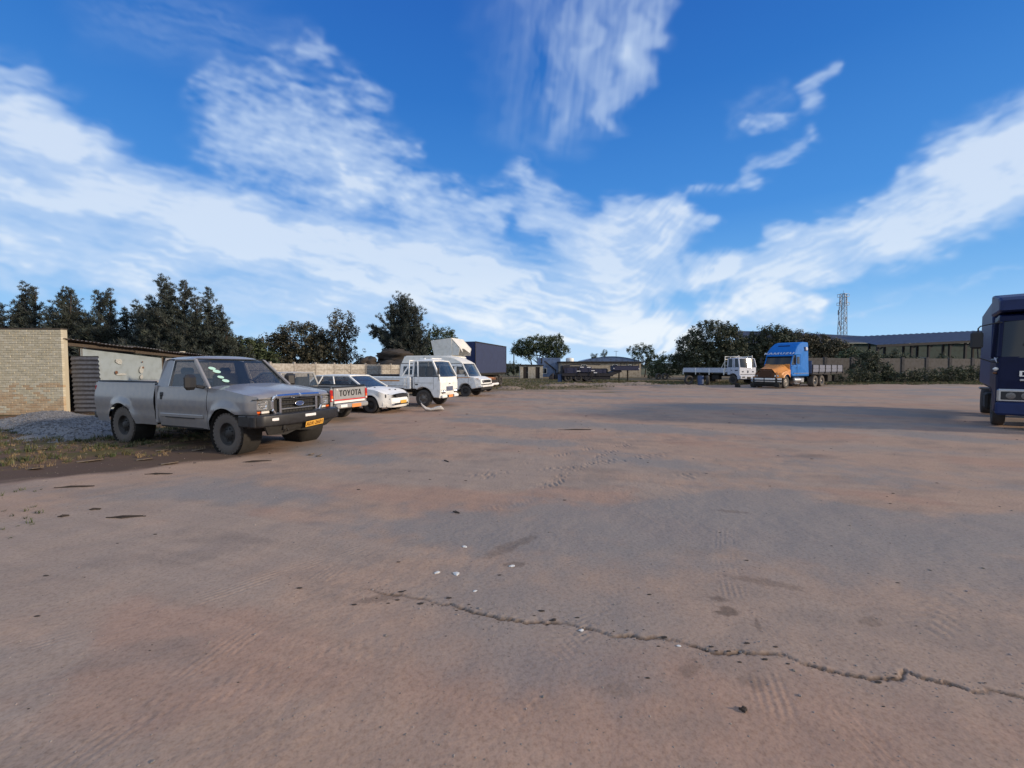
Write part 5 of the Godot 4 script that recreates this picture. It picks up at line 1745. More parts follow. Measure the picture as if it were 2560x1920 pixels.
	for s in [-1.0, 1.0]:
		m.box(Vector3(-4.2, 0.90, s * 0.42), Vector3(7.2, 0.24, 0.09), 0.01)
	m.box(Vector3(-1.0, 0.8, 0), Vector3(1.4, 0.5, 1.0), 0.05)
	m.box(Vector3(-4.9, 1.05, 0), Vector3(5.9, 0.12, 2.0), 0.01)
	m.tube([Vector3(-5.6, 0.46, -0.9), Vector3(-5.6, 0.46, 0.9)], 0.09, 8)
	m.tube([Vector3(-1.1, 0.46, -0.9), Vector3(-1.1, 0.46, 0.9)], 0.07, 8)
	part("chassis", m, M.underside, o)
	seats(o, [-1.0], 1.75, 1.0)

# ---------------------------------------------------------------- blue curtain-sided body behind the van
func blue_box_trailer(at: Vector3, turn: float) -> void:
	var o := thing("box_trailer", "dull blue tarpaulin box trailer standing behind the white van", "trailer", at, turn)
	# x runs along its length, 0 at the end towards the yard
	var m := Mb.new()
	var g := []
	for s in [-1.0, 1.0]:
		g = []
		for i in 34:
			var x := -8.3 * i / 33.0
			var r := PackedVector3Array()
			for k in 9:
				var y := lerpf(1.24, 3.70, k / 8.0)
				r.append(Vector3(x, y, s * (1.22 + 0.012 * sin(x * 4.3) * sin(PI * k / 8.0) + 0.008 * sin(x * 9.1 + k))))
			g.append(r)
		m.grid(g)
	part("curtain_side", m, M.tarp_blue, o)
	m = Mb.new()
	m.box(Vector3(0.0, 2.47, 0), Vector3(0.05, 2.48, 2.40), 0.015)
	m.box(Vector3(-8.3, 2.47, 0), Vector3(0.05, 2.48, 2.40), 0.015)
	part("end_panel", m, M.navy_light, o)
	m = Mb.new()
	m.box(Vector3(-4.15, 3.72, 0), Vector3(8.36, 0.05, 2.50), 0.01)
	part("roof", m, M.tarp_blue, o)
	m = Mb.new()
	for s in [-1.0, 1.0]:
		m.box(Vector3(-4.15, 3.72, s * 1.245), Vector3(8.40, 0.08, 0.03), 0.008)
		m.box(Vector3(-4.15, 1.22, s * 1.24), Vector3(8.40, 0.10, 0.04), 0.01)
		for x in [0.015, -8.315]:
			m.box(Vector3(x, 2.45, s * 1.235), Vector3(0.07, 2.54, 0.05), 0.01)
	part("frame_rail", m, M.wreck_dark, o)
	m = Mb.new()
	m.box(Vector3(-4.15, 1.12, 0), Vector3(8.3, 0.14, 2.3), 0.01)
	for s in [-1.0, 1.0]:
		m.box(Vector3(-4.15, 0.90, s * 0.45), Vector3(8.2, 0.30, 0.1), 0.01)
		m.beam(Vector3(-1.6, 0.05, s * 0.8), Vector3(-1.6, 1.1, s * 0.8), 0.12, 0.12, 0.01)
	m.box(Vector3(-0.1, 0.60, 0), Vector3(0.10, 0.16, 2.2), 0.02)
	part("chassis", m, M.underside, o)
	for x in [-5.6, -6.9]:
		for s in [-1.0, 1.0]:
			wheel(o, Vector3(x, 0.48, s * 0.95), s, 0.48, 0.46, 0.28, M.dark_rim, M.tyre, 0, 0.1, 8)

# ---------------------------------------------------------------- white truck with the roof fairing, mostly behind the van
func fairing_truck(at: Vector3, turn: float) -> void:
	var o := thing("fairing_truck", "white truck with tall pale wind fairing on its cab, behind van", "truck", at, turn)
	var m := Mb.new()
	prof(m, [Vector2(-1.6, 0.9), Vector2(-0.05, 0.55), Vector2(0.05, 1.5), Vector2(-0.15, 2.45), Vector2(-0.3, 2.52), Vector2(-1.6, 2.52)], func(_x, _y): return 1.1, 0.06)
	part("cab_body", m, M.white_paint, o)
	m = Mb.new()
	m.quad(Vector3(0.058, 1.55, -0.98), Vector3(0.058, 1.55, 0.98), Vector3(-0.11, 2.36, 0.96), Vector3(-0.11, 2.36, -0.96))
	part("windscreen", m, M.dark_glass, o)
	m = Mb.new()
	# fairing: two side cheeks and a raked front with an opening
	for s in [-1.0, 1.0]:
		m.slab([Vector3(-1.62, 2.54, s * 0.95), Vector3(-0.25, 2.54, s * 0.95), Vector3(-0.30, 3.68, s * 0.95), Vector3(-1.85, 3.52, s * 0.95)], Vector3(0, 0, s * 0.05))
	m.slab([Vector3(-0.30, 3.68, -0.97), Vector3(-0.30, 3.68, 0.97), Vector3(0.30, 3.05, 0.97), Vector3(0.36, 2.72, 0.60), Vector3(0.10, 3.02, 0.15), Vector3(0.10, 3.02, -0.15), Vector3(0.36, 2.72, -0.60), Vector3(0.30, 3.05, -0.97)], Vector3(-0.05, -0.02, 0))
	m.slab([Vector3(-0.30, 3.68, 0.97), Vector3(-0.30, 2.54, 0.97), Vector3(0.22, 2.54, 0.97), Vector3(0.30, 3.05, 0.97)], Vector3(0, 0, -0.03))
	m.slab([Vector3(-0.30, 3.68, -0.97), Vector3(-0.30, 2.54, -0.97), Vector3(0.22, 2.54, -0.97), Vector3(0.30, 3.05, -0.97)], Vector3(0, 0, 0.03))
	m.slab([Vector3(-1.85, 3.52, -0.97), Vector3(-1.85, 3.52, 0.97), Vector3(-0.30, 3.68, 0.97), Vector3(-0.30, 3.68, -0.97)], Vector3(0, 0.03, 0))
	part("wind_fairing", m, M.cream_paint, o)
	m = Mb.new()
	m.box(Vector3(-4.6, 1.1, 0), Vector3(5.8, 0.2, 2.3), 0.02)
	m.box(Vector3(-4.0, 0.85, 0), Vector3(7.4, 0.25, 0.9), 0.02)
	part("flat_bed", m, M.wreck_dark, o)
	for s in [-1.0, 1.0]:
		wheel(o, Vector3(-0.95, 0.46, s * 0.92), s, 0.46, 0.26, 0.27, M.dark_rim, M.tyre, 0, 0.0, 8)
		wheel(o, Vector3(-5.4, 0.46, s * 0.90), s, 0.46, 0.44, 0.27, M.dark_rim, M.tyre, 0, 0.1, 8)

func orange_nose_car(at: Vector3, turn: float) -> void:
	var o := thing("old_car", "old car with an orange bonnet and white bumper beyond the white van", "car", at, turn)
	var m := Mb.new()
	prof(m, [Vector2(-3.6, 0.35)] + arc(-2.75, 0.33, 0.38, 172, 8, 6) + arc(-0.65, 0.33, 0.38, 172, 8, 6) + [Vector2(-0.03, 0.45), Vector2(0.0, 0.80), Vector2(-0.2, 0.92), Vector2(-1.2, 1.0), Vector2(-3.6, 1.0)], func(_x, _y): return 0.80, 0.05)
	part("body", m, M.rust, o)
	m = Mb.new()
	prof(m, [Vector2(-1.25, 0.98), Vector2(-0.15, 0.90), Vector2(-0.05, 0.94), Vector2(-0.3, 1.0), Vector2(-1.25, 1.07)], func(_x, _y): return 0.79, 0.02)
	part("bonnet", m, M.truck_orange, o)
	m = Mb.new()
	m.box(Vector3(0.06, 0.55, 0), Vector3(0.12, 0.15, 1.66), 0.04)
	part("bumper", m, M.white_paint, o)
	m = Mb.new()
	m.box(Vector3(0.0, 0.74, 0), Vector3(0.04, 0.18, 1.4), 0.02)
	part("grille", m, M.underside, o)
	greenhouse(o, M.rust, M.dark_glass, [-1.25, -3.2], 1.0, 0.75, [-1.75, -2.9], 1.42, 0.62, [0.0, 0.5, 1.0], 0.05, 0.06)
	for s in [-1.0, 1.0]:
		wheel(o, Vector3(-0.65, 0.31, s * 0.70), s, 0.31, 0.18, 0.18, M.dark_rim, M.tyre, 0, 0.03, 6)
		wheel(o, Vector3(-2.75, 0.31, s * 0.70), s, 0.31, 0.18, 0.18, M.dark_rim, M.tyre, 0, 0.03, 6)

# ---------------------------------------------------------------- dark blue wrecked low trailer in front of the cream building
func wrecked_trailer(at: Vector3, turn: float) -> void:
	var o := thing("wrecked_trailer", "dark blue wrecked low-bed trailer on thin legs before cream building", "trailer", at, turn)
	# x from 0 at its tail to 9 at the raised neck
	var m := Mb.new()
	m.box(Vector3(3.0, 0.85, 0), Vector3(6.0, 0.34, 2.3), 0.03)
	m.box(Vector3(2.6, 0.60, 0), Vector3(5.0, 0.5, 1.2), 0.05)
	m.beam(Vector3(5.7, 0.9, 0), Vector3(7.0, 1.40, 0), 1.9, 0.42, 0.03)
	part("low_deck", m, M.wreck_dark, o)
	m = Mb.new()
	m.box(Vector3(7.6, 1.62, 0), Vector3(2.9, 0.52, 2.2), 0.03)
	m.box(Vector3(7.6, 1.90, 0), Vector3(2.95, 0.05, 2.26), 0.01)
	part("raised_neck", m, M.wreck_blue, o)
	for k in 5:
		m = Mb.new()
		m.box(Vector3(6.2 + k * 0.69, 2.12, 1.10), Vector3(0.07, 0.45, 0.07), 0.01)
		m.beam(Vector3(6.2 + k * 0.69, 2.33, 1.10), Vector3(6.32 + k * 0.69, 2.42, 1.10), 0.06, 0.06)
		part("stake", m, M.wreck_dark, o)
	m = Mb.new()
	m.beam(Vector3(6.2, 2.34, 1.10), Vector3(9.0, 2.30, 1.10), 0.05, 0.06)
	part("top_rail", m, M.wreck_dark, o)
	for x in [6.75, 8.1]:
		m = Mb.new()
		m.beam(Vector3(x, 0.0, 0.85 - (x - 6.75) * 0.9), Vector3(x, 1.45, 0.85 - (x - 6.75) * 0.9), 0.14, 0.14, 0.01)
		m.box(Vector3(x, 0.02, 0.85 - (x - 6.75) * 0.9), Vector3(0.3, 0.04, 0.3), 0.01)
		part("landing_leg", m, M.underside, o)
	for q in [[1.0, 1.35, 1.5, 0.65], [2.7, 1.45, 1.5, 0.62], [4.4, 1.25, 1.5, 0.42]]:
		m = Mb.new()
		m.box(Vector3(q[0], q[1], 1.14), Vector3(q[2], q[3], 0.07), 0.02)
		m.box(Vector3(q[0] - q[2] * 0.3, q[1] + 0.05, 1.19), Vector3(0.05, q[3] * 0.9, 0.04))
		m.box(Vector3(q[0] + q[2] * 0.3, q[1] + 0.05, 1.19), Vector3(0.05, q[3] * 0.9, 0.04))
		part("side_board", m, M.wreck_blue, o)
	m = Mb.new()
	for q in [[2.3, 1.74], [3.1, 1.72], [1.9, 1.28], [3.6, 1.33], [3.9, 1.1], [6.05, 1.6], [9.0, 1.56]]:
		var b := Mb.new()
		b.box(Vector3(q[0], q[1], 1.20), Vector3(0.42 if q[0] < 5 else 0.12, 0.10, 0.03), 0.01)
		part("reflector", b, M.reflector, o)
	m = Mb.new()
	m.box(Vector3(1.8, 1.40, 0.0), Vector3(2.8, 0.95, 1.8), 0.12)
	m.box(Vector3(0.5, 1.45, 0.2), Vector3(1.1, 1.05, 1.5), 0.15)
	m.box(Vector3(3.4, 0.62, 1.0), Vector3(4.6, 0.55, 0.10), 0.03)
	m.box(Vector3(4.4, 1.25, -0.2), Vector3(2.2, 0.7, 1.6), 0.12)
	m.tube([Vector3(0.1, 1.9, 0.6), Vector3(1.3, 2.05, 0.7), Vector3(2.6, 2.12, 0.6), Vector3(4.6, 2.06, 0.6)], 0.06, 6)
	part("load", m, M.wreck_dark, o)
	for x in [0.7, 1.9, 3.1]:
		for s in [-1.0, 1.0]:
			wheel(o, Vector3(x, 0.46, s * 0.92), s, 0.46, 0.30, 0.26, M.dark_rim, M.tyre, 0, 0.06, 6)
	m = Mb.new()
	for q in [[2.0, 0.0], [3.4, 0.1], [4.2, 0.0]]:
		m.tube([Vector3(q[0], 1.2, 1.22), Vector3(q[0] + 0.15, 0.6, 1.3), Vector3(q[0] + 0.7, 0.25, 1.32), Vector3(q[0] + 1.2, 0.45, 1.3)], 0.035, 5)
	part("hanging_strap", m, M.wreck_dark, o)

# ---------------------------------------------------------------- the yard
const EDGE := [[-1.5, 3.25], [-0.93, 3.09], [-0.45, 2.95], [-0.3, 2.85], [-0.05, 2.78], [0.38, 2.72], [0.6, 2.63], [0.77, 2.57], [1.04, 2.55], [1.2, 2.43], [1.41, 2.45], [1.61, 2.39], [1.7, 2.32], [1.91, 2.25], [2.18, 2.26], [2.31, 2.18], [2.6, 2.12], [3.4, 1.9], [6.0, 1.4]]
# tyre tracks: from (x, depth) to (x, depth), width, lug pitch, depth of print in mm, pattern
const TRACKS := [
	[-0.9, 0.9, 1.9, 4.6, 0.20, 0.055, 5.0, 0], [0.30, 0.9, 0.62, 4.4, 0.20, 0.048, 4.5, 1], [0.80, 0.9, 2.3, 4.5, 0.18, 0.060, 4.5, 2], [1.50, 0.9, 1.75, 3.6, 0.14, 0.050, 3.5, 2], [-3.4, 1.4, 0.3, 2.9, 0.20, 0.07, 3.5, 1], [-3.2, 2.2, 0.4, 5.6, 0.2, 0.09, 4.0, 2], [-2.2, 0.9, -1.0, 5.0, 0.2, 0.06, 3.5, 2],
	[0.2, 5.6, 2.8, 9.8, 0.24, 0.13, 11.0, 0], [3.4, 8.4, -0.6, 6.4, 0.26, 0.13, 10.0, 1], [2.4, 6.4, 5.6, 7.8, 0.26, 0.13, 10.0, 1], [-0.9, 6.4, 2.2, 9.4, 0.22, 0.12, 8.0, 0], [3.4, 3.0, 6.2, 7.0, 0.24, 0.11, 8.0, 1], [2.6, 2.6, 5.6, 5.2, 0.24, 0.10, 7.0, 0],
]
# dark stains: x, depth, half length, half width, turn, strength
const STAINS := [[2.0, 3.25, 0.30, 0.07, -0.4, 0.5], [1.52, 3.02, 0.07, 0.05, 0.0, 0.8], [1.50, 2.86, 0.10, 0.06, 0.3, 0.9], [1.62, 2.70, 0.12, 0.02, 1.2, 0.6], [0.0, 3.95, 0.40, 0.09, 0.8, 0.55], [0.02, 3.55, 0.12, 0.06, 0.2, 0.6], [2.6, 4.9, 0.22, 0.06, -0.2, 0.55], [5.6, 8.0, 0.5, 0.16, 0.1, 0.4], [3.9, 9.5, 0.55, 0.16, 0.1, 0.3], [9.5, 13.0, 1.0, 0.2, 0.1, 0.3], [25.0, 31.0, 2.0, 0.4, 0.0, 0.8], [16.0, 33.0, 1.0, 0.2, 0.1, 0.6], [2.4, 2.75, 0.10, 0.06, 0.4, 0.45], [1.0, 2.30, 0.12, 0.05, 0.7, 0.5], [-1.0, 3.02, 0.16, 0.05, 0.2, 0.6], [1.3, 2.2, 0.09, 0.06, 0.0, 0.4], [0.55, 2.15, 0.1, 0.06, 0.0, 0.35]]
var gn: Array[FastNoiseLite] = []

func edge_at(x: float) -> float:
	for i in EDGE.size() - 1:
		if x <= EDGE[i + 1][0]:
			var t := clampf((x - EDGE[i][0]) / (EDGE[i + 1][0] - EDGE[i][0]), 0, 1)
			return lerpf(EDGE[i][1], EDGE[i + 1][1], t)
	return EDGE[-1][1]

func ground_height(x: float, z: float) -> float:
	var h := gn[0].get_noise_2d(x * 0.25, z * 0.25) * 0.035 * smoothstep(3.0, 12.0, absf(z) + absf(x) * 0.3)
	if z > 24.0:
		return h + gn[1].get_noise_2d(x, z) * 0.02
	h += gn[1].get_noise_2d(x * 1.2, z * 1.2) * 0.012
	if z < 12.0 and absf(x) < 9.0:
		var rough := smoothstep(0.1, 0.6, gn[0].get_noise_2d(x * 0.8 + 50.0, z * 0.8) + 0.25)
		h += gn[2].get_noise_2d(x * 7.0, z * 7.0) * 0.0026 * (0.2 + rough) + gn[2].get_noise_2d(x * 30.0, z * 30.0) * 0.0008
		if z < 10.0:
			for t in TRACKS:
				var a := Vector2(t[0], t[1])
				var b := Vector2(t[2], t[3])
				var d := (b - a).normalized()
				var q := Vector2(x, z) - a
				var s := q.dot(d)
				var c := q.dot(Vector2(-d.y, d.x)) + 0.05 * sin(s * 1.7)
				var l := (b - a).length()
				if s < 0.0 or s > l or absf(c) > t[4] * 0.62:
					continue
				var u: float = c / (t[4] * 0.5)
				var ph := 0.0
				if t[7] == 0:
					ph = s / t[5] + absf(u) * 0.9
				elif t[7] == 1:
					ph = s / t[5] + u * 0.7 + 0.3 * sin(u * 5.0)
				else:
					ph = u * 2.2
				var lug := smoothstep(-0.15, 0.5, sin(ph * TAU) + 1.0 * gn[2].get_noise_2d(x * 14.0, z * 14.0))
				var keep := smoothstep(-0.22, 0.30, gn[1].get_noise_2d(x * 2.2 + t[0] * 7.0, z * 2.2)) * (1.0 - smoothstep(0.9, 1.2, absf(u))) * smoothstep(0.0, 0.15, s) * smoothstep(l, l - 0.2, s)
				h -= float(t[6]) * (0.0006 if z < 5.0 else 0.001) * keep * (lug - 0.2)
		if z < 4.0 and x > -1.6 and x < 6.0:
			var e := edge_at(x) + gn[1].get_noise_2d(x * 5.0, 3.0) * 0.05 + gn[2].get_noise_2d(x * 26.0, 9.0) * 0.014
			var up := smoothstep(-1.35, -0.5, x) * (0.8 + 0.5 * gn[1].get_noise_2d(x * 1.5, 77.0))
			var dz := z - e
			h += 0.0055 * up * smoothstep(-0.006, 0.014, dz) * (1.0 - 0.85 * smoothstep(0.05, 0.8, dz))
			# the undercut foot of the edge, open here and silted up there
			var open := 0.45 + 0.55 * smoothstep(-0.25, 0.25, gn[1].get_noise_2d(x * 3.2, 31.0) + 0.12)
			h -= 0.014 * up * open * exp(-pow((dz + 0.002) / 0.010, 2.0))
			h += 0.006 * up * exp(-pow((dz - 0.02) / 0.03, 2.0)) * gn[2].get_noise_2d(x * 12.0, z * 16.0)
	return h

func ground_color(x: float, z: float) -> Color:
	var tan_ := Color(0.394, 0.278, 0.210)
	var grey_ := Color(0.353, 0.273, 0.221)
	var red_ := Color(0.384, 0.247, 0.184)
	# wheel-swept bands run across the yard
	var u := x * 0.95 - z * 0.31
	var v := x * 0.31 + z * 0.95
	var n0 := gn[0].get_noise_2d(u * 0.35, v * 0.9)
	var n1 := gn[0].get_noise_2d(x * 1.3 + 31.0, z * 1.6)
	var n2 := gn[1].get_noise_2d(x * 3.2, z * 3.2 + 11.0)
	var c := tan_.lerp(grey_, smoothstep(-0.12, 0.32, n0 + n1 * 0.35 + n2 * 0.12))
	var r := gn[0].get_noise_2d(u * 0.5 + 90.0, v * 1.1 - 20.0) + n1 * 0.3
	c = c.lerp(red_, 0.7 * smoothstep(0.10, 0.42, r + n2 * 0.15))
	c = c.lerp(Color(0.259, 0.206, 0.174), 0.5 * smoothstep(0.15, 0.5, gn[1].get_noise_2d(x * 0.7 - 40.0, z * 1.2) + n2 * 0.2))
	# swept streaks, and the greyer, harder ground across the right of the yard
	c *= 1.0 + 0.10 * gn[1].get_noise_2d(u * 0.7 + n0 * 2.0, v * 6.5)
	c = c.lerp(Color(0.268, 0.240, 0.222), 0.85 * smoothstep(-0.05, 0.30, gn[0].get_noise_2d(u * 0.4 + 12.0, v * 0.8 + 7.0) + n2 * 0.15 + 0.22 * smoothstep(0.5, 3.0, x) * smoothstep(9.0, 6.0, z) - 0.10))
	if z < 14.0:
		var n3 := gn[2].get_noise_2d(x * 10.0, z * 12.0)
		c *= 1.0 + 0.05 * n3
		if z < 4.0 and x > -1.6:
			var e := edge_at(x) + gn[1].get_noise_2d(x * 5.0, 3.0) * 0.05
			var fade := smoothstep(4.0, 3.0, z) * smoothstep(-1.6, -0.4, x)
			var k := smoothstep(-0.5, 0.1, z - e) * smoothstep(-1.4, -0.6, x)
			c = c.lerp(Color(0.336, 0.261, 0.213), 0.5 * k * fade)
			c = c.lerp(Color(0.370, 0.249, 0.188), 0.30 * (1.0 - k) * fade)
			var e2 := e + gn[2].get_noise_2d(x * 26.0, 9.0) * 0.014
			c = c.lerp(Color(0.096, 0.066, 0.048), 0.90 * exp(-pow((z - e2 + 0.001) / (0.009 + 0.012 * absf(gn[2].get_noise_2d(x * 9.0, 5.0))), 2.0)) * smoothstep(-1.3, -0.8, x) * (0.55 + 0.45 * smoothstep(-0.35, 0.15, gn[1].get_noise_2d(x * 3.2, 31.0) + 0.1)))  # shade in the cracked edge painted into the soil colour as a dark line
	for s in STAINS:
		var q := Vector2(x - s[0], z - s[1])
		if absf(q.x) < s[2] * 2.2 and absf(q.y) < s[2] * 2.2:
			q = q.rotated(-s[4])
			var d := Vector2(q.x / s[2], q.y / s[3]).length() + 0.5 * gn[1].get_noise_2d(x * 8.0 / maxf(0.4, s[2] * 2.0), z * 8.0 / maxf(0.4, s[2] * 2.0))
			c = c.lerp(Color(0.125, 0.092, 0.074), 0.75 * float(s[5]) * (1.0 - smoothstep(0.55, 1.1, d)))
	# oily soil beside the grey pickup
	if x < -3.2 and z < 16.0:
		var sd := (x + 7.5) * -0.637 + (z - 6.1) * 0.771
		sd += 0.35 * gn[0].get_noise_2d(x * 1.6, z * 1.6) + 0.10 * n2
		var al := (x + 7.5) * 0.771 + (z - 6.1) * 0.637
		var dk := smoothstep(-0.25, 0.15, sd) * (1.0 - smoothstep(3.0, 4.2, al + 0.4 * n2))
		c = c.lerp(Color(0.088, 0.061, 0.048), 0.92 * dk)
		var dry := smoothstep(1.0, 1.7, sd + n2 * 0.4) * (1.0 - smoothstep(3.2, 4.5, al))
		c = c.lerp(Color(0.192, 0.118, 0.070), 0.75 * dry * smoothstep(-0.3, 0.3, n2 + 0.1))
		var gs := smoothstep(0.05, 0.35, gn[1].get_noise_2d(x * 1.1 + 5.0, z * 1.1)) * smoothstep(-6.0, -7.5, x) * smoothstep(1.3, 2.0, sd)
		c = c.lerp(Color(0.082, 0.083, 0.032), 0.7 * gs)
	# verges
	var vg := 0.0
	if z > 26.0:
		vg = maxf(vg, smoothstep(0.0, 2.0, 6.0 - absf(x - 1.0) * 0.7) * smoothstep(30.5, 34.0, z + n0 * 5.0 + x * 0.2))
		vg = maxf(vg, smoothstep(40.5, 43.5, z + n0 * 4.0 + n2 * 1.5))
		vg = maxf(vg, smoothstep(-1.5, -3.5, x) * smoothstep(23.0, 26.0, z))
		c = c.lerp(Color(0.130, 0.109, 0.048).lerp(Color(0.211, 0.149, 0.084), smoothstep(-0.2, 0.3, n2 + n1)), 0.85 * vg)
	return c

func make_ground() -> void:
	for q in [[0.35, 3, 41], [0.8, 3, 42], [1.0, 3, 43]]:
		var f := FastNoiseLite.new()
		f.noise_type = FastNoiseLite.TYPE_SIMPLEX_SMOOTH
		f.frequency = q[0]
		f.fractal_octaves = q[1]
		f.seed = q[2]
		gn.append(f)
	var xs := []
	var x := 0.0
	var st := 0.0125
	while x < 2500.0:
		xs.append(x)
		if x > 2.6:
			st *= 1.0 + (0.024 if x < 30.0 else 0.06)
		x += st
	var full := []
	for i in range(xs.size() - 1, 0, -1):
		full.append(-xs[i])
	full.append_array(xs)
	var zs := [-40.0, -20.0, -10.0, -5.0, -2.5, -1.2, -0.5, 0.0, 0.4, 0.7, 0.95]
	var z := 1.15
	st = 0.0092
	while z < 2500.0:
		zs.append(z)
		if z > 3.3:
			st *= 1.0 + (0.022 if z < 30.0 else 0.05)
		z += st
	var nx := full.size()
	var nz := zs.size()
	var v := PackedVector3Array()
	v.resize(nx * nz)
	var c := PackedColorArray()
	c.resize(nx * nz)
	for j in nz:
		for i in nx:
			var far: bool = zs[j] > 90.0 or absf(full[i]) > 90.0
			v[j * nx + i] = Vector3(full[i], 0.0 if far else ground_height(full[i], zs[j]), -zs[j])
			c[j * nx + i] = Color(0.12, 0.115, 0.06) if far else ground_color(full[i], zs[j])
	var nn := PackedVector3Array()
	nn.resize(nx * nz)
	for j in nz:
		var j0 := maxi(j - 1, 0)
		var j1 := mini(j + 1, nz - 1)
		for i in nx:
			var i0 := maxi(i - 1, 0)
			var i1 := mini(i + 1, nx - 1)
			var a := v[j * nx + i1] - v[j * nx + i0]
			var b := v[j1 * nx + i] - v[j0 * nx + i]
			nn[j * nx + i] = a.cross(b).normalized()
	var idx := PackedInt32Array()
	idx.resize((nx - 1) * (nz - 1) * 6)
	var k := 0
	for j in nz - 1:
		for i in nx - 1:
			var p := j * nx + i
			idx[k] = p
			idx[k + 1] = p + nx
			idx[k + 2] = p + nx + 1
			idx[k + 3] = p
			idx[k + 4] = p + nx + 1
			idx[k + 5] = p + 1
			k += 6
	var arr := []
	arr.resize(Mesh.ARRAY_MAX)
	arr[Mesh.ARRAY_VERTEX] = v
	arr[Mesh.ARRAY_NORMAL] = nn
	arr[Mesh.ARRAY_COLOR] = c
	arr[Mesh.ARRAY_INDEX] = idx
	var am := ArrayMesh.new()
	am.add_surface_from_arrays(Mesh.PRIMITIVE_TRIANGLES, arr)
	var m := mat("dirt", Color(1, 1, 1), 0.95, 0.0, "grain_soft", 0.55, "grit", 0.14)
	m.vertex_color_use_as_albedo = true
	m.uv1_world_triplanar = true
	m.metallic_specular = 0.25
	m.detail_enabled = true
	m.detail_blend_mode = BaseMaterial3D.BLEND_MODE_MUL
	m.detail_albedo = T.speck_soft
	m.detail_uv_layer = BaseMaterial3D.DETAIL_UV_2
	m.uv2_triplanar = true
	m.uv2_world_triplanar = true
	m.uv2_scale = Vector3.ONE * 1.7
	var o := MeshInstance3D.new()
	o.name = "ground"
	o.mesh = am
	o.material_override = m
	o.set_meta("kind", "structure")
	add_child(o)
	print("ground ", nx, "x", nz)

func rock_mesh(sd: int, flat := 0.6, n := 7, m := 10) -> ArrayMesh:
	var f := FastNoiseLite.new()
	f.seed = sd
	f.frequency = 0.9
	var rows := []
	for i in n + 1:
		var r := PackedVector3Array()
		var t := PI * i / n
		for j in m:
			var p := TAU * j / m
			var d := Vector3(sin(t) * cos(p), cos(t), sin(t) * sin(p))
			r.append(d * (1.0 + 0.55 * f.get_noise_3dv(d * 1.3) + 0.22 * f.get_noise_3dv(d * 3.7 + Vector3(9, 0, 0))) * Vector3(1, flat, 1))
		rows.append(r)
	var mb := Mb.new()
	mb.grid(rows, true, n < 6)
	return mb.mesh()

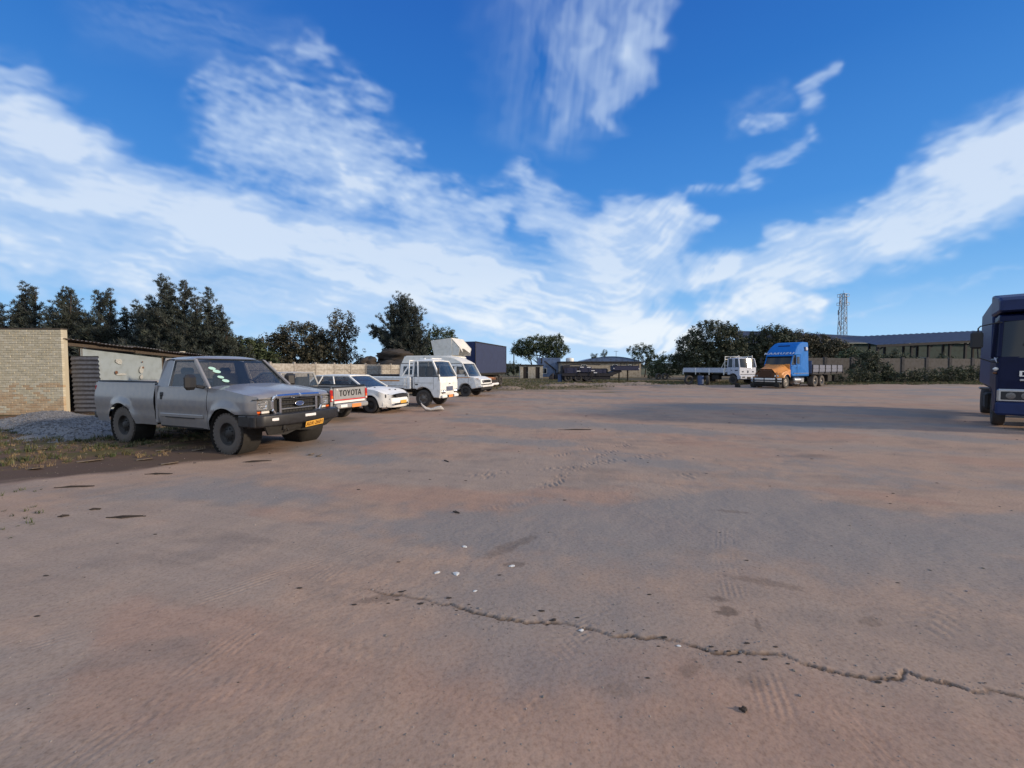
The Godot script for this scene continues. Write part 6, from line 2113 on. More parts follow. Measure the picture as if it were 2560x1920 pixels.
func make_litter() -> void:
	rng.seed = 77
	var meshes := [rock_mesh(1, 0.55, 4, 6), rock_mesh(2, 0.6, 4, 6), rock_mesh(3, 0.5, 4, 6)]
	mat("pebble", Color(0.30, 0.26, 0.23), 0.9, 0.0, "speck", 6.0)
	M.pebble.vertex_color_use_as_albedo = true
	for k in 3:
		var xs := []
		var cs := []
		for i in 1100:
			var d := 1.5 + 11.0 * pow(rng.randf(), 1.6)
			var x := rng.randf_range(-1.35, 1.35) * d
			if rng.randf() < 0.14:
				x = rng.randf_range(-1.2, 5.0)
				d = edge_at(x) + rng.randfn(0.0, 0.09)
			var s := rng.randf_range(0.0016, 0.0045) * (0.8 + d * 0.14)
			if rng.randf() < 0.03:
				s *= 2.3
			xs.append(Transform3D(Basis(Vector3.UP, rng.randf() * TAU).scaled(Vector3(s, s * rng.randf_range(0.6, 1.0), s * rng.randf_range(0.7, 1.5))), P(x, ground_height(x, d) + s * 0.2, d)))
			var g := rng.randf_range(0.55, 1.25)
			cs.append(Color(g, g * rng.randf_range(0.92, 1.0), g * rng.randf_range(0.85, 1.0)))
		var o := copies("pebbles", meshes[k], M.pebble, self, xs, cs)
		o.set_meta("kind", "stuff")
		tag(o, "scattered grit and crumbs of stone over the bare dirt yard", "pebbles", "loose grit on the yard")
	# dark crumbs of oily soil and bark
	mat("crumb", Color(0.035, 0.027, 0.022), 0.95)
	var xs := []
	for i in 380:
		var d := 2.0 + 14.0 * rng.randf()
		var x := rng.randf_range(-1.3, 1.3) * d
		if i > 290:
			x = rng.randf_range(-1.1, 4.0)
			d = edge_at(x) + rng.randfn(0.0, 0.06)
		var s := (0.002 + 0.011 * pow(rng.randf(), 2.5)) * (0.8 + d * 0.10)
		xs.append(Transform3D(Basis(Vector3.UP, rng.randf() * TAU).scaled(Vector3(s * 1.8, s * 0.5, s * 0.8)), P(x, ground_height(x, d) + s * 0.2, d)))
	var o := copies("dark_crumbs", meshes[0], M.crumb, self, xs)
	o.set_meta("kind", "stuff")
	tag(o, "dark crumbs of soil and bark strewn over the dirt yard", "crumbs")
	# pale chips and sticks that can be told apart
	mat("chip", Color(0.62, 0.60, 0.56), 0.7)
	mat("stick", Color(0.045, 0.033, 0.026), 0.9)
	mat("plank_scrap", Color(0.21, 0.16, 0.115), 0.9, 0.0, "grime", 3.0)
	for q in [[-0.62, 3.42, 0.022], [-0.46, 3.40, 0.028], [0.0, 3.52, 0.022], [-0.45, 3.92, 0.022], [-0.28, 3.13, 0.014], [0.45, 2.66, 0.016], [1.02, 2.50, 0.012]]:
		var c := MeshInstance3D.new()
		c.name = numbered("pale_chip")
		c.mesh = rock_mesh(int(q[0] * 100) + 300, 0.4, 5, 7)
		c.material_override = M.chip
		add_child(c)
		c.position = P(q[0], ground_height(q[0], q[1]) + q[2] * 0.15, q[1])
		c.scale = Vector3(1.3, 0.6, 0.9) * q[2]
		c.rotation.y = q[0] * 9.0
		tag(c, "pale chip of stone or plastic lying on the bare dirt", "chip", "pale chips on the dirt")
	for q in [[-4.35, 4.68, 0.20, 0.022, 0.15], [-5.10, 4.72, 0.05, 0.018, 0.5], [-4.98, 4.95, 0.06, 0.016, 0.3], [1.80, 11.4, 0.50, 0.03, 0.05], [-0.65, 4.85, 0.05, 0.012, -0.6], [-1.2, 7.6, 0.09, 0.012, -0.9], [1.15, 2.02, 0.02, 0.012, 0.0], [-6.2, 5.9, 0.22, 0.02, 0.2], [-4.6, 7.5, 0.24, 0.025, 0.3], [-5.6, 6.6, 0.20, 0.02, 0.1]]:
		var m := Mb.new()
		var pts := []
		for k in 11:
			var t := TAU * k / 11.0
			pts.append(Vector3(cos(t) * q[2] * (0.8 + 0.4 * sin(k * 2.7 + q[0] * 9.0)), 0.0, sin(t) * q[3] * (0.9 + 0.7 * sin(k * 4.1 + q[1] * 7.0))))
		m.slab(pts, Vector3(0, 0.012, 0))
		m.tube([Vector3(-q[2] * 0.9, 0.008, 0), Vector3(-q[2] * 0.2, 0.022, q[3] * 0.4), Vector3(q[2] * 0.8, 0.012, -q[3] * 0.3)], [q[3] * 0.15, q[3] * 0.32, q[3] * 0.12], 6)
		var s := solo("bark_flake", m, M.stick, "dark flake of bark or rubber lying on the bare dirt", "flake", "dark flakes on the dirt")
		s.position = P(q[0], ground_height(q[0], q[1]) + 0.001, q[1])
		s.rotation.y = q[4]
	for q in [[-7.6, 7.5, 0.20, 0.4], [-7.0, 8.35, 0.13, 0.1], [-6.35, 8.45, 0.12, 0.5], [-6.7, 7.6, 0.14, 0.2], [-6.0, 7.3, 0.14, 0.3], [-7.9, 6.9, 0.12, 0.0], [-8.9, 9.0, 0.2, 0.3], [-9.6, 8.6, 0.18, 0.2], [-3.9, 8.1, 0.06, 0.2], [-3.7, 8.0, 0.05, 0.7]]:
		var m := Mb.new()
		m.slab([Vector3(-q[2], 0, -0.04), Vector3(q[2] * 0.7, 0.01, -0.05), Vector3(q[2], 0.03, 0.02), Vector3(0.1 * q[2], 0.02, 0.06), Vector3(-q[2] * 0.8, 0, 0.04)], Vector3(0, 0.012, 0))
		var s := solo("wood_scrap", m, M.plank_scrap, "thin pale scrap of wood lying on the dark oily soil", "scrap", "wood scraps beside the grey pickup")
		s.position = P(q[0], ground_height(q[0], q[1]) + 0.004, q[1])
		s.rotation.y = q[3]
	# the torn white sack by the truck's wheel
	var f := FastNoiseLite.new()
	f.seed = 9
	f.frequency = 3.0
	var path := [Vector3(-0.42, 0.30, 0.0), Vector3(-0.36, 0.20, 0.02), Vector3(-0.22, 0.08, 0.05), Vector3(-0.02, 0.05, 0.05), Vector3(0.16, 0.09, 0.0), Vector3(0.34, 0.11, -0.02), Vector3(0.46, 0.05, 0.0)]
	var rad := [0.03, 0.07, 0.09, 0.07, 0.11, 0.12, 0.03]
	var rows := []
	for i in path.size():
		var ring := PackedVector3Array()
		for k in 14:
			var t := TAU * k / 14.0
			var r: float = rad[i] * (1.0 + 0.5 * f.get_noise_3d(i * 0.5, cos(t) * 0.5, sin(t) * 0.5))
			ring.append(path[i] + Vector3(0.2 * r * cos(t), maxf(r * 0.75 * cos(t), -path[i].y), r * 1.3 * sin(t)))
		rows.append(ring)
	var m := Mb.new()
	m.grid(rows, true)
	mat("sack", Color(0.58, 0.56, 0.54), 0.75, 0.0, "grime", 4.0, "bumps", 1.0)
	var sk := solo("torn_sack", m, M.sack, "crumpled white plastic sack on the ground by dropside truck's front wheel", "sack")
	sk.position = P(-3.15, 0.005, 16.45)
	sk.rotation.y = 0.1

# ---------------------------------------------------------------- walls and buildings
func brick_wall() -> void:
	var turn := deg_to_rad(4.0)
	var o := thing("brick_wall", "tall cream brick wall with an earth-stained foot next to tin shed", "wall", P(-16.15, 0, 15.1), turn)
	o.set_meta("kind", "thing")
	mat("mortar", Color(0.47, 0.425, 0.325), 0.95, 0.0, "speck", 3.0)
	var tones := [Color(0.52, 0.475, 0.365), Color(0.50, 0.455, 0.345), Color(0.56, 0.515, 0.405), Color(0.475, 0.43, 0.32), Color(0.48, 0.365, 0.24), Color(0.51, 0.40, 0.275), Color(0.44, 0.315, 0.20)]
	var ms := []
	for i in tones.size():
		ms.append(mat("brick_%d" % i, tones[i], 0.9, 0.0, "soft", 2.2, "bumps", 0.2))
	# local: wall face at z = 0, running to -x
	var m := Mb.new()
	m.box(Vector3(-4.0, 1.53, -0.12), Vector3(7.99, 3.06, 0.22), 0.0)
	part("mortar", m, M.mortar, o)
	m = Mb.new()
	m.box(Vector3(-4.0, 3.085, -0.11), Vector3(8.02, 0.035, 0.27), 0.006)
	part("coping", m, M.timber, o)
	var bm := []
	for k in 3:
		var b := Mb.new()
		b.box(Vector3.ZERO, Vector3(0.215, 0.070 + 0.002 * k, 0.10), 0.006)
		bm.append(b.mesh())
	var hb := Mb.new()
	hb.box(Vector3.ZERO, Vector3(0.102, 0.071, 0.10), 0.006)
	rng.seed = 5
	var f := FastNoiseLite.new()
	f.seed = 3
	f.frequency = 0.8
	var rest := Mb.new()
	var made := 0
	for r in 37:
		var y := 0.042 + r * 0.0822
		var off := 0.0 if r % 2 == 0 else 0.1135
		for k in 34:
			var x := -0.1075 - k * 0.227 - off
			if x < -7.9:
				continue
			var st := f.get_noise_2d(x * 1.5, y * 2.0) * 0.9 + (1.05 - y) * 1.1 + rng.randf_range(-0.35, 0.35)
			var id := rng.randi_range(4, 6) if st > 0.3 else rng.randi_range(0, 3)
			var at := Vector3(x, y, -0.042 + rng.randf_range(-0.009, 0.005))
			if x > -1.95:
				piece("brick", bm[rng.randi() % 3], ms[id], o, Transform3D(Basis(), at))
				made += 1
			else:
				rest.tint = tones[id]
				rest.box(at, Vector3(0.215, 0.071, 0.10), 0.0)
		if off > 0.0:
			piece("brick", HALF_BRICK(hb), ms[rng.randi_range(4, 6) if y < 0.75 + 0.4 * f.get_noise_2d(0.0, y * 2.0) else rng.randi_range(0, 3)], o, Transform3D(Basis(), Vector3(-0.051, y, -0.042)))
			made += 1
	var rm := mat("brick_rest", Color(1, 1, 1), 0.9, 0.0, "soft", 2.2, "bumps", 0.2)
	rm.vertex_color_use_as_albedo = true
	var ro := part("bricks_further_along", rest, rm, o, true)
	ro.set_meta("kind", "stuff")
	print("bricks ", made)

var half_brick: ArrayMesh
func HALF_BRICK(b: Mb) -> ArrayMesh:
	if half_brick == null:
		half_brick = b.mesh()
	return half_brick

func corrugated(m: Mb, a: Vector3, along: Vector3, across: Vector3, waves: float, amp: float, nrm: Vector3, skew := 0.0) -> void:
	# ridges run along «along»; the wave goes across
	var rows := []
	var k := int(waves * 8)
	for i in k + 1:
		var t := float(i) / k
		var r := PackedVector3Array()
		for j in 7:
			var s := j / 6.0
			var e := s * (1.0 - skew * t)
			r.append(a + along * e + across * t + nrm * (amp * sin(TAU * waves * t) + 0.004 * sin(s * 9.0 + t * 5.0)))
		rows.append(r)
	m.grid(rows)

func tin_shed() -> void:
	mat("zinc_white", Color(0.29, 0.335, 0.355), 0.6, 0.1, "soft", 0.5)
	mat("zinc_dark", Color(0.13, 0.13, 0.145), 0.55, 0.3, "grime", 1.1)
	mat("zinc_bright", Color(0.62, 0.66, 0.70), 0.45, 0.3, "grime", 1.5)
	mat("zinc_old", Color(0.26, 0.235, 0.21), 0.75, 0.2, "rusty", 0.9)
	mat("patch_pale", Color(0.42, 0.43, 0.41), 0.7, 0.0, "grime", 3.0)
	var o := thing("tin_shed", "white sheet-metal shed with a sagging corrugated roof behind grey pickup", "shed", P(-16.4, 0, 16.0), 0.0)
	# local z = -(depth - 16)
	var m := Mb.new()
	var g := []
	var f := FastNoiseLite.new()
	f.seed = 21
	f.frequency = 0.9
	for i in 19:
		var d := 3.7 * i / 18.0
		var r := PackedVector3Array()
		for k in 9:
			var y := lerpf(0.0, 2.42 - 0.075 * d, k / 8.0)
			r.append(Vector3(0.05 * f.get_noise_2d(d, y) + 0.006 * sin(d * 40.0), y, -d))
		g.append(r)
	m.grid(g)
	part("wall_sheet", m, M.zinc_white, o)
	for q in [[2.55, 1.62, 0.11, 0.16], [2.55, 1.30, 0.08, 0.10], [1.5, 1.95, 0.16, 0.12], [1.6, 1.42, 0.22, 0.05]]:
		m = Mb.new()
		var pts := []
		for k in 9:
			var e := 1.0 + 0.5 * f.get_noise_2d(k * 3.0, q[0] * 7.0)
			pts.append(Vector3(0.040 + 0.05 * f.get_noise_2d(q[0], q[1]), q[1] + q[3] * e * sin(TAU * k / 9.0), -q[0] + q[2] * e * cos(TAU * k / 9.0)))
		m.slab(pts, Vector3(0.006, 0, 0))
		part("patch", m, M.patch_pale, o)
	for q in [[1.35, 1.50, 0.07], [2.6, 1.95, 0.035], [2.62, 1.70, 0.05]]:
		m = Mb.new()
		m.lathe(Vector3(0.055 + 0.05 * f.get_noise_2d(q[0], q[1]), q[1], -q[0]), Vector3(1, 0, 0), [[q[2], 0.0], [q[2] * 0.8, 0.012], [0.001, 0.012]], 7)
		part("rust_spot", m, M.rust, o)
	# posts, beams, inner wall
	for d in [0.05, 3.75, 4.9, 6.4]:
		m = Mb.new()
		m.tube([Vector3(-0.06, 0, -d), Vector3(-0.04, 2.45 - 0.065 * d, -d)], 0.05, 8)
		part("post", m, M.timber, o)
	m = Mb.new()
	m.beam(Vector3(0.06, 2.56, 0.6), Vector3(0.02, 2.42, -2.4), 0.10, 0.12, 0.01)
	m.beam(Vector3(0.08, 2.38, -2.2), Vector3(0.05, 2.16, -6.2), 0.10, 0.12, 0.01)
	part("eaves_beam", m, M.timber, o)
	m = Mb.new()
	m.box(Vector3(-2.6, 1.1, -3.2), Vector3(0.06, 2.2, 7.0), 0.0)
	m.box(Vector3(-1.3, 1.1, -6.8), Vector3(2.6, 2.2, 0.06), 0.0)
	part("inner_wall", m, M.timber, o)
	# roof sheets, each lapping the next
	var ends := [0.75, -0.55, -1.9, -3.2, -4.5, -5.8, -7.0]
	for i in ends.size() - 1:
		m = Mb.new()
		var z0: float = ends[i] + 0.1
		var z1: float = ends[i + 1]
		var y0 := 2.66 + 0.058 * z0 + (0.03 if i % 2 == 0 else 0.0)
		var y1 := 2.66 + 0.058 * z1 + (0.03 if i % 2 == 0 else 0.0)
		corrugated(m, Vector3(0.34 + 0.08 * (i % 3), y0, z0), Vector3(-3.4, 0.10, 0), Vector3(0.0, y1 - y0, z1 - z0), 9.0, 0.018, Vector3.UP)
		part("roof_sheet", m, M.zinc_old, o)
	m = Mb.new()
	m.box(Vector3(0.16, 2.44, -4.75), Vector3(0.14, 0.11, 0.24), 0.01, Basis(Vector3.UP, 0.2))
	var b := solo("loose_brick", m, M.brick_2, "single pale brick weighing down the corrugated shed roof", "brick")
	b.position = P(-16.4, 0.0, 16.0)
	# sheets leaning by the corner
	m = Mb.new()
	corrugated(m, P(-16.10, 0.06, 15.42), Vector3(1.02, 0, 0), Vector3(0.0, 2.06, 0.08), 13.0, 0.022, Vector3(0, 0, 1), 0.0)
	solo("corrugated_sheet", m, M.zinc_dark, "dark corrugated iron sheet standing between brick wall and white shed", "sheet")
	m = Mb.new()
	corrugated(m, P(-15.75, 0.03, 15.60), Vector3(0.58, 0, 0), Vector3(0.03, 1.10, 0.05), 7.0, 0.02, Vector3(0, 0, 1), 0.0)
	solo("corrugated_sheet", m, M.zinc_bright, "bright galvanised corrugated sheet behind tail of the grey pickup", "sheet")

func precast_wall() -> void:
	var o := thing("precast_wall", "grey precast concrete panel wall behind the parked vehicles", "wall", P(-12.78, 0, 22.2), 0.0)
	o.set_meta("kind", "thing")
	mat("precast", Color(0.40, 0.375, 0.335), 0.9, 0.0, "grime", 0.8, "bumps", 0.5)
	mat("precast_b", Color(0.44, 0.415, 0.375), 0.9, 0.0, "grime", 0.7, "bumps", 0.5)
	mat("precast_c", Color(0.34, 0.31, 0.275), 0.9, 0.0, "grime", 0.9, "bumps", 0.5)
	var d := Vector3(0.447, 0, -1.604)
	var ang := atan2(1.604, 0.447)
	var turn := Basis(Vector3.UP, ang)
	var pl := Mb.new()
	pl.box(Vector3.ZERO, Vector3(d.length() - 0.09, 0.372, 0.05), 0.012)
	var pm := pl.mesh()
	var ps := Mb.new()
	ps.box(Vector3(0, 1.0, 0), Vector3(0.13, 2.02, 0.13), 0.012)
	var psm := ps.mesh()
	rng.seed = 8
	for i in range(-3, 15):
		var a := d * i
		piece("post", psm, M.precast_c, o, Transform3D(turn, a))
		for k in 5:
			var mm: Material = [M.precast, M.precast, M.precast_b, M.precast_c][rng.randi() % 4]
			piece("panel", pm, mm, o, Transform3D(turn * Basis(Vector3(0, 0, 1), rng.randf_range(-0.004, 0.004)), a + d * 0.5 + Vector3(0, 0.20 + k * 0.385 + rng.randf_range(-0.006, 0.004), 0)))

func window_unit(par: Node3D, c: Vector3, w: float, h: float, face: Vector3) -> void:
	var s := Vector3.UP.cross(face)
	var m := Mb.new()
	m.box(c, (s * w).abs() + Vector3(0, h, 0) + face.abs() * 0.04, 0.0)
	var fr := part("window", m, M.dark_glass, par)
	m = Mb.new()
	for q in [[-0.5, 0.0, 0.06, h], [0.5, 0.0, 0.06, h], [0.0, 0.0, 0.04, h]]:
		m.box(c + s * q[0] * w + face * 0.02, (s * q[2]).abs() + Vector3(0, h + 0.06, 0) + face.abs() * 0.05)
	for y in [-0.5, 0.5]:
		m.box(c + Vector3(0, y * h, 0) + face * 0.022, (s * w).abs() + Vector3(0, 0.06, 0) + face.abs() * 0.05)
	part("frame", m, M.white_paint, fr)

func far_buildings() -> void:
	mat("cream_wall", Color(0.42, 0.385, 0.325), 0.9, 0.0, "grime", 0.35)
	mat("dirty_wall", Color(0.38, 0.335, 0.27), 0.9, 0.0, "grime", 0.3)
	mat("dark_wood", Color(0.028, 0.022, 0.020), 0.9, 0.0, "grime", 1.0)
	mat("roof_black", Color(0.025, 0.024, 0.026), 0.85)
	mat("blue_steel", Color(0.145, 0.20, 0.33), 0.34, 0.55, "grime", 0.15)
	mat("roof_blue", Color(0.034, 0.042, 0.074), 0.5, 0.1, "grime", 0.1)
	mat("green_wall", Color(0.026, 0.046, 0.040), 0.85, 0.0, "grime", 0.12)
	mat("pale_wall", Color(0.42, 0.43, 0.38), 0.85)
	mat("block_wall", Color(0.075, 0.071, 0.072), 0.95, 0.0, "grime", 0.3, "bumps", 1.0)
	# outhouse with two doors
	var o := thing("outhouse", "small cream outhouse with two dark doors under a flat roof", "outhouse", P(3.05, 0, 66.0), 0.04)
	var m := Mb.new()
	for q in [[-1.55, 0.50], [0.05, 1.15], [1.55, 0.50]]:
		m.box(Vector3(q[0], 1.0, 0), Vector3(q[1], 2.0, 0.16), 0.01)
	m.box(Vector3(0, 1.9, 0), Vector3(3.56, 0.24, 0.15), 0.0)
	m.box(Vector3(-1.72, 1.0, -1.0), Vector3(0.14, 2.0, 2.0), 0.0)
	m.box(Vector3(1.72, 1.0, -1.0), Vector3(0.14, 2.0, 2.0), 0.0)
	m.box(Vector3(0, 1.0, -2.0), Vector3(3.56, 2.0, 0.14), 0.0)
	part("wall", m, M.cream_wall, o)
	for x in [-0.92, 0.97]:
		m = Mb.new()
		m.box(Vector3(x, 0.93, -0.05), Vector3(0.74, 1.84, 0.05), 0.01)
		var dr := part("door", m, M.dark_wood, o)
		m = Mb.new()
		m.box(Vector3(x + 0.28, 0.95, 0.0), Vector3(0.05, 0.12, 0.05), 0.01)
		part("handle", m, M.dull_chrome, dr)
	m = Mb.new()
	m.box(Vector3(0, 2.07, -0.95), Vector3(3.95, 0.12, 2.5), 0.02)
	part("roof", m, M.roof_black, o)
	# cream long building
	o = thing("long_building", "long low cream building with a flat black roof beyond wrecked trailer", "building", P(15.5, 0, 73.0), 0.0)
	m = Mb.new()
	m.box(Vector3(0, 1.28, -2.5), Vector3(13.8, 2.56, 5.0), 0.02)
	part("wall", m, M.dirty_wall, o)
	m = Mb.new()
	m.box(Vector3(0, 2.66, -2.4), Vector3(14.3, 0.22, 5.6), 0.03)
	part("roof", m, M.roof_black, o)
	window_unit(o, Vector3(5.0, 1.75, 0.02), 0.5, 0.9, Vector3(0, 0, 1))
	window_unit(o, Vector3(2.4, 1.8, 0.02), 0.9, 0.8, Vector3(0, 0, 1))
	window_unit(o, Vector3(-3.0, 1.8, 0.02), 0.9, 0.8, Vector3(0, 0, 1))
	# blue steel shed behind it
	o = thing("steel_shed", "wide blue steel shed with a low arched roof behind cream building", "shed", P(26.0, 0, 110.0), 0.0)
	m = Mb.new()
	m.box(Vector3(0, 1.75, -5.0), Vector3(14.4, 3.5, 10.0), 0.02)
	part("wall", m, M.blue_steel, o)
	for k in 8:
		m = Mb.new()
		var g := []
		for i in 4:
			var t := (k + i / 3.0) / 8.0 * 2.0 - 1.0
			g.append(PackedVector3Array([Vector3(t * 7.3, 3.48 + 1.15 * (1.0 - t * t), 0.3), Vector3(t * 7.3, 3.48 + 1.15 * (1.0 - t * t), -10.3)]))
		m.grid(g)
		var pts := []
		for r in g:
			pts.append(r[0] - Vector3(0, 0, 0.32))
		pts.append(Vector3(pts[-1].x, 3.45, -0.02))
		pts.append(Vector3(pts[0].x, 3.45, -0.02))
		m.slab(pts, Vector3(0, 0, 0.03))
		part("roof_panel", m, M.blue_steel, o)
	m = Mb.new()
	m.tube([Vector3(2.2, 4.5, -4), Vector3(2.2, 6.2, -4)], 0.05, 5)
	m.beam(Vector3(1.6, 6.1, -4), Vector3(2.8, 6.1, -4), 0.06, 0.08)
	part("roof_mast", m, M.roof_black, o)
	# blue gable with the sloping stair
	o = thing("blue_building", "plain slate-blue building with a dark sloping stair rail beside outhouse", "building", P(6.9, 0, 78.0), 0.0)
	m = Mb.new()
	m.box(Vector3(0, 1.75, -2.0), Vector3(4.2, 3.5, 4.0), 0.02)
	part("wall", m, M.blue_steel, o)
	m = Mb.new()
	m.box(Vector3(-1.4, 3.0, 0.06), Vector3(0.22, 1.1, 0.08))
	m.beam(Vector3(-0.9, 2.9, 0.3), Vector3(1.2, 1.2, 0.3), 0.16, 0.2)
	m.beam(Vector3(1.2, 0.0, 0.3), Vector3(1.2, 1.25, 0.3), 0.12, 0.12)
	part("stair_rail", m, M.roof_black, o)
	window_unit(o, Vector3(-1.0, 1.1, 0.02), 1.1, 1.0, Vector3(0, 0, 1))
	m = Mb.new()
	m.lathe(Vector3.ZERO, Vector3.UP, [[0.75, 0.0], [0.78, 0.06], [0.76, 0.5], [0.78, 1.0], [0.7, 1.08], [0.2, 1.2], [0.001, 1.2]], 20)
	for k in 4:
		m.beam(Vector3(0.5 * (1 if k % 2 else -1), 0, 0.5 * (1 if k < 2 else -1)), Vector3(0.5 * (1 if k % 2 else -1), -2.4, 0.5 * (1 if k < 2 else -1)), 0.1, 0.1)
	var tk := solo("water_tank", m, M.white_paint, "small white water tank on a stand behind cream building", "tank")
	tk.position = P(11.0, 2.4, 80.0)
	# block wall on the far right
	o = thing("block_wall", "dark grey concrete block wall behind weeds past flat bed truck", "wall", P(34.5, 0, 50.0), 0.0)
	o.set_meta("kind", "thing")
	var a := Vector3(-4, 0, 0)
	var b := Vector3(36.0, 0, -9.0)
	for i in 10:
		var p0 := a.lerp(b, i / 10.0)
		var p1 := a.lerp(b, (i + 1) / 10.0)
		m = Mb.new()
		m.beam(p0 + Vector3(0, 1.45, 0), p1 + Vector3(0, 1.45 - 0.02 * (i % 3), 0), 0.2, 2.9, 0.01)
		part("panel", m, M.block_wall, o)
		m = Mb.new()
		m.box(p0 + Vector3(0, 1.5, 0.06), Vector3(0.36, 3.04, 0.36), 0.01)
		part("pier", m, M.block_wall, o)
	# open shed far right, its roof on posts
	o = thing("open_shed", "open-sided shed with a long dark blue roof on thin posts", "shed", P(66.0, 0, 76.0), 0.0)
	m = Mb.new()
	corrugated(m, Vector3(-0.6, 5.75, 0.5), Vector3(0, 2.05, -9.5), Vector3(34, 1.6, 0), 30.0, 0.05, Vector3.UP)
	var rf := part("roof", m, M.roof_blue, o)
	m = Mb.new()
	m.beam(Vector3(-0.6, 5.55, 0.45), Vector3(33.4, 7.15, 0.45), 0.16, 0.42)
	part("fascia", m, M.roof_black, rf)
	for x in [0.0, 6.1, 9.2, 13.0, 15.8, 21.0, 27.0]:
		m = Mb.new()
		m.beam(Vector3(x, 0, 0), Vector3(x, 5.6 + x * 0.047, 0), 0.34, 0.34, 0.02)
		m.beam(Vector3(x, 4.6 + x * 0.047, 0), Vector3(x + 1.0, 5.5 + x * 0.047, 0), 0.2, 0.2)
		part("post", m, M.roof_black, o)
		m = Mb.new()
		m.beam(Vector3(x, 0, -9), Vector3(x, 7.5 + x * 0.047, -9), 0.3, 0.3)
		part("rear_post", m, M.roof_black, o)
	m = Mb.new()
	for q in [[9.5, 1.9, -5.0, 4.0], [12.5, 2.4, -7.0, 6.0], [15.0, 1.7, -4.0, 4.0]]:
		m = Mb.new()
		m.box(Vector3(q[0], q[1] + 1.2, q[2]), Vector3(q[3], 0.35, 2.0), 0.05)
		m.box(Vector3(q[0], (q[1] + 1.0) * 0.5, q[2]), Vector3(q[3] * 0.9, q[1] + 1.0, 1.8), 0.02)
		var st := solo("stacked_goods", m, M.pale_wall, "pale covered stack of goods under the open shed", "stack", "goods under the open shed")
		st.position = P(66.0, 0, 76.0)
	# warehouse behind, long ridge
	o = thing("warehouse", "broad green warehouse with a long blue-grey roof behind open shed", "warehouse", P(84.0, 0, 112.0), 0.0)
	m = Mb.new()
	m.box(Vector3(10, 4.1, -6), Vector3(66, 8.2, 12), 0.0)
	part("wall", m, M.green_wall, o)
	m = Mb.new()
	m.slab([Vector3(-24, 8.2, 0.6), Vector3(44, 8.2, 0.6), Vector3(44, 9.9, -6), Vector3(9, 9.9, -6), Vector3(3, 10.1, -6), Vector3(-5, 11.0, -6), Vector3(-12, 11.7, -6), Vector3(-24, 11.9, -6)], Vector3(0, 0.1, 0))
	rf = part("roof", m, M.roof_blue, o)
	m = Mb.new()
	m.box(Vector3(10, 8.15, 0.62), Vector3(68, 0.14, 0.12))
	part("gutter", m, M.pale_wall, rf)
	# grey gable by the flatbed
	o = thing("gable_hut", "small grey hut gable peeking over the pale flatbed", "hut", P(26.5, 0, 60.0), 0.0)
	m = Mb.new()
	m.slab([Vector3(-1.4, 0, 0), Vector3(1.4, 0, 0), Vector3(1.4, 1.8, 0), Vector3(-0.5, 3.05, 0), Vector3(-1.0, 2.6, 0), Vector3(-1.4, 1.6, 0)], Vector3(0, 0, -1.0))
	part("wall", m, M.block_wall, o)
	m = Mb.new()
	m.beam(Vector3(-0.55, 3.10, -0.5), Vector3(1.6, 1.72, -0.5), 1.2, 0.06)
	part("roof", m, M.zinc_old, o)

func lattice_tower() -> void:
	mat("galv", Color(0.20, 0.22, 0.26), 0.5, 0.3)
	var o := thing("lattice_tower", "tall steel lattice telecom mast with antennas rising beyond the warehouse", "mast", P(125.3, 0, 160.0), 0.4)
	var hgt := 29.6
	var half := func(y: float) -> float: return lerpf(1.35, 0.75, y / hgt)
	for q in [[-1, -1], [1, -1], [1, 1], [-1, 1]]:
		var m := Mb.new()
		m.beam(Vector3(q[0] * 1.35, 0, q[1] * 1.35), Vector3(q[0] * 0.75, hgt, q[1] * 0.75), 0.16, 0.16)
		part("leg", m, M.galv, o)
	var steps := 16
	for k in steps:
		var y0 := hgt * k / steps
		var y1 := hgt * (k + 1) / steps
		var a: float = half.call(y0)
		var b: float = half.call(y1)
		var m := Mb.new()
		var c := [[-1, -1], [1, -1], [1, 1], [-1, 1]]
		for i in 4:
			var p: Array = c[i]
			var q: Array = c[(i + 1) % 4]
			m.beam(Vector3(p[0] * a, y0, p[1] * a), Vector3(q[0] * b, y1, q[1] * b), 0.07, 0.07)
			m.beam(Vector3(p[0] * b, y1, p[1] * b), Vector3(q[0] * a, y0, q[1] * a), 0.07, 0.07)
			m.beam(Vector3(p[0] * b, y1, p[1] * b), Vector3(q[0] * b, y1, q[1] * b), 0.07, 0.07)
		part("bracing", m, M.galv, o)
	for q in [[28.0, 0.4], [26.4, 1.6], [24.0, 2.9], [22.6, 4.2], [26.8, 3.5], [20.0, 0.2], [18.6, 5.1], [16.5, 3.0]]:
		var m := Mb.new()
		var dd := Vector3(cos(q[1]), 0, sin(q[1]))
		var w: float = float(half.call(q[0])) * 1.25 + 0.25
		m.box(dd * w + Vector3(0, q[0], 0), Vector3(0.3, 1.9, 0.3), 0.05)
		m.beam(dd * (w - 0.6) + Vector3(0, q[0], 0), dd * w + Vector3(0, q[0], 0), 0.08, 0.08)
		part("antenna", m, M.galv, o)
	for y in [25.2, 28.4]:
		var m := Mb.new()
		var w: float = float(half.call(y)) + 0.55
		for i in 4:
			var p: Array = [[-1, -1], [1, -1], [1, 1], [-1, 1]][i]
			var q: Array = [[-1, -1], [1, -1], [1, 1], [-1, 1]][(i + 1) % 4]
			for e in [0.0, 1.0]:
				m.beam(Vector3(p[0] * w, y + e, p[1] * w), Vector3(q[0] * w, y + e, q[1] * w), 0.09, 0.09)
			m.beam(Vector3(p[0] * w, y, p[1] * w), Vector3(p[0] * w, y + 1.0, p[1] * w), 0.08, 0.08)
		part("platform", m, M.galv, o)
	var m := Mb.new()
	m.tube([Vector3(0, hgt, 0), Vector3(0, hgt + 1.2, 0)], 0.05, 5)
	part("lightning_rod", m, M.galv, o)

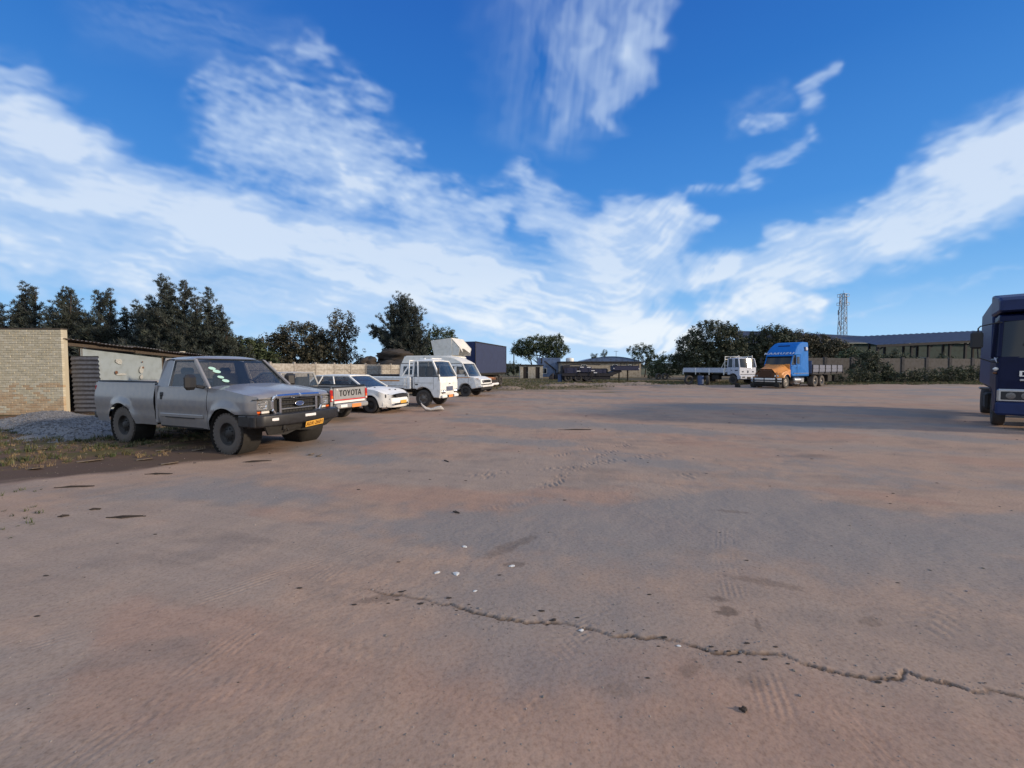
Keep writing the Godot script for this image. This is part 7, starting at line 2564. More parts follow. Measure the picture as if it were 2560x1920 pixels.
func yard_clutter() -> void:
	# poles
	var m := Mb.new()
	m.tube([Vector3(0, 0, 0), Vector3(0.05, 4.6, 0)], 0.11, 7)
	var p := solo("utility_pole", m, M.roof_black, "lone thin pole standing between blue trailer and spreading tree", "pole")
	p.position = P(0.35, 0, 88.0)
	# boulders by the lone conifer
	mat("granite", Color(0.050, 0.041, 0.036), 0.95, 0.0, "grime", 0.5, "bumps", 1.5)
	var rk := [[-12.3, 44.0, 1.9, 0.9, 1.4, 2.9, "long flat-topped"], [-14.6, 43.0, 0.8, 0.8, 1.0, 2.2, "squat"], [-12.0, 43.0, 2.6, 1.4, 1.5, 1.4, "broad"], [-14.2, 42.5, 1.8, 1.3, 1.2, 1.0, "lowest"]]
	for i in rk.size():
		var q: Array = rk[i]
		var o := MeshInstance3D.new()
		o.name = numbered("boulder")
		o.mesh = rock_mesh(60 + i, 0.75, 14, 22)
		o.material_override = M.granite
		add_child(o)
		o.scale = Vector3(q[2], q[3], q[4])
		o.position = P(q[0], q[5], q[1])
		tag(o, "%s brown granite boulder piled below the upright conifer" % q[6], "boulder", "boulders beyond the concrete wall")
	# scrap beside the outhouse
	var heap := [[5.6, 60.0, 0.6, 0.5, 0.5], [6.4, 60.4, 0.8, 0.7, 0.6], [7.2, 60.2, 0.7, 0.55, 0.5], [7.9, 60.6, 0.8, 0.8, 0.6], [6.9, 60.0, 0.5, 0.9, 0.5]]
	for i in heap.size():
		var q: Array = heap[i]
		m = Mb.new()
		m.box(Vector3(0, q[3] * 0.5, 0), Vector3(q[2], q[3], q[4]), 0.08, Basis(Vector3.UP, i * 0.7))
		m.lathe(Vector3(0.1, q[3] * 0.9, 0), Vector3(0.3, 0.9, 0.1).normalized(), [[0.22, 0.0], [0.22, 0.3], [0.1, 0.34], [0.1, 0.5], [0.001, 0.5]], 10)
		m.tube([Vector3(-q[2] * 0.5, q[3] * 0.7, 0.1), Vector3(-q[2] * 0.2, q[3] * 1.3, 0.2), Vector3(q[2] * 0.4, q[3] * 1.1, 0.1)], 0.06, 6)
		var s := solo("scrap_engine", m, M.wreck_dark, "dark scrap engine block dumped beside the outhouse", "scrap", "scrap engines by the outhouse")
		s.position = P(q[0], 0, q[1])
	m = Mb.new()
	m.lathe(Vector3.ZERO, Vector3.UP, [[0.20, 0.0], [0.26, 0.1], [0.26, 0.35], [0.2, 0.45], [0.001, 0.47]], 14)
	var d := solo("white_drum", m, M.white_paint, "small white drum perched on the dark scrap pile", "drum")
	d.position = P(7.55, 1.05, 60.3)
	m = Mb.new()
	m.lathe(Vector3.ZERO, Vector3.UP, [[0.001, 0.0], [0.28, 0.0], [0.29, 0.03], [0.275, 0.06], [0.275, 0.30], [0.29, 0.32], [0.275, 0.34], [0.275, 0.60], [0.29, 0.62], [0.275, 0.64], [0.275, 0.86], [0.29, 0.88], [0.27, 0.87], [0.001, 0.86]], 18)
	mat("drum_blue", Color(0.06, 0.10, 0.22), 0.5, 0.0, "grime", 1.5)
	for q in [[5.75, 50.2, "beside wrecked trailer's tail"], [18.7, 41.6, "below pale flatbed's tail"]]:
		var dr := solo("oil_drum", m, M.drum_blue, "dull blue oil drum standing %s" % q[2], "drum")
		dr.position = P(q[0], 0, q[1])
	# tyres and wheels lying about
	for q in [[21.3, 58.5, 0.0, 1.1], [20.2, 58.0, 0.5, 0.9], [19.2, 41.2, 1.2, 0.8], [17.6, 41.8, 0.2, 0.8]]:
		var t := thing("tyre_casing", "old truck tyre standing in the weeds near pale flatbed", "tyre", P(q[0], 0.46, q[1]), q[2], "loose tyres near the flatbed")
		m = Mb.new()
		m.lathe(Vector3.ZERO, Vector3(0, 0, 1), [[0.27, -0.12], [0.36, -0.14], [0.45, -0.12], [0.46, 0.0], [0.45, 0.12], [0.36, 0.14], [0.27, 0.12], [0.26, 0.0], [0.27, -0.12]], 26)
		part("tread", m, M.tyre, t)
	# low mounds of rubble along the verge
	for q in [[4.0, 38.0, 0.9, "low"], [5.8, 40.0, 1.2, "wide"], [9.5, 41.0, 1.5, "long"], [12.8, 43.0, 1.3, "grassy"], [-0.2, 33.5, 0.7, "small"], [14.5, 36.0, 1.6, "flat"]]:
		m = Mb.new()
		var f := FastNoiseLite.new()
		f.seed = int(q[1] * 10)
		f.frequency = 1.4
		var g := []
		for i in 11:
			var r := PackedVector3Array()
			for j in 21:
				var u := lerpf(-1, 1, j / 20.0)
				var v := lerpf(-1, 1, i / 10.0)
				var e := maxf(0.0, 1.0 - u * u - v * v)
				r.append(Vector3(u * q[2] * 1.9, e * (0.22 + 0.22 * f.get_noise_2d(u * 3.0, v * 2.0)) - 0.03, v * q[2] * 0.7))
			g.append(r)
		m.grid(g)
		var rb := solo("soil_mound", m, M.dirt_mound, "%s mound of soil and rubble at the edge of grass" % q[3], "mound", "soil mounds along the verge")
		rb.position = P(q[0], 0, q[1])
	# concrete stubs by the flatbed
	for q in [[19.4, 36.2], [21.0, 36.6]]:
		m = Mb.new()
		m.box(Vector3(0, 0.16, 0), Vector3(0.28, 0.36, 0.24), 0.03, Basis(Vector3.UP, q[0]))
		m.box(Vector3(0.10, 0.10, 0.12), Vector3(0.22, 0.2, 0.2), 0.03)
		var st := solo("stump_block", m, M.underside, "small dark block on the ground before pale flatbed's cab", "block", "dark blocks before the flatbed")
		st.position = P(q[0], 0, q[1])

# ---------------------------------------------------------------- plants
var leaf_clump: ArrayMesh
var needle_clump: ArrayMesh
var blade_tuft: ArrayMesh

func make_clumps() -> void:
	rng.seed = 31
	var m := Mb.new()
	for k in 16:
		var d := Vector3(rng.randfn(), rng.randfn(), rng.randfn()).normalized()
		var c := d * rng.randf_range(0.3, 1.0)
		var u := Vector3(rng.randfn(), rng.randfn(), rng.randfn()).normalized()
		var w := u.cross(d).normalized()
		var s := rng.randf_range(0.26, 0.42)
		m.quad(c - u * s, c + w * s * 0.45, c + u * s, c - w * s * 0.45)
	leaf_clump = m.mesh()
	m = Mb.new()
	for k in 14:
		var d := (Vector3(rng.randfn() * 0.55, 0.9, rng.randfn() * 0.55)).normalized()
		var w := d.cross(Vector3(rng.randfn(), rng.randfn(), rng.randfn())).normalized()
		var c := Vector3(rng.randf_range(-0.25, 0.25), rng.randf_range(-0.4, 0.2), rng.randf_range(-0.25, 0.25))
		m.quad(c, c + d * 0.45 + w * 0.085, c + d * 1.05, c + d * 0.45 - w * 0.085)
	needle_clump = m.mesh()
	m = Mb.new()
	for k in 13:
		var a := rng.randf() * TAU
		var lean := rng.randf_range(0.1, 0.65)
		var d := Vector3(cos(a) * lean, 1.0, sin(a) * lean)
		var w := Vector3(-sin(a), 0, cos(a)) * rng.randf_range(0.025, 0.05)
		var c := Vector3(rng.randf_range(-0.25, 0.25), 0, rng.randf_range(-0.25, 0.25))
		var h := rng.randf_range(0.5, 1.0)
		var mid := c + d * h * 0.55
		var tip := c + d * h * 0.95 + Vector3(cos(a), -0.1, sin(a)) * 0.2 * lean
		m.quad(c - w, c + w, mid + w * 0.7, mid - w * 0.7)
		m.tri(mid - w * 0.7, mid + w * 0.7, tip)
	blade_tuft = m.mesh()
	for q in [["leaf_dark", Color(0.042, 0.052, 0.030)], ["leaf_mid", Color(0.050, 0.070, 0.032)], ["leaf_brown", Color(0.062, 0.058, 0.036)], ["needle", Color(0.038, 0.048, 0.042)], ["weed", Color(0.045, 0.052, 0.026)]]:
		var lm := mat(q[0], q[1], 0.75)
		lm.vertex_color_use_as_albedo = true
		lm.backlight_enabled = true
		lm.backlight = Color(0.25, 0.30, 0.12)
	mat("bark", Color(0.060, 0.048, 0.040), 0.95, 0.0, "grime", 1.5, "bumps", 1.0)
	mat("bark_pale", Color(0.16, 0.135, 0.11), 0.95, 0.0, "grime", 1.5, "bumps", 1.0)
	var gm := mat("grass_blade", Color(1, 1, 1), 0.8)
	gm.vertex_color_use_as_albedo = true
	gm.backlight_enabled = true
	gm.backlight = Color(0.25, 0.25, 0.1)

func tint_of() -> Color:
	var g := rng.randf_range(0.65, 1.35)
	return Color(g * rng.randf_range(0.9, 1.1), g, g * rng.randf_range(0.85, 1.1))

# lobes: [x, y, z, rx, ry, rz] relative to the foot
func broad_tree(called: String, label: String, at: Vector3, lobes: Array, dens: float, size: float, m: Material, stems: Array, sd: int, group := "", hollow := 0.45, bark: Material = null) -> Node3D:
	rng.seed = sd
	var o := thing(called, label, "tree" if stems.size() > 0 else "bush", at, 0.0, group)
	var f := FastNoiseLite.new()
	f.seed = sd
	f.frequency = 0.55
	f.fractal_octaves = 2
	var tm := Mb.new()
	for s in stems:
		var path := []
		var rad := []
		var k := 7
		for i in k + 1:
			var t := float(i) / k
			path.append(Vector3(s[0] + (s[2] - s[0]) * t + 0.15 * sin(t * 5.0 + s[2]), s[3] * t, s[1] + 0.12 * sin(t * 4.0 + s[0])))
			rad.append(s[4] * (1.15 - 0.75 * t))
		tm.tube(path, rad, 8)
		for l in lobes:
			if rng.randf() < 0.75:
				var st: Vector3 = path[rng.randi_range(3, k - 1)]
				var e := Vector3(l[0], l[1], l[2])
				if (e - st).length() < 5.0:
					tm.tube([st, st.lerp(e, 0.5) + Vector3(0, 0.25, 0), e, e + Vector3(rng.randf_range(-0.5, 0.5) * l[3], l[4] * 0.6, rng.randf_range(-0.5, 0.5) * l[5])], [s[4] * 0.5, s[4] * 0.36, s[4] * 0.22, s[4] * 0.08], 6)
	if stems.size() > 0:
		part("trunk", tm, bark if bark else M.bark, o)
	var xs := []
	var cs := []
	for l in lobes:
		var area: float = 4.0 * PI * pow((pow(l[3] * l[4], 1.6) + pow(l[3] * l[5], 1.6) + pow(l[4] * l[5], 1.6)) / 3.0, 1.0 / 1.6)
		for i in int(area * dens):
			var d := Vector3(rng.randfn(), rng.randfn(), rng.randfn()).normalized()
			var r := 1.0 - hollow * pow(rng.randf(), 1.7)
			var p := Vector3(l[0], l[1], l[2]) + d * Vector3(l[3], l[4], l[5]) * r
			var nz := f.get_noise_3dv(p * 1.6)
			if nz < -0.16 and rng.randf() < 0.85:
				continue
			p += d * nz * 0.7
			if p.y < 0.1:
				continue
			var sc := size * rng.randf_range(0.6, 1.25)
			xs.append(Transform3D(Basis.from_euler(Vector3(rng.randf() * TAU, rng.randf() * TAU, 0)).scaled(Vector3.ONE * sc), p))
			cs.append(tint_of())
	copies("crown", leaf_clump, m, o, xs, cs).set_meta("kind", "stuff")
	return o

func conifer(label: String, at: Vector3, leaders: Array, sd: int, group := "", lean := 0.25, limb := [], spread := 2.05) -> Node3D:
	rng.seed = sd
	var o := thing("conifer_tree", label, "tree", at, 0.0, group)
	var tm := Mb.new()
	var xs := []
	var cs := []
	for l in leaders:
		# x offset, z offset, height, radius
		var top := Vector3(l[0] + l[2] * 0.03, l[2], l[1])
		tm.tube([Vector3(l[0] * 0.3, 0, l[1] * 0.3), Vector3(l[0] * 0.8, l[2] * 0.35, l[1] * 0.8), Vector3(l[0], l[2] * 0.7, l[1]), top], [0.20, 0.15, 0.08, 0.02], 7)
		var y: float = l[2] * 0.10
		while y < l[2]:
			var t: float = y / l[2]
			var reach: float = l[3] * spread * (pow(1.0 - t, 0.95) if spread > 1.2 else pow(sin(PI * clampf(t * 0.9 + 0.1, 0.0, 1.0)), 0.7)) * rng.randf_range(0.45, 1.3) + 0.16
			for k in 4:
				var a := rng.randf() * TAU
				var d := Vector3(cos(a), 0.30 + 0.75 * t + rng.randf_range(-0.1, 0.2), sin(a)).normalized()
				var st := Vector3(lerpf(l[0] * 0.5, l[0], minf(1, t * 2.0)), y, lerpf(l[1] * 0.5, l[1], minf(1, t * 2.0)))
				var len: float = reach * rng.randf_range(0.65, 1.1)
				if k == 0:
					tm.tube([st, st + d * len * 0.5, st + d * len + Vector3(0, 0.12 * len, 0)], [0.045, 0.03, 0.01], 5)
				var s := 0.15
				while s < len + 0.1:
					var p := st + d * s + Vector3(rng.randfn() * 0.10, 0.12 * s * s / maxf(len, 0.5) + rng.randfn() * 0.08, rng.randfn() * 0.10)
					var up := (d + Vector3(lean, 0.9, 0)).normalized()
					var bx := up.cross(Vector3(rng.randfn(), rng.randfn(), rng.randfn())).normalized()
					var sc := rng.randf_range(0.26, 0.55) * (1.1 - 0.5 * t)
					xs.append(Transform3D(Basis(bx, up, bx.cross(up)).scaled(Vector3.ONE * sc), p))
					cs.append(tint_of())
					s += 0.21
			y += rng.randf_range(0.22, 0.42)
	for l in limb:
		var a := Vector3(l[0], l[1], 0.0)
		var b := Vector3(l[2], l[3], 0.0)
		tm.tube([a, a.lerp(b, 0.5) + Vector3(0, 0.15, 0), b], [0.10, 0.07, 0.02], 6)
		for i in int(l[4]):
			var t := pow(rng.randf(), 0.7)
			var p := a.lerp(b, t) + Vector3(rng.randfn() * 0.3, rng.randfn() * 0.28, rng.randfn() * 0.35) * (1.15 - 0.7 * t)
			var up := ((b - a).normalized() + Vector3(0, 0.7, 0)).normalized()
			var bx := up.cross(Vector3(rng.randfn(), rng.randfn(), rng.randfn())).normalized()
			xs.append(Transform3D(Basis(bx, up, bx.cross(up)).scaled(Vector3.ONE * rng.randf_range(0.25, 0.42)), p))
			cs.append(tint_of())
	part("trunk", tm, M.bark, o)
	copies("crown", needle_clump, M.needle, o, xs, cs).set_meta("kind", "stuff")
	return o

func make_trees() -> void:
	make_clumps()
	# windbreak of conifers behind the brick wall and the tin shed
	var gp := "conifers in the windbreak beyond the shed"
	var rowc := [
		[-54.6, 44.0, [[0, 0, 9.8, 1.6], [1.5, 0.5, 8.6, 1.3]], "shaggy twin-topped conifer over the brick wall's far end"],
		[-52.0, 45.0, [[0, 0, 9.2, 1.3], [-0.8, 0, 8.2, 1.0]], "slim conifer between two shaggy ones above brick wall"],
		[-50.2, 44.0, [[-0.6, 0, 10.3, 1.5], [0.7, 0.2, 10.0, 1.4]], "tall twin-topped conifer rising above the brick wall"],
		[-47.6, 46.0, [[0, 0, 9.5, 0.9]], "thin spire of a conifer behind the brick wall"],
		[-45.2, 43.0, [[-0.5, 0, 9.5, 1.7], [0.5, 0.3, 9.7, 1.9], [1.9, 0, 7.0, 1.5], [-1.6, 0, 7.6, 1.3]], "broad dense conifer above the brick wall's end"],
		[-41.6, 43.0, [[-0.5, 0, 9.3, 1.6], [0.6, 0, 9.5, 1.5], [-1.6, 0.2, 6.0, 1.4]], "pointed twin conifer over the tin shed's roof"],
		[-39.9, 45.0, [[0, 0, 8.6, 1.5], [-0.9, 0.4, 7.8, 1.0]], "lower pointed conifer over the middle of tin shed"],
		[-37.6, 44.0, [[0, 0, 7.6, 1.5], [-1.2, 0, 6.2, 1.3], [1.0, 0, 6.8, 1.3]], "short bushy conifer in the gap above shed roof"],
		[-33.2, 42.0, [[-1.5, 0, 10.7, 1.9], [-0.4, 0.5, 9.9, 1.7], [0.6, 0, 10.4, 1.9], [-2.9, 0, 8.0, 1.5], [1.9, 0.2, 8.6, 1.7]], "biggest many-topped conifer above the grey pickup's cab"],
		[-30.9, 43.0, [[0, 0, 9.7, 1.7], [1.3, 0, 7.9, 1.6], [2.0, 0.4, 5.8, 1.5]], "bushy conifer sloping down towards the round thicket"],
	]
	for i in rowc.size():
		var q: Array = rowc[i]
		conifer(q[3], P(q[0], 0, q[1]), q[2], 100 + i, gp)
	# undergrowth filling below the windbreak
	for q in [[-49.0, 47.0, 300], [-41.0, 47.0, 301], [-34.0, 46.0, 302]]:
		broad_tree("shrub", "dark undergrowth shrub massed below the conifer windbreak", P(q[0], 0, q[1]), [[-2.5, 2.6, 0, 3.2, 3.0, 1.5], [1.8, 2.4, 0.3, 3.4, 2.8, 1.5], [4.5, 2.2, 0, 2.6, 2.6, 1.4]], 8.0, 0.45, M.leaf_dark, [], q[2], "undergrowth below the windbreak")
	# thicket behind the concrete wall
	broad_tree("thicket_tree", "low rounded green tree at near end of the thicket", P(-28.3, 0, 46), [[0, 3.2, 0, 2.0, 1.5, 1.6], [-1.6, 2.4, 0, 1.3, 1.3, 1.2], [1.3, 2.4, 0.2, 1.6, 1.5, 1.3]], 9.0, 0.36, M.leaf_mid, [[0, 0, 0.1, 3.0, 0.16]], 201, "trees beyond the concrete wall")
	broad_tree("thicket_tree", "wide domed dark tree with brownish leaves over concrete wall", P(-24.0, 0, 48), [[0, 4.6, 0, 3.2, 2.2, 2.2], [-2.8, 3.6, 0.3, 2.2, 1.9, 1.8], [2.6, 3.4, 0, 2.4, 2.2, 1.8], [0.5, 2.2, 0.8, 3.6, 1.7, 1.6], [-1.5, 1.5, 1.0, 2.8, 1.4, 1.2]], 9.0, 0.38, M.leaf_brown, [[0, 0, 0.3, 4.2, 0.22], [1.2, 0, 1.8, 3.6, 0.15]], 202, "trees beyond the concrete wall")
	broad_tree("thicket_tree", "taller open-crowned tree with sky showing through, beyond concrete wall", P(-19.0, 0, 47), [[0.1, 6.9, 0, 1.5, 1.05, 1.2], [-0.8, 5.7, 0.2, 1.0, 0.9, 0.9], [1.0, 5.8, 0, 1.0, 0.9, 0.9], [0.5, 4.6, 0.2, 1.0, 0.8, 0.8], [-0.4, 3.2, 0.2, 1.6, 1.2, 1.1], [1.2, 2.4, 0, 1.5, 1.4, 1.1]], 7.5, 0.30, M.leaf_brown, [[-0.5, 0, 0.0, 6.4, 0.13], [0.5, 0, 0.4, 6.0, 0.11]], 203, "trees beyond the concrete wall", 0.6, M.bark_pale)
	conifer("lone upright conifer with a side limb behind concrete wall", P(-11.9, 0, 46), [[0.0, 0, 9.4, 1.9], [-1.0, 0.2, 8.3, 1.5], [1.3, 0, 7.9, 1.6], [0.5, 0.4, 8.8, 1.6], [-0.5, -0.3, 6.5, 1.9], [1.5, 0.2, 6.0, 1.6]], 131, "trees beyond the concrete wall", 0.0, [[-0.6, 4.2, -3.4, 6.2, 90], [-0.8, 4.6, -3.6, 5.4, 70], [-0.8, 4.0, -2.2, 4.7, 60]], 1.15)
	broad_tree("leafy_tree", "leafy tree half hidden by the pale wind fairing", P(-9.0, 0, 50), [[0.4, 5.0, 0, 1.8, 1.3, 1.4], [-1.2, 4.0, 0, 1.4, 1.2, 1.2], [1.3, 3.6, 0.2, 1.5, 1.4, 1.2], [-0.2, 2.4, 0, 2.2, 1.6, 1.4]], 9.0, 0.36, M.leaf_mid, [[0, 0, 0.2, 4.4, 0.18]], 204, "trees beyond the concrete wall")
	# spreading tree on several stems
	broad_tree("spreading_tree", "umbrella-shaped tree on several thin stems behind the outhouse", P(5.3, 0, 80), [[-3.2, 5.6, 0, 1.9, 1.4, 1.6], [-1.0, 6.3, 0.3, 1.9, 1.4, 1.6], [1.2, 6.1, 0, 1.9, 1.4, 1.6], [3.0, 6.4, 0.2, 1.5, 1.3, 1.4], [4.0, 5.0, 0, 1.4, 1.3, 1.3], [2.6, 4.2, 0, 1.6, 1.1, 1.3], [-2.4, 4.2, 0, 1.4, 0.9, 1.2], [0.4, 5.1, 0, 1.8, 0.9, 1.4], [-4.3, 4.9, 0.2, 1.0, 0.9, 1.0], [2.2, 3.0, 0.2, 1.0, 0.8, 0.9]], 7.0, 0.42, M.leaf_mid, [[-0.6, 0, -2.6, 5.2, 0.13], [-0.3, 0, -0.8, 5.8, 0.14], [0.2, 0, 0.9, 5.6, 0.14], [0.6, 0, 3.0, 5.6, 0.14]], 205)
	broad_tree("open_tree", "small sparse tree with round leaf tufts beyond cream building", P(23.0, 0, 75), [[-1.3, 4.8, 0, 1.2, 0.8, 0.9], [0.6, 5.1, 0, 1.2, 0.8, 0.9], [1.8, 4.0, 0.2, 1.0, 0.9, 0.9], [-0.6, 3.6, 0, 0.9, 0.7, 0.8], [2.4, 2.8, 0, 1.2, 1.2, 1.0], [0.9, 2.4, 0, 1.0, 0.8, 0.8]], 6.5, 0.36, M.leaf_mid, [[0, 0, -0.6, 4.4, 0.10], [0.5, 0, 1.4, 4.2, 0.10]], 206)
	broad_tree("shrub", "grey-green shrub growing over junk before the dark tree", P(22.9, 0, 62), [[0, 2.0, 0, 1.8, 1.7, 1.3], [2.0, 2.4, 0.4, 1.6, 1.5, 1.2], [-1.6, 1.4, 0.2, 1.4, 1.2, 1.1]], 9.0, 0.36, M.leaf_mid, [], 207)
	# the dark trees on the right
	broad_tree("dark_tree", "great dark round tree behind the pale flatbed", P(27.4, 0, 58), [[0.3, 5.6, 0, 3.3, 2.5, 2.4], [2.4, 5.2, 0.3, 1.9, 2.2, 1.6], [-2.6, 4.2, 0, 2.2, 2.2, 1.9], [1.5, 3.2, 0.8, 3.2, 2.0, 1.8], [-1.8, 2.4, 0.8, 2.8, 1.8, 1.6], [3.0, 2.6, 0.3, 1.8, 1.8, 1.4]], 10.0, 0.38, M.leaf_dark, [[0, 0, 0.2, 5.0, 0.26]], 208, "dark trees behind the trucks")
	broad_tree("dark_tree", "dark tree with a broken crown behind the blue sleeper cab", P(37.4, 0, 62), [[1.0, 6.2, 0, 2.6, 1.6, 1.8], [-1.8, 5.0, 0, 2.2, 1.6, 1.6], [2.6, 5.4, 0.2, 1.8, 1.4, 1.4], [0, 3.6, 0.6, 3.8, 2.0, 1.8], [-2.8, 3.0, 0.4, 2.2, 1.8, 1.5], [3.4, 3.2, 0.3, 2.2, 1.9, 1.5]], 9.0, 0.40, M.leaf_dark, [[0, 0, 0.4, 5.2, 0.22], [1.2, 0, 1.8, 5.4, 0.14]], 209, "dark trees behind the trucks")
	broad_tree("dark_tree", "brown-leaved spreading tree sloping down towards the block wall", P(47.0, 0, 66), [[-2.0, 5.4, 0, 3.0, 1.9, 1.9], [1.4, 5.0, 0, 2.8, 1.7, 1.8], [4.0, 4.0, 0.2, 2.4, 1.6, 1.6], [-0.5, 3.2, 0.6, 4.4, 1.9, 1.7], [5.5, 2.8, 0.3, 2.0, 1.4, 1.4]], 9.0, 0.42, M.leaf_brown, [[0, 0, 0.2, 4.6, 0.24], [2.0, 0, 3.6, 4.0, 0.15]], 210, "dark trees behind the trucks")
	broad_tree("shrub", "tall dark shrub climbing over the block wall", P(41.6, 0, 49.0), [[-0.6, 1.6, 0, 1.5, 1.6, 0.9], [1.0, 1.3, 0.1, 1.7, 1.3, 0.9], [0.2, 2.6, -0.2, 1.0, 0.9, 0.8], [2.4, 0.9, 0.2, 1.4, 0.9, 0.8]], 11.0, 0.32, M.leaf_dark, [], 211)
	broad_tree("shrub", "green shrub above the block wall next to brown-leaved tree", P(46.5, 0, 56.0), [[-1.5, 2.9, 0, 2.0, 1.2, 1.2], [0.8, 2.6, 0, 1.8, 1.0, 1.1]], 9.0, 0.36, M.leaf_mid, [], 212)
	broad_tree("shrub", "leggy shrub beside the open shed's end post", P(58.5, 0, 64.0), [[0, 3.0, 0, 1.2, 1.3, 1.0], [1.6, 2.5, 0, 1.4, 1.0, 1.0], [-1.5, 2.4, 0.2, 1.4, 1.1, 1.0], [7.5, 2.5, 0, 1.5, 0.9, 1.0]], 8.0, 0.36, M.leaf_dark, [], 213)
	for q in [[45.5, 47.4, 1.2, 220, "low weedy bush at the middle of the block wall"], [49.8, 48.4, 1.2, 221, "wider weedy bush further along the block wall"], [53.5, 49.6, 1.6, 222, "taller weedy bush in front of block wall"], [38.0, 46.6, 1.2, 223, "small weedy bush by the flat bed's tail"], [58.0, 52.0, 1.2, 224, "weedy bush where block wall meets the navy truck"]]:
		broad_tree("weed_bush", q[4], P(q[0], 0, q[1]), [[-1.0, 0.45 * q[2], 0, 1.6, 0.65 * q[2], 0.8], [1.0, 0.5 * q[2], 0.1, 1.7, 0.75 * q[2], 0.8]], 12.0, 0.26, M.weed, [], q[3], "weedy bushes along the block wall")
	broad_tree("shrub", "dark shrub beyond the small outhouse", P(0.2, 0, 85), [[0, 1.6, 0, 1.4, 1.2, 1.0], [1.8, 1.3, 0, 1.3, 0.9, 0.9], [-1.6, 1.1, 0, 1.4, 0.9, 0.9]], 8.0, 0.36, M.leaf_dark, [], 225)
	for q in [[22.0, 112.0, 5.6, 226], [25.0, 114.0, 6.4, 227]]:
		broad_tree("distant_tree", "small distant tree top poking above the blue steel shed", P(q[0], 0, q[1]), [[0, q[2] - 1.0, 0, 0.8, 1.0, 0.8]], 8.0, 0.36, M.leaf_dark, [[0, 0, 0, q[2] - 1.0, 0.1]], q[3], "tree tops above the steel shed")

func tuft_field(called: String, label: String, n: int, pick: Callable, cols: Array, hmin: float, hmax: float, sd: int) -> void:
	rng.seed = sd
	var xs := []
	var cs := []
	for i in n:
		var q: Vector2 = pick.call()
		if q.x > 9000.0:
			continue
		var h := rng.randf_range(hmin, hmax)
		xs.append(Transform3D(Basis(Vector3.UP, rng.randf() * TAU).scaled(Vector3(h * 1.1, h, h * 1.1)), P(q.x, ground_height(q.x, q.y) - 0.01, q.y)))
		var c: Color = cols[rng.randi() % cols.size()]
		cs.append(c * rng.randf_range(0.7, 1.25))
	var o := copies(called, blade_tuft, M.grass_blade, self, xs, cs)
	o.set_meta("kind", "stuff")
	tag(o, label, "grass")

func make_grass() -> void:
	var green := [Color(0.060, 0.078, 0.026), Color(0.085, 0.095, 0.035), Color(0.05, 0.062, 0.024)]
	var dry := [Color(0.26, 0.18, 0.09), Color(0.20, 0.14, 0.075), Color(0.13, 0.115, 0.05), Color(0.30, 0.21, 0.12)]
	var mask := FastNoiseLite.new()
	mask.seed = 55
	mask.frequency = 0.9
	tuft_field("green_grass", "green grass tufts between the gravel heap and brick wall", 2600, func():
		var x := rng.randf_range(-16.0, -7.4)
		var z := rng.randf_range(6.6, 12.5)
		var sd := (x + 7.5) * -0.637 + (z - 6.1) * 0.771
		if sd < 1.1 or mask.get_noise_2d(x, z) < 0.02:
			return Vector2(9999, 0)
		return Vector2(x, z), green + [dry[2]], 0.05, 0.16, 401)
	tuft_field("dry_grass", "dry straw-coloured grass beside the grey pickup", 3600, func():
		var x := rng.randf_range(-15.0, -6.2)
		var z := rng.randf_range(6.4, 12.0)
		var sd := (x + 7.5) * -0.637 + (z - 6.1) * 0.771
		if sd < 0.95 + 0.5 * mask.get_noise_2d(x * 3.0, z) or mask.get_noise_2d(x + 40.0, z) < 0.0:
			return Vector2(9999, 0)
		return Vector2(x, z), dry, 0.03, 0.10, 402)
	tuft_field("corner_grass", "short grass at the near edge of the yard", 260, func():
		var x := rng.randf_range(-8.0, -4.9)
		var z := rng.randf_range(3.4, 5.9)
		if mask.get_noise_2d(x * 1.4, z * 1.4 + 9.0) < 0.12 or x / z > -1.13:
			return Vector2(9999, 0)
		return Vector2(x, z), green, 0.03, 0.09, 403)
	tuft_field("verge_grass", "grass on the verge before the outhouse and wrecked trailer", 5200, func():
		var x := rng.randf_range(-4.5, 16.0)
		var z := rng.randf_range(30.0, 62.0)
		if z < 32.5 + maxf(0.0, x - 4.0) * 1.1 + 3.0 * mask.get_noise_2d(x * 0.4, z * 0.4):
			return Vector2(9999, 0)
		return Vector2(x, z), green + [Color(0.10, 0.105, 0.045), dry[2]], 0.06, 0.22, 404)
	tuft_field("far_verge_grass", "long grass along the foot of block wall and trucks", 6500, func():
		var x := rng.randf_range(14.0, 62.0)
		var z := rng.randf_range(40.5, 52.0)
		if z < 42.0 + 2.5 * mask.get_noise_2d(x * 0.3, z * 0.3):
			return Vector2(9999, 0)
		return Vector2(x, z), green + dry.slice(1, 3), 0.08, 0.30, 405)
	tuft_field("wall_grass", "weeds along the foot of the precast concrete wall", 1600, func():
		var t := rng.randf_range(-3.0, 14.0)
		var d := rng.randf_range(0.1, 2.0)
		return Vector2(-12.78 + 0.447 * t + d * 0.95, 22.2 + 1.604 * t - d * 0.3), green + dry.slice(1, 3), 0.06, 0.25, 406)

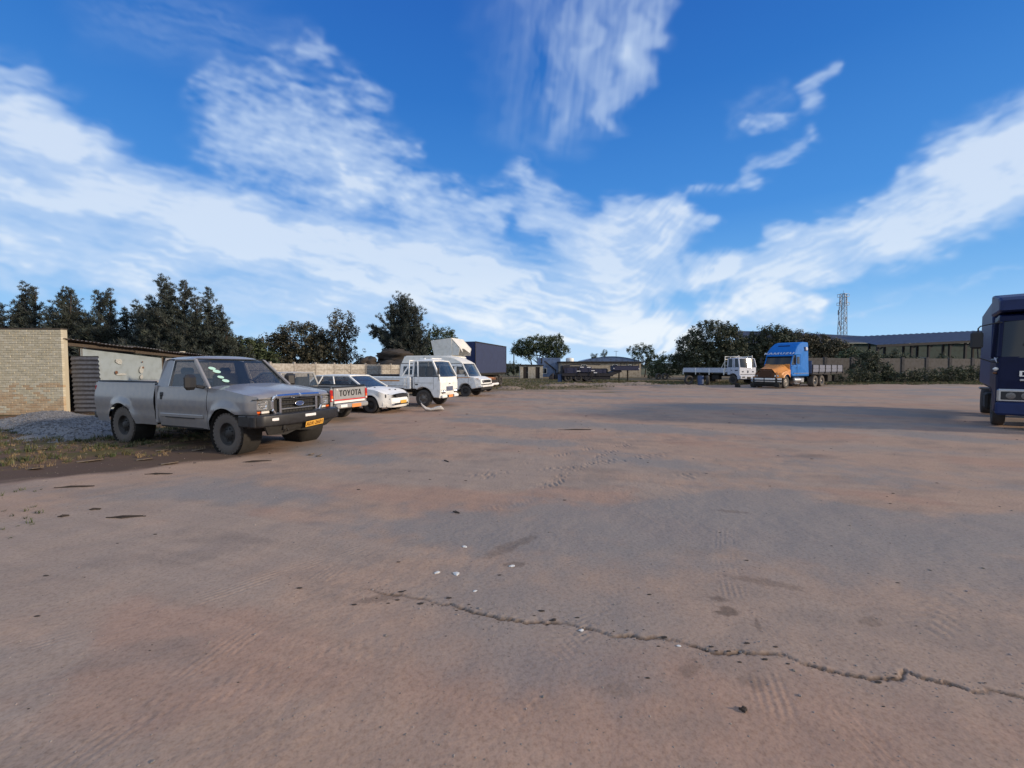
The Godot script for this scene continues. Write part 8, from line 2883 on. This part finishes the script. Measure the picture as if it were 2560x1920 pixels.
func gravel_heap() -> void:
	mat("gravel", Color(0.215, 0.215, 0.222), 0.95, 0.0, "speck", 2.0, "stones", 1.5)
	M.gravel.vertex_color_use_as_albedo = true
	var o := thing("gravel_heap", "low spread heap of blue-grey gravel before the brick wall", "gravel", P(-13.2, 0, 12.2), 0.0)
	var f := FastNoiseLite.new()
	f.seed = 14
	f.frequency = 0.8
	var ax := Vector2(-0.78, 0.62)
	var hgt := func(u: float, v: float) -> float:
		var e := 1.0 - pow(u / 4.4, 2.0) - pow((v + 0.25 * sin(u)) / 1.25, 2.0) + 0.45 * f.get_noise_2d(u, v)
		return 0.34 * smoothstep(0.0, 1.0, e) * (0.75 + 0.25 * smoothstep(-2.0, 3.0, u)) - 0.02 * (1.0 - smoothstep(-0.2, 0.05, e)) - 0.015
	var g := []
	for i in 61:
		var r := PackedVector3Array()
		for j in 31:
			var u := lerpf(-5.0, 5.0, i / 60.0)
			var v := lerpf(-1.9, 1.9, j / 30.0)
			var q := ax * u + Vector2(ax.y, -ax.x) * v
			r.append(Vector3(q.x, hgt.call(u, v), -q.y))
		g.append(r)
	var m := Mb.new()
	m.grid(g)
	part("heap", m, M.gravel, o)
	rng.seed = 66
	var xs := []
	var cs := []
	for i in 5200:
		var u := clampf(rng.randfn() * 2.2, -4.6, 4.6)
		var v := clampf(rng.randfn() * 0.75, -1.8, 1.8)
		var h: float = hgt.call(u, v)
		if h < -0.01 and rng.randf() < 0.8:
			continue
		var q := ax * u + Vector2(ax.y, -ax.x) * v
		var s := rng.randf_range(0.010, 0.024)
		xs.append(Transform3D(Basis.from_euler(Vector3(rng.randf(), rng.randf() * TAU, rng.randf())).scaled(Vector3(s * 1.2, s * 0.8, s)), Vector3(q.x, maxf(h, 0.0) + s * 0.3, -q.y)))
		var k := rng.randf_range(0.7, 1.35)
		cs.append(Color(k, k, k * 1.03))
	var st := copies("stones", rock_mesh(4, 0.7, 4, 6), M.gravel, o, xs, cs)
	st.set_meta("kind", "stuff")

func far_land() -> void:
	mat("far_green", Color(0.045, 0.058, 0.045), 0.95, 0.0, "grime", 0.02)
	var f := FastNoiseLite.new()
	f.seed = 91
	f.frequency = 0.004
	f.fractal_octaves = 4
	var m := Mb.new()
	var rows := []
	for k in 3:
		rows.append(PackedVector3Array())
	for i in 241:
		var x := lerpf(-1500.0, 1500.0, i / 240.0)
		var h := 7.0 + 7.0 * f.get_noise_1d(x) + 4.0 * f.get_noise_1d(x * 5.0 + 900.0)
		rows[0].append(P(x, -1.0, 640.0))
		rows[1].append(P(x, h * 0.7, 680.0))
		rows[2].append(P(x, h, 740.0))
	m.grid(rows)
	structure("hills", m, M.far_green)

func _ready() -> void:
	set_view()
	make_materials()
	make_ground()
	mat("dirt_mound", Color(0.27, 0.21, 0.165), 0.95, 0.0, "grime", 1.2, "bumps", 1.5)
	far_land()
	brick_wall()
	tin_shed()
	precast_wall()
	far_buildings()
	lattice_tower()
	make_trees()
	grey_pickup(P(-6.83, 0.0, 9.70), deg_to_rad(-22.0))
	silver_pickup(P(-7.50, 0.0, 14.15), deg_to_rad(162))
	white_car(P(-6.21, 0, 16.82), deg_to_rad(-18))
	dropside_truck(P(-3.58, 0, 18.82), deg_to_rad(-18))
	high_roof_van(P(-2.44, 0, 25.12), deg_to_rad(-18))
	fairing_truck(P(-3.5, 0, 29.3), deg_to_rad(-18))
	orange_nose_car(P(-1.3, 0, 29.5), deg_to_rad(-18))
	blue_box_trailer(P(-4.05, 0, 33.3), deg_to_rad(-106))
	wrecked_trailer(P(5.9, 0, 50.5), 0.0)
	sleeper_truck(P(22.69, 0, 35.9), deg_to_rad(-147))
	pale_flatbed(P(23.78, 0, 42.39), deg_to_rad(-70))
	navy_truck(P(14.32, 0, 10.97), deg_to_rad(-136))
	yard_clutter()
	gravel_heap()
	make_grass()
	make_litter()
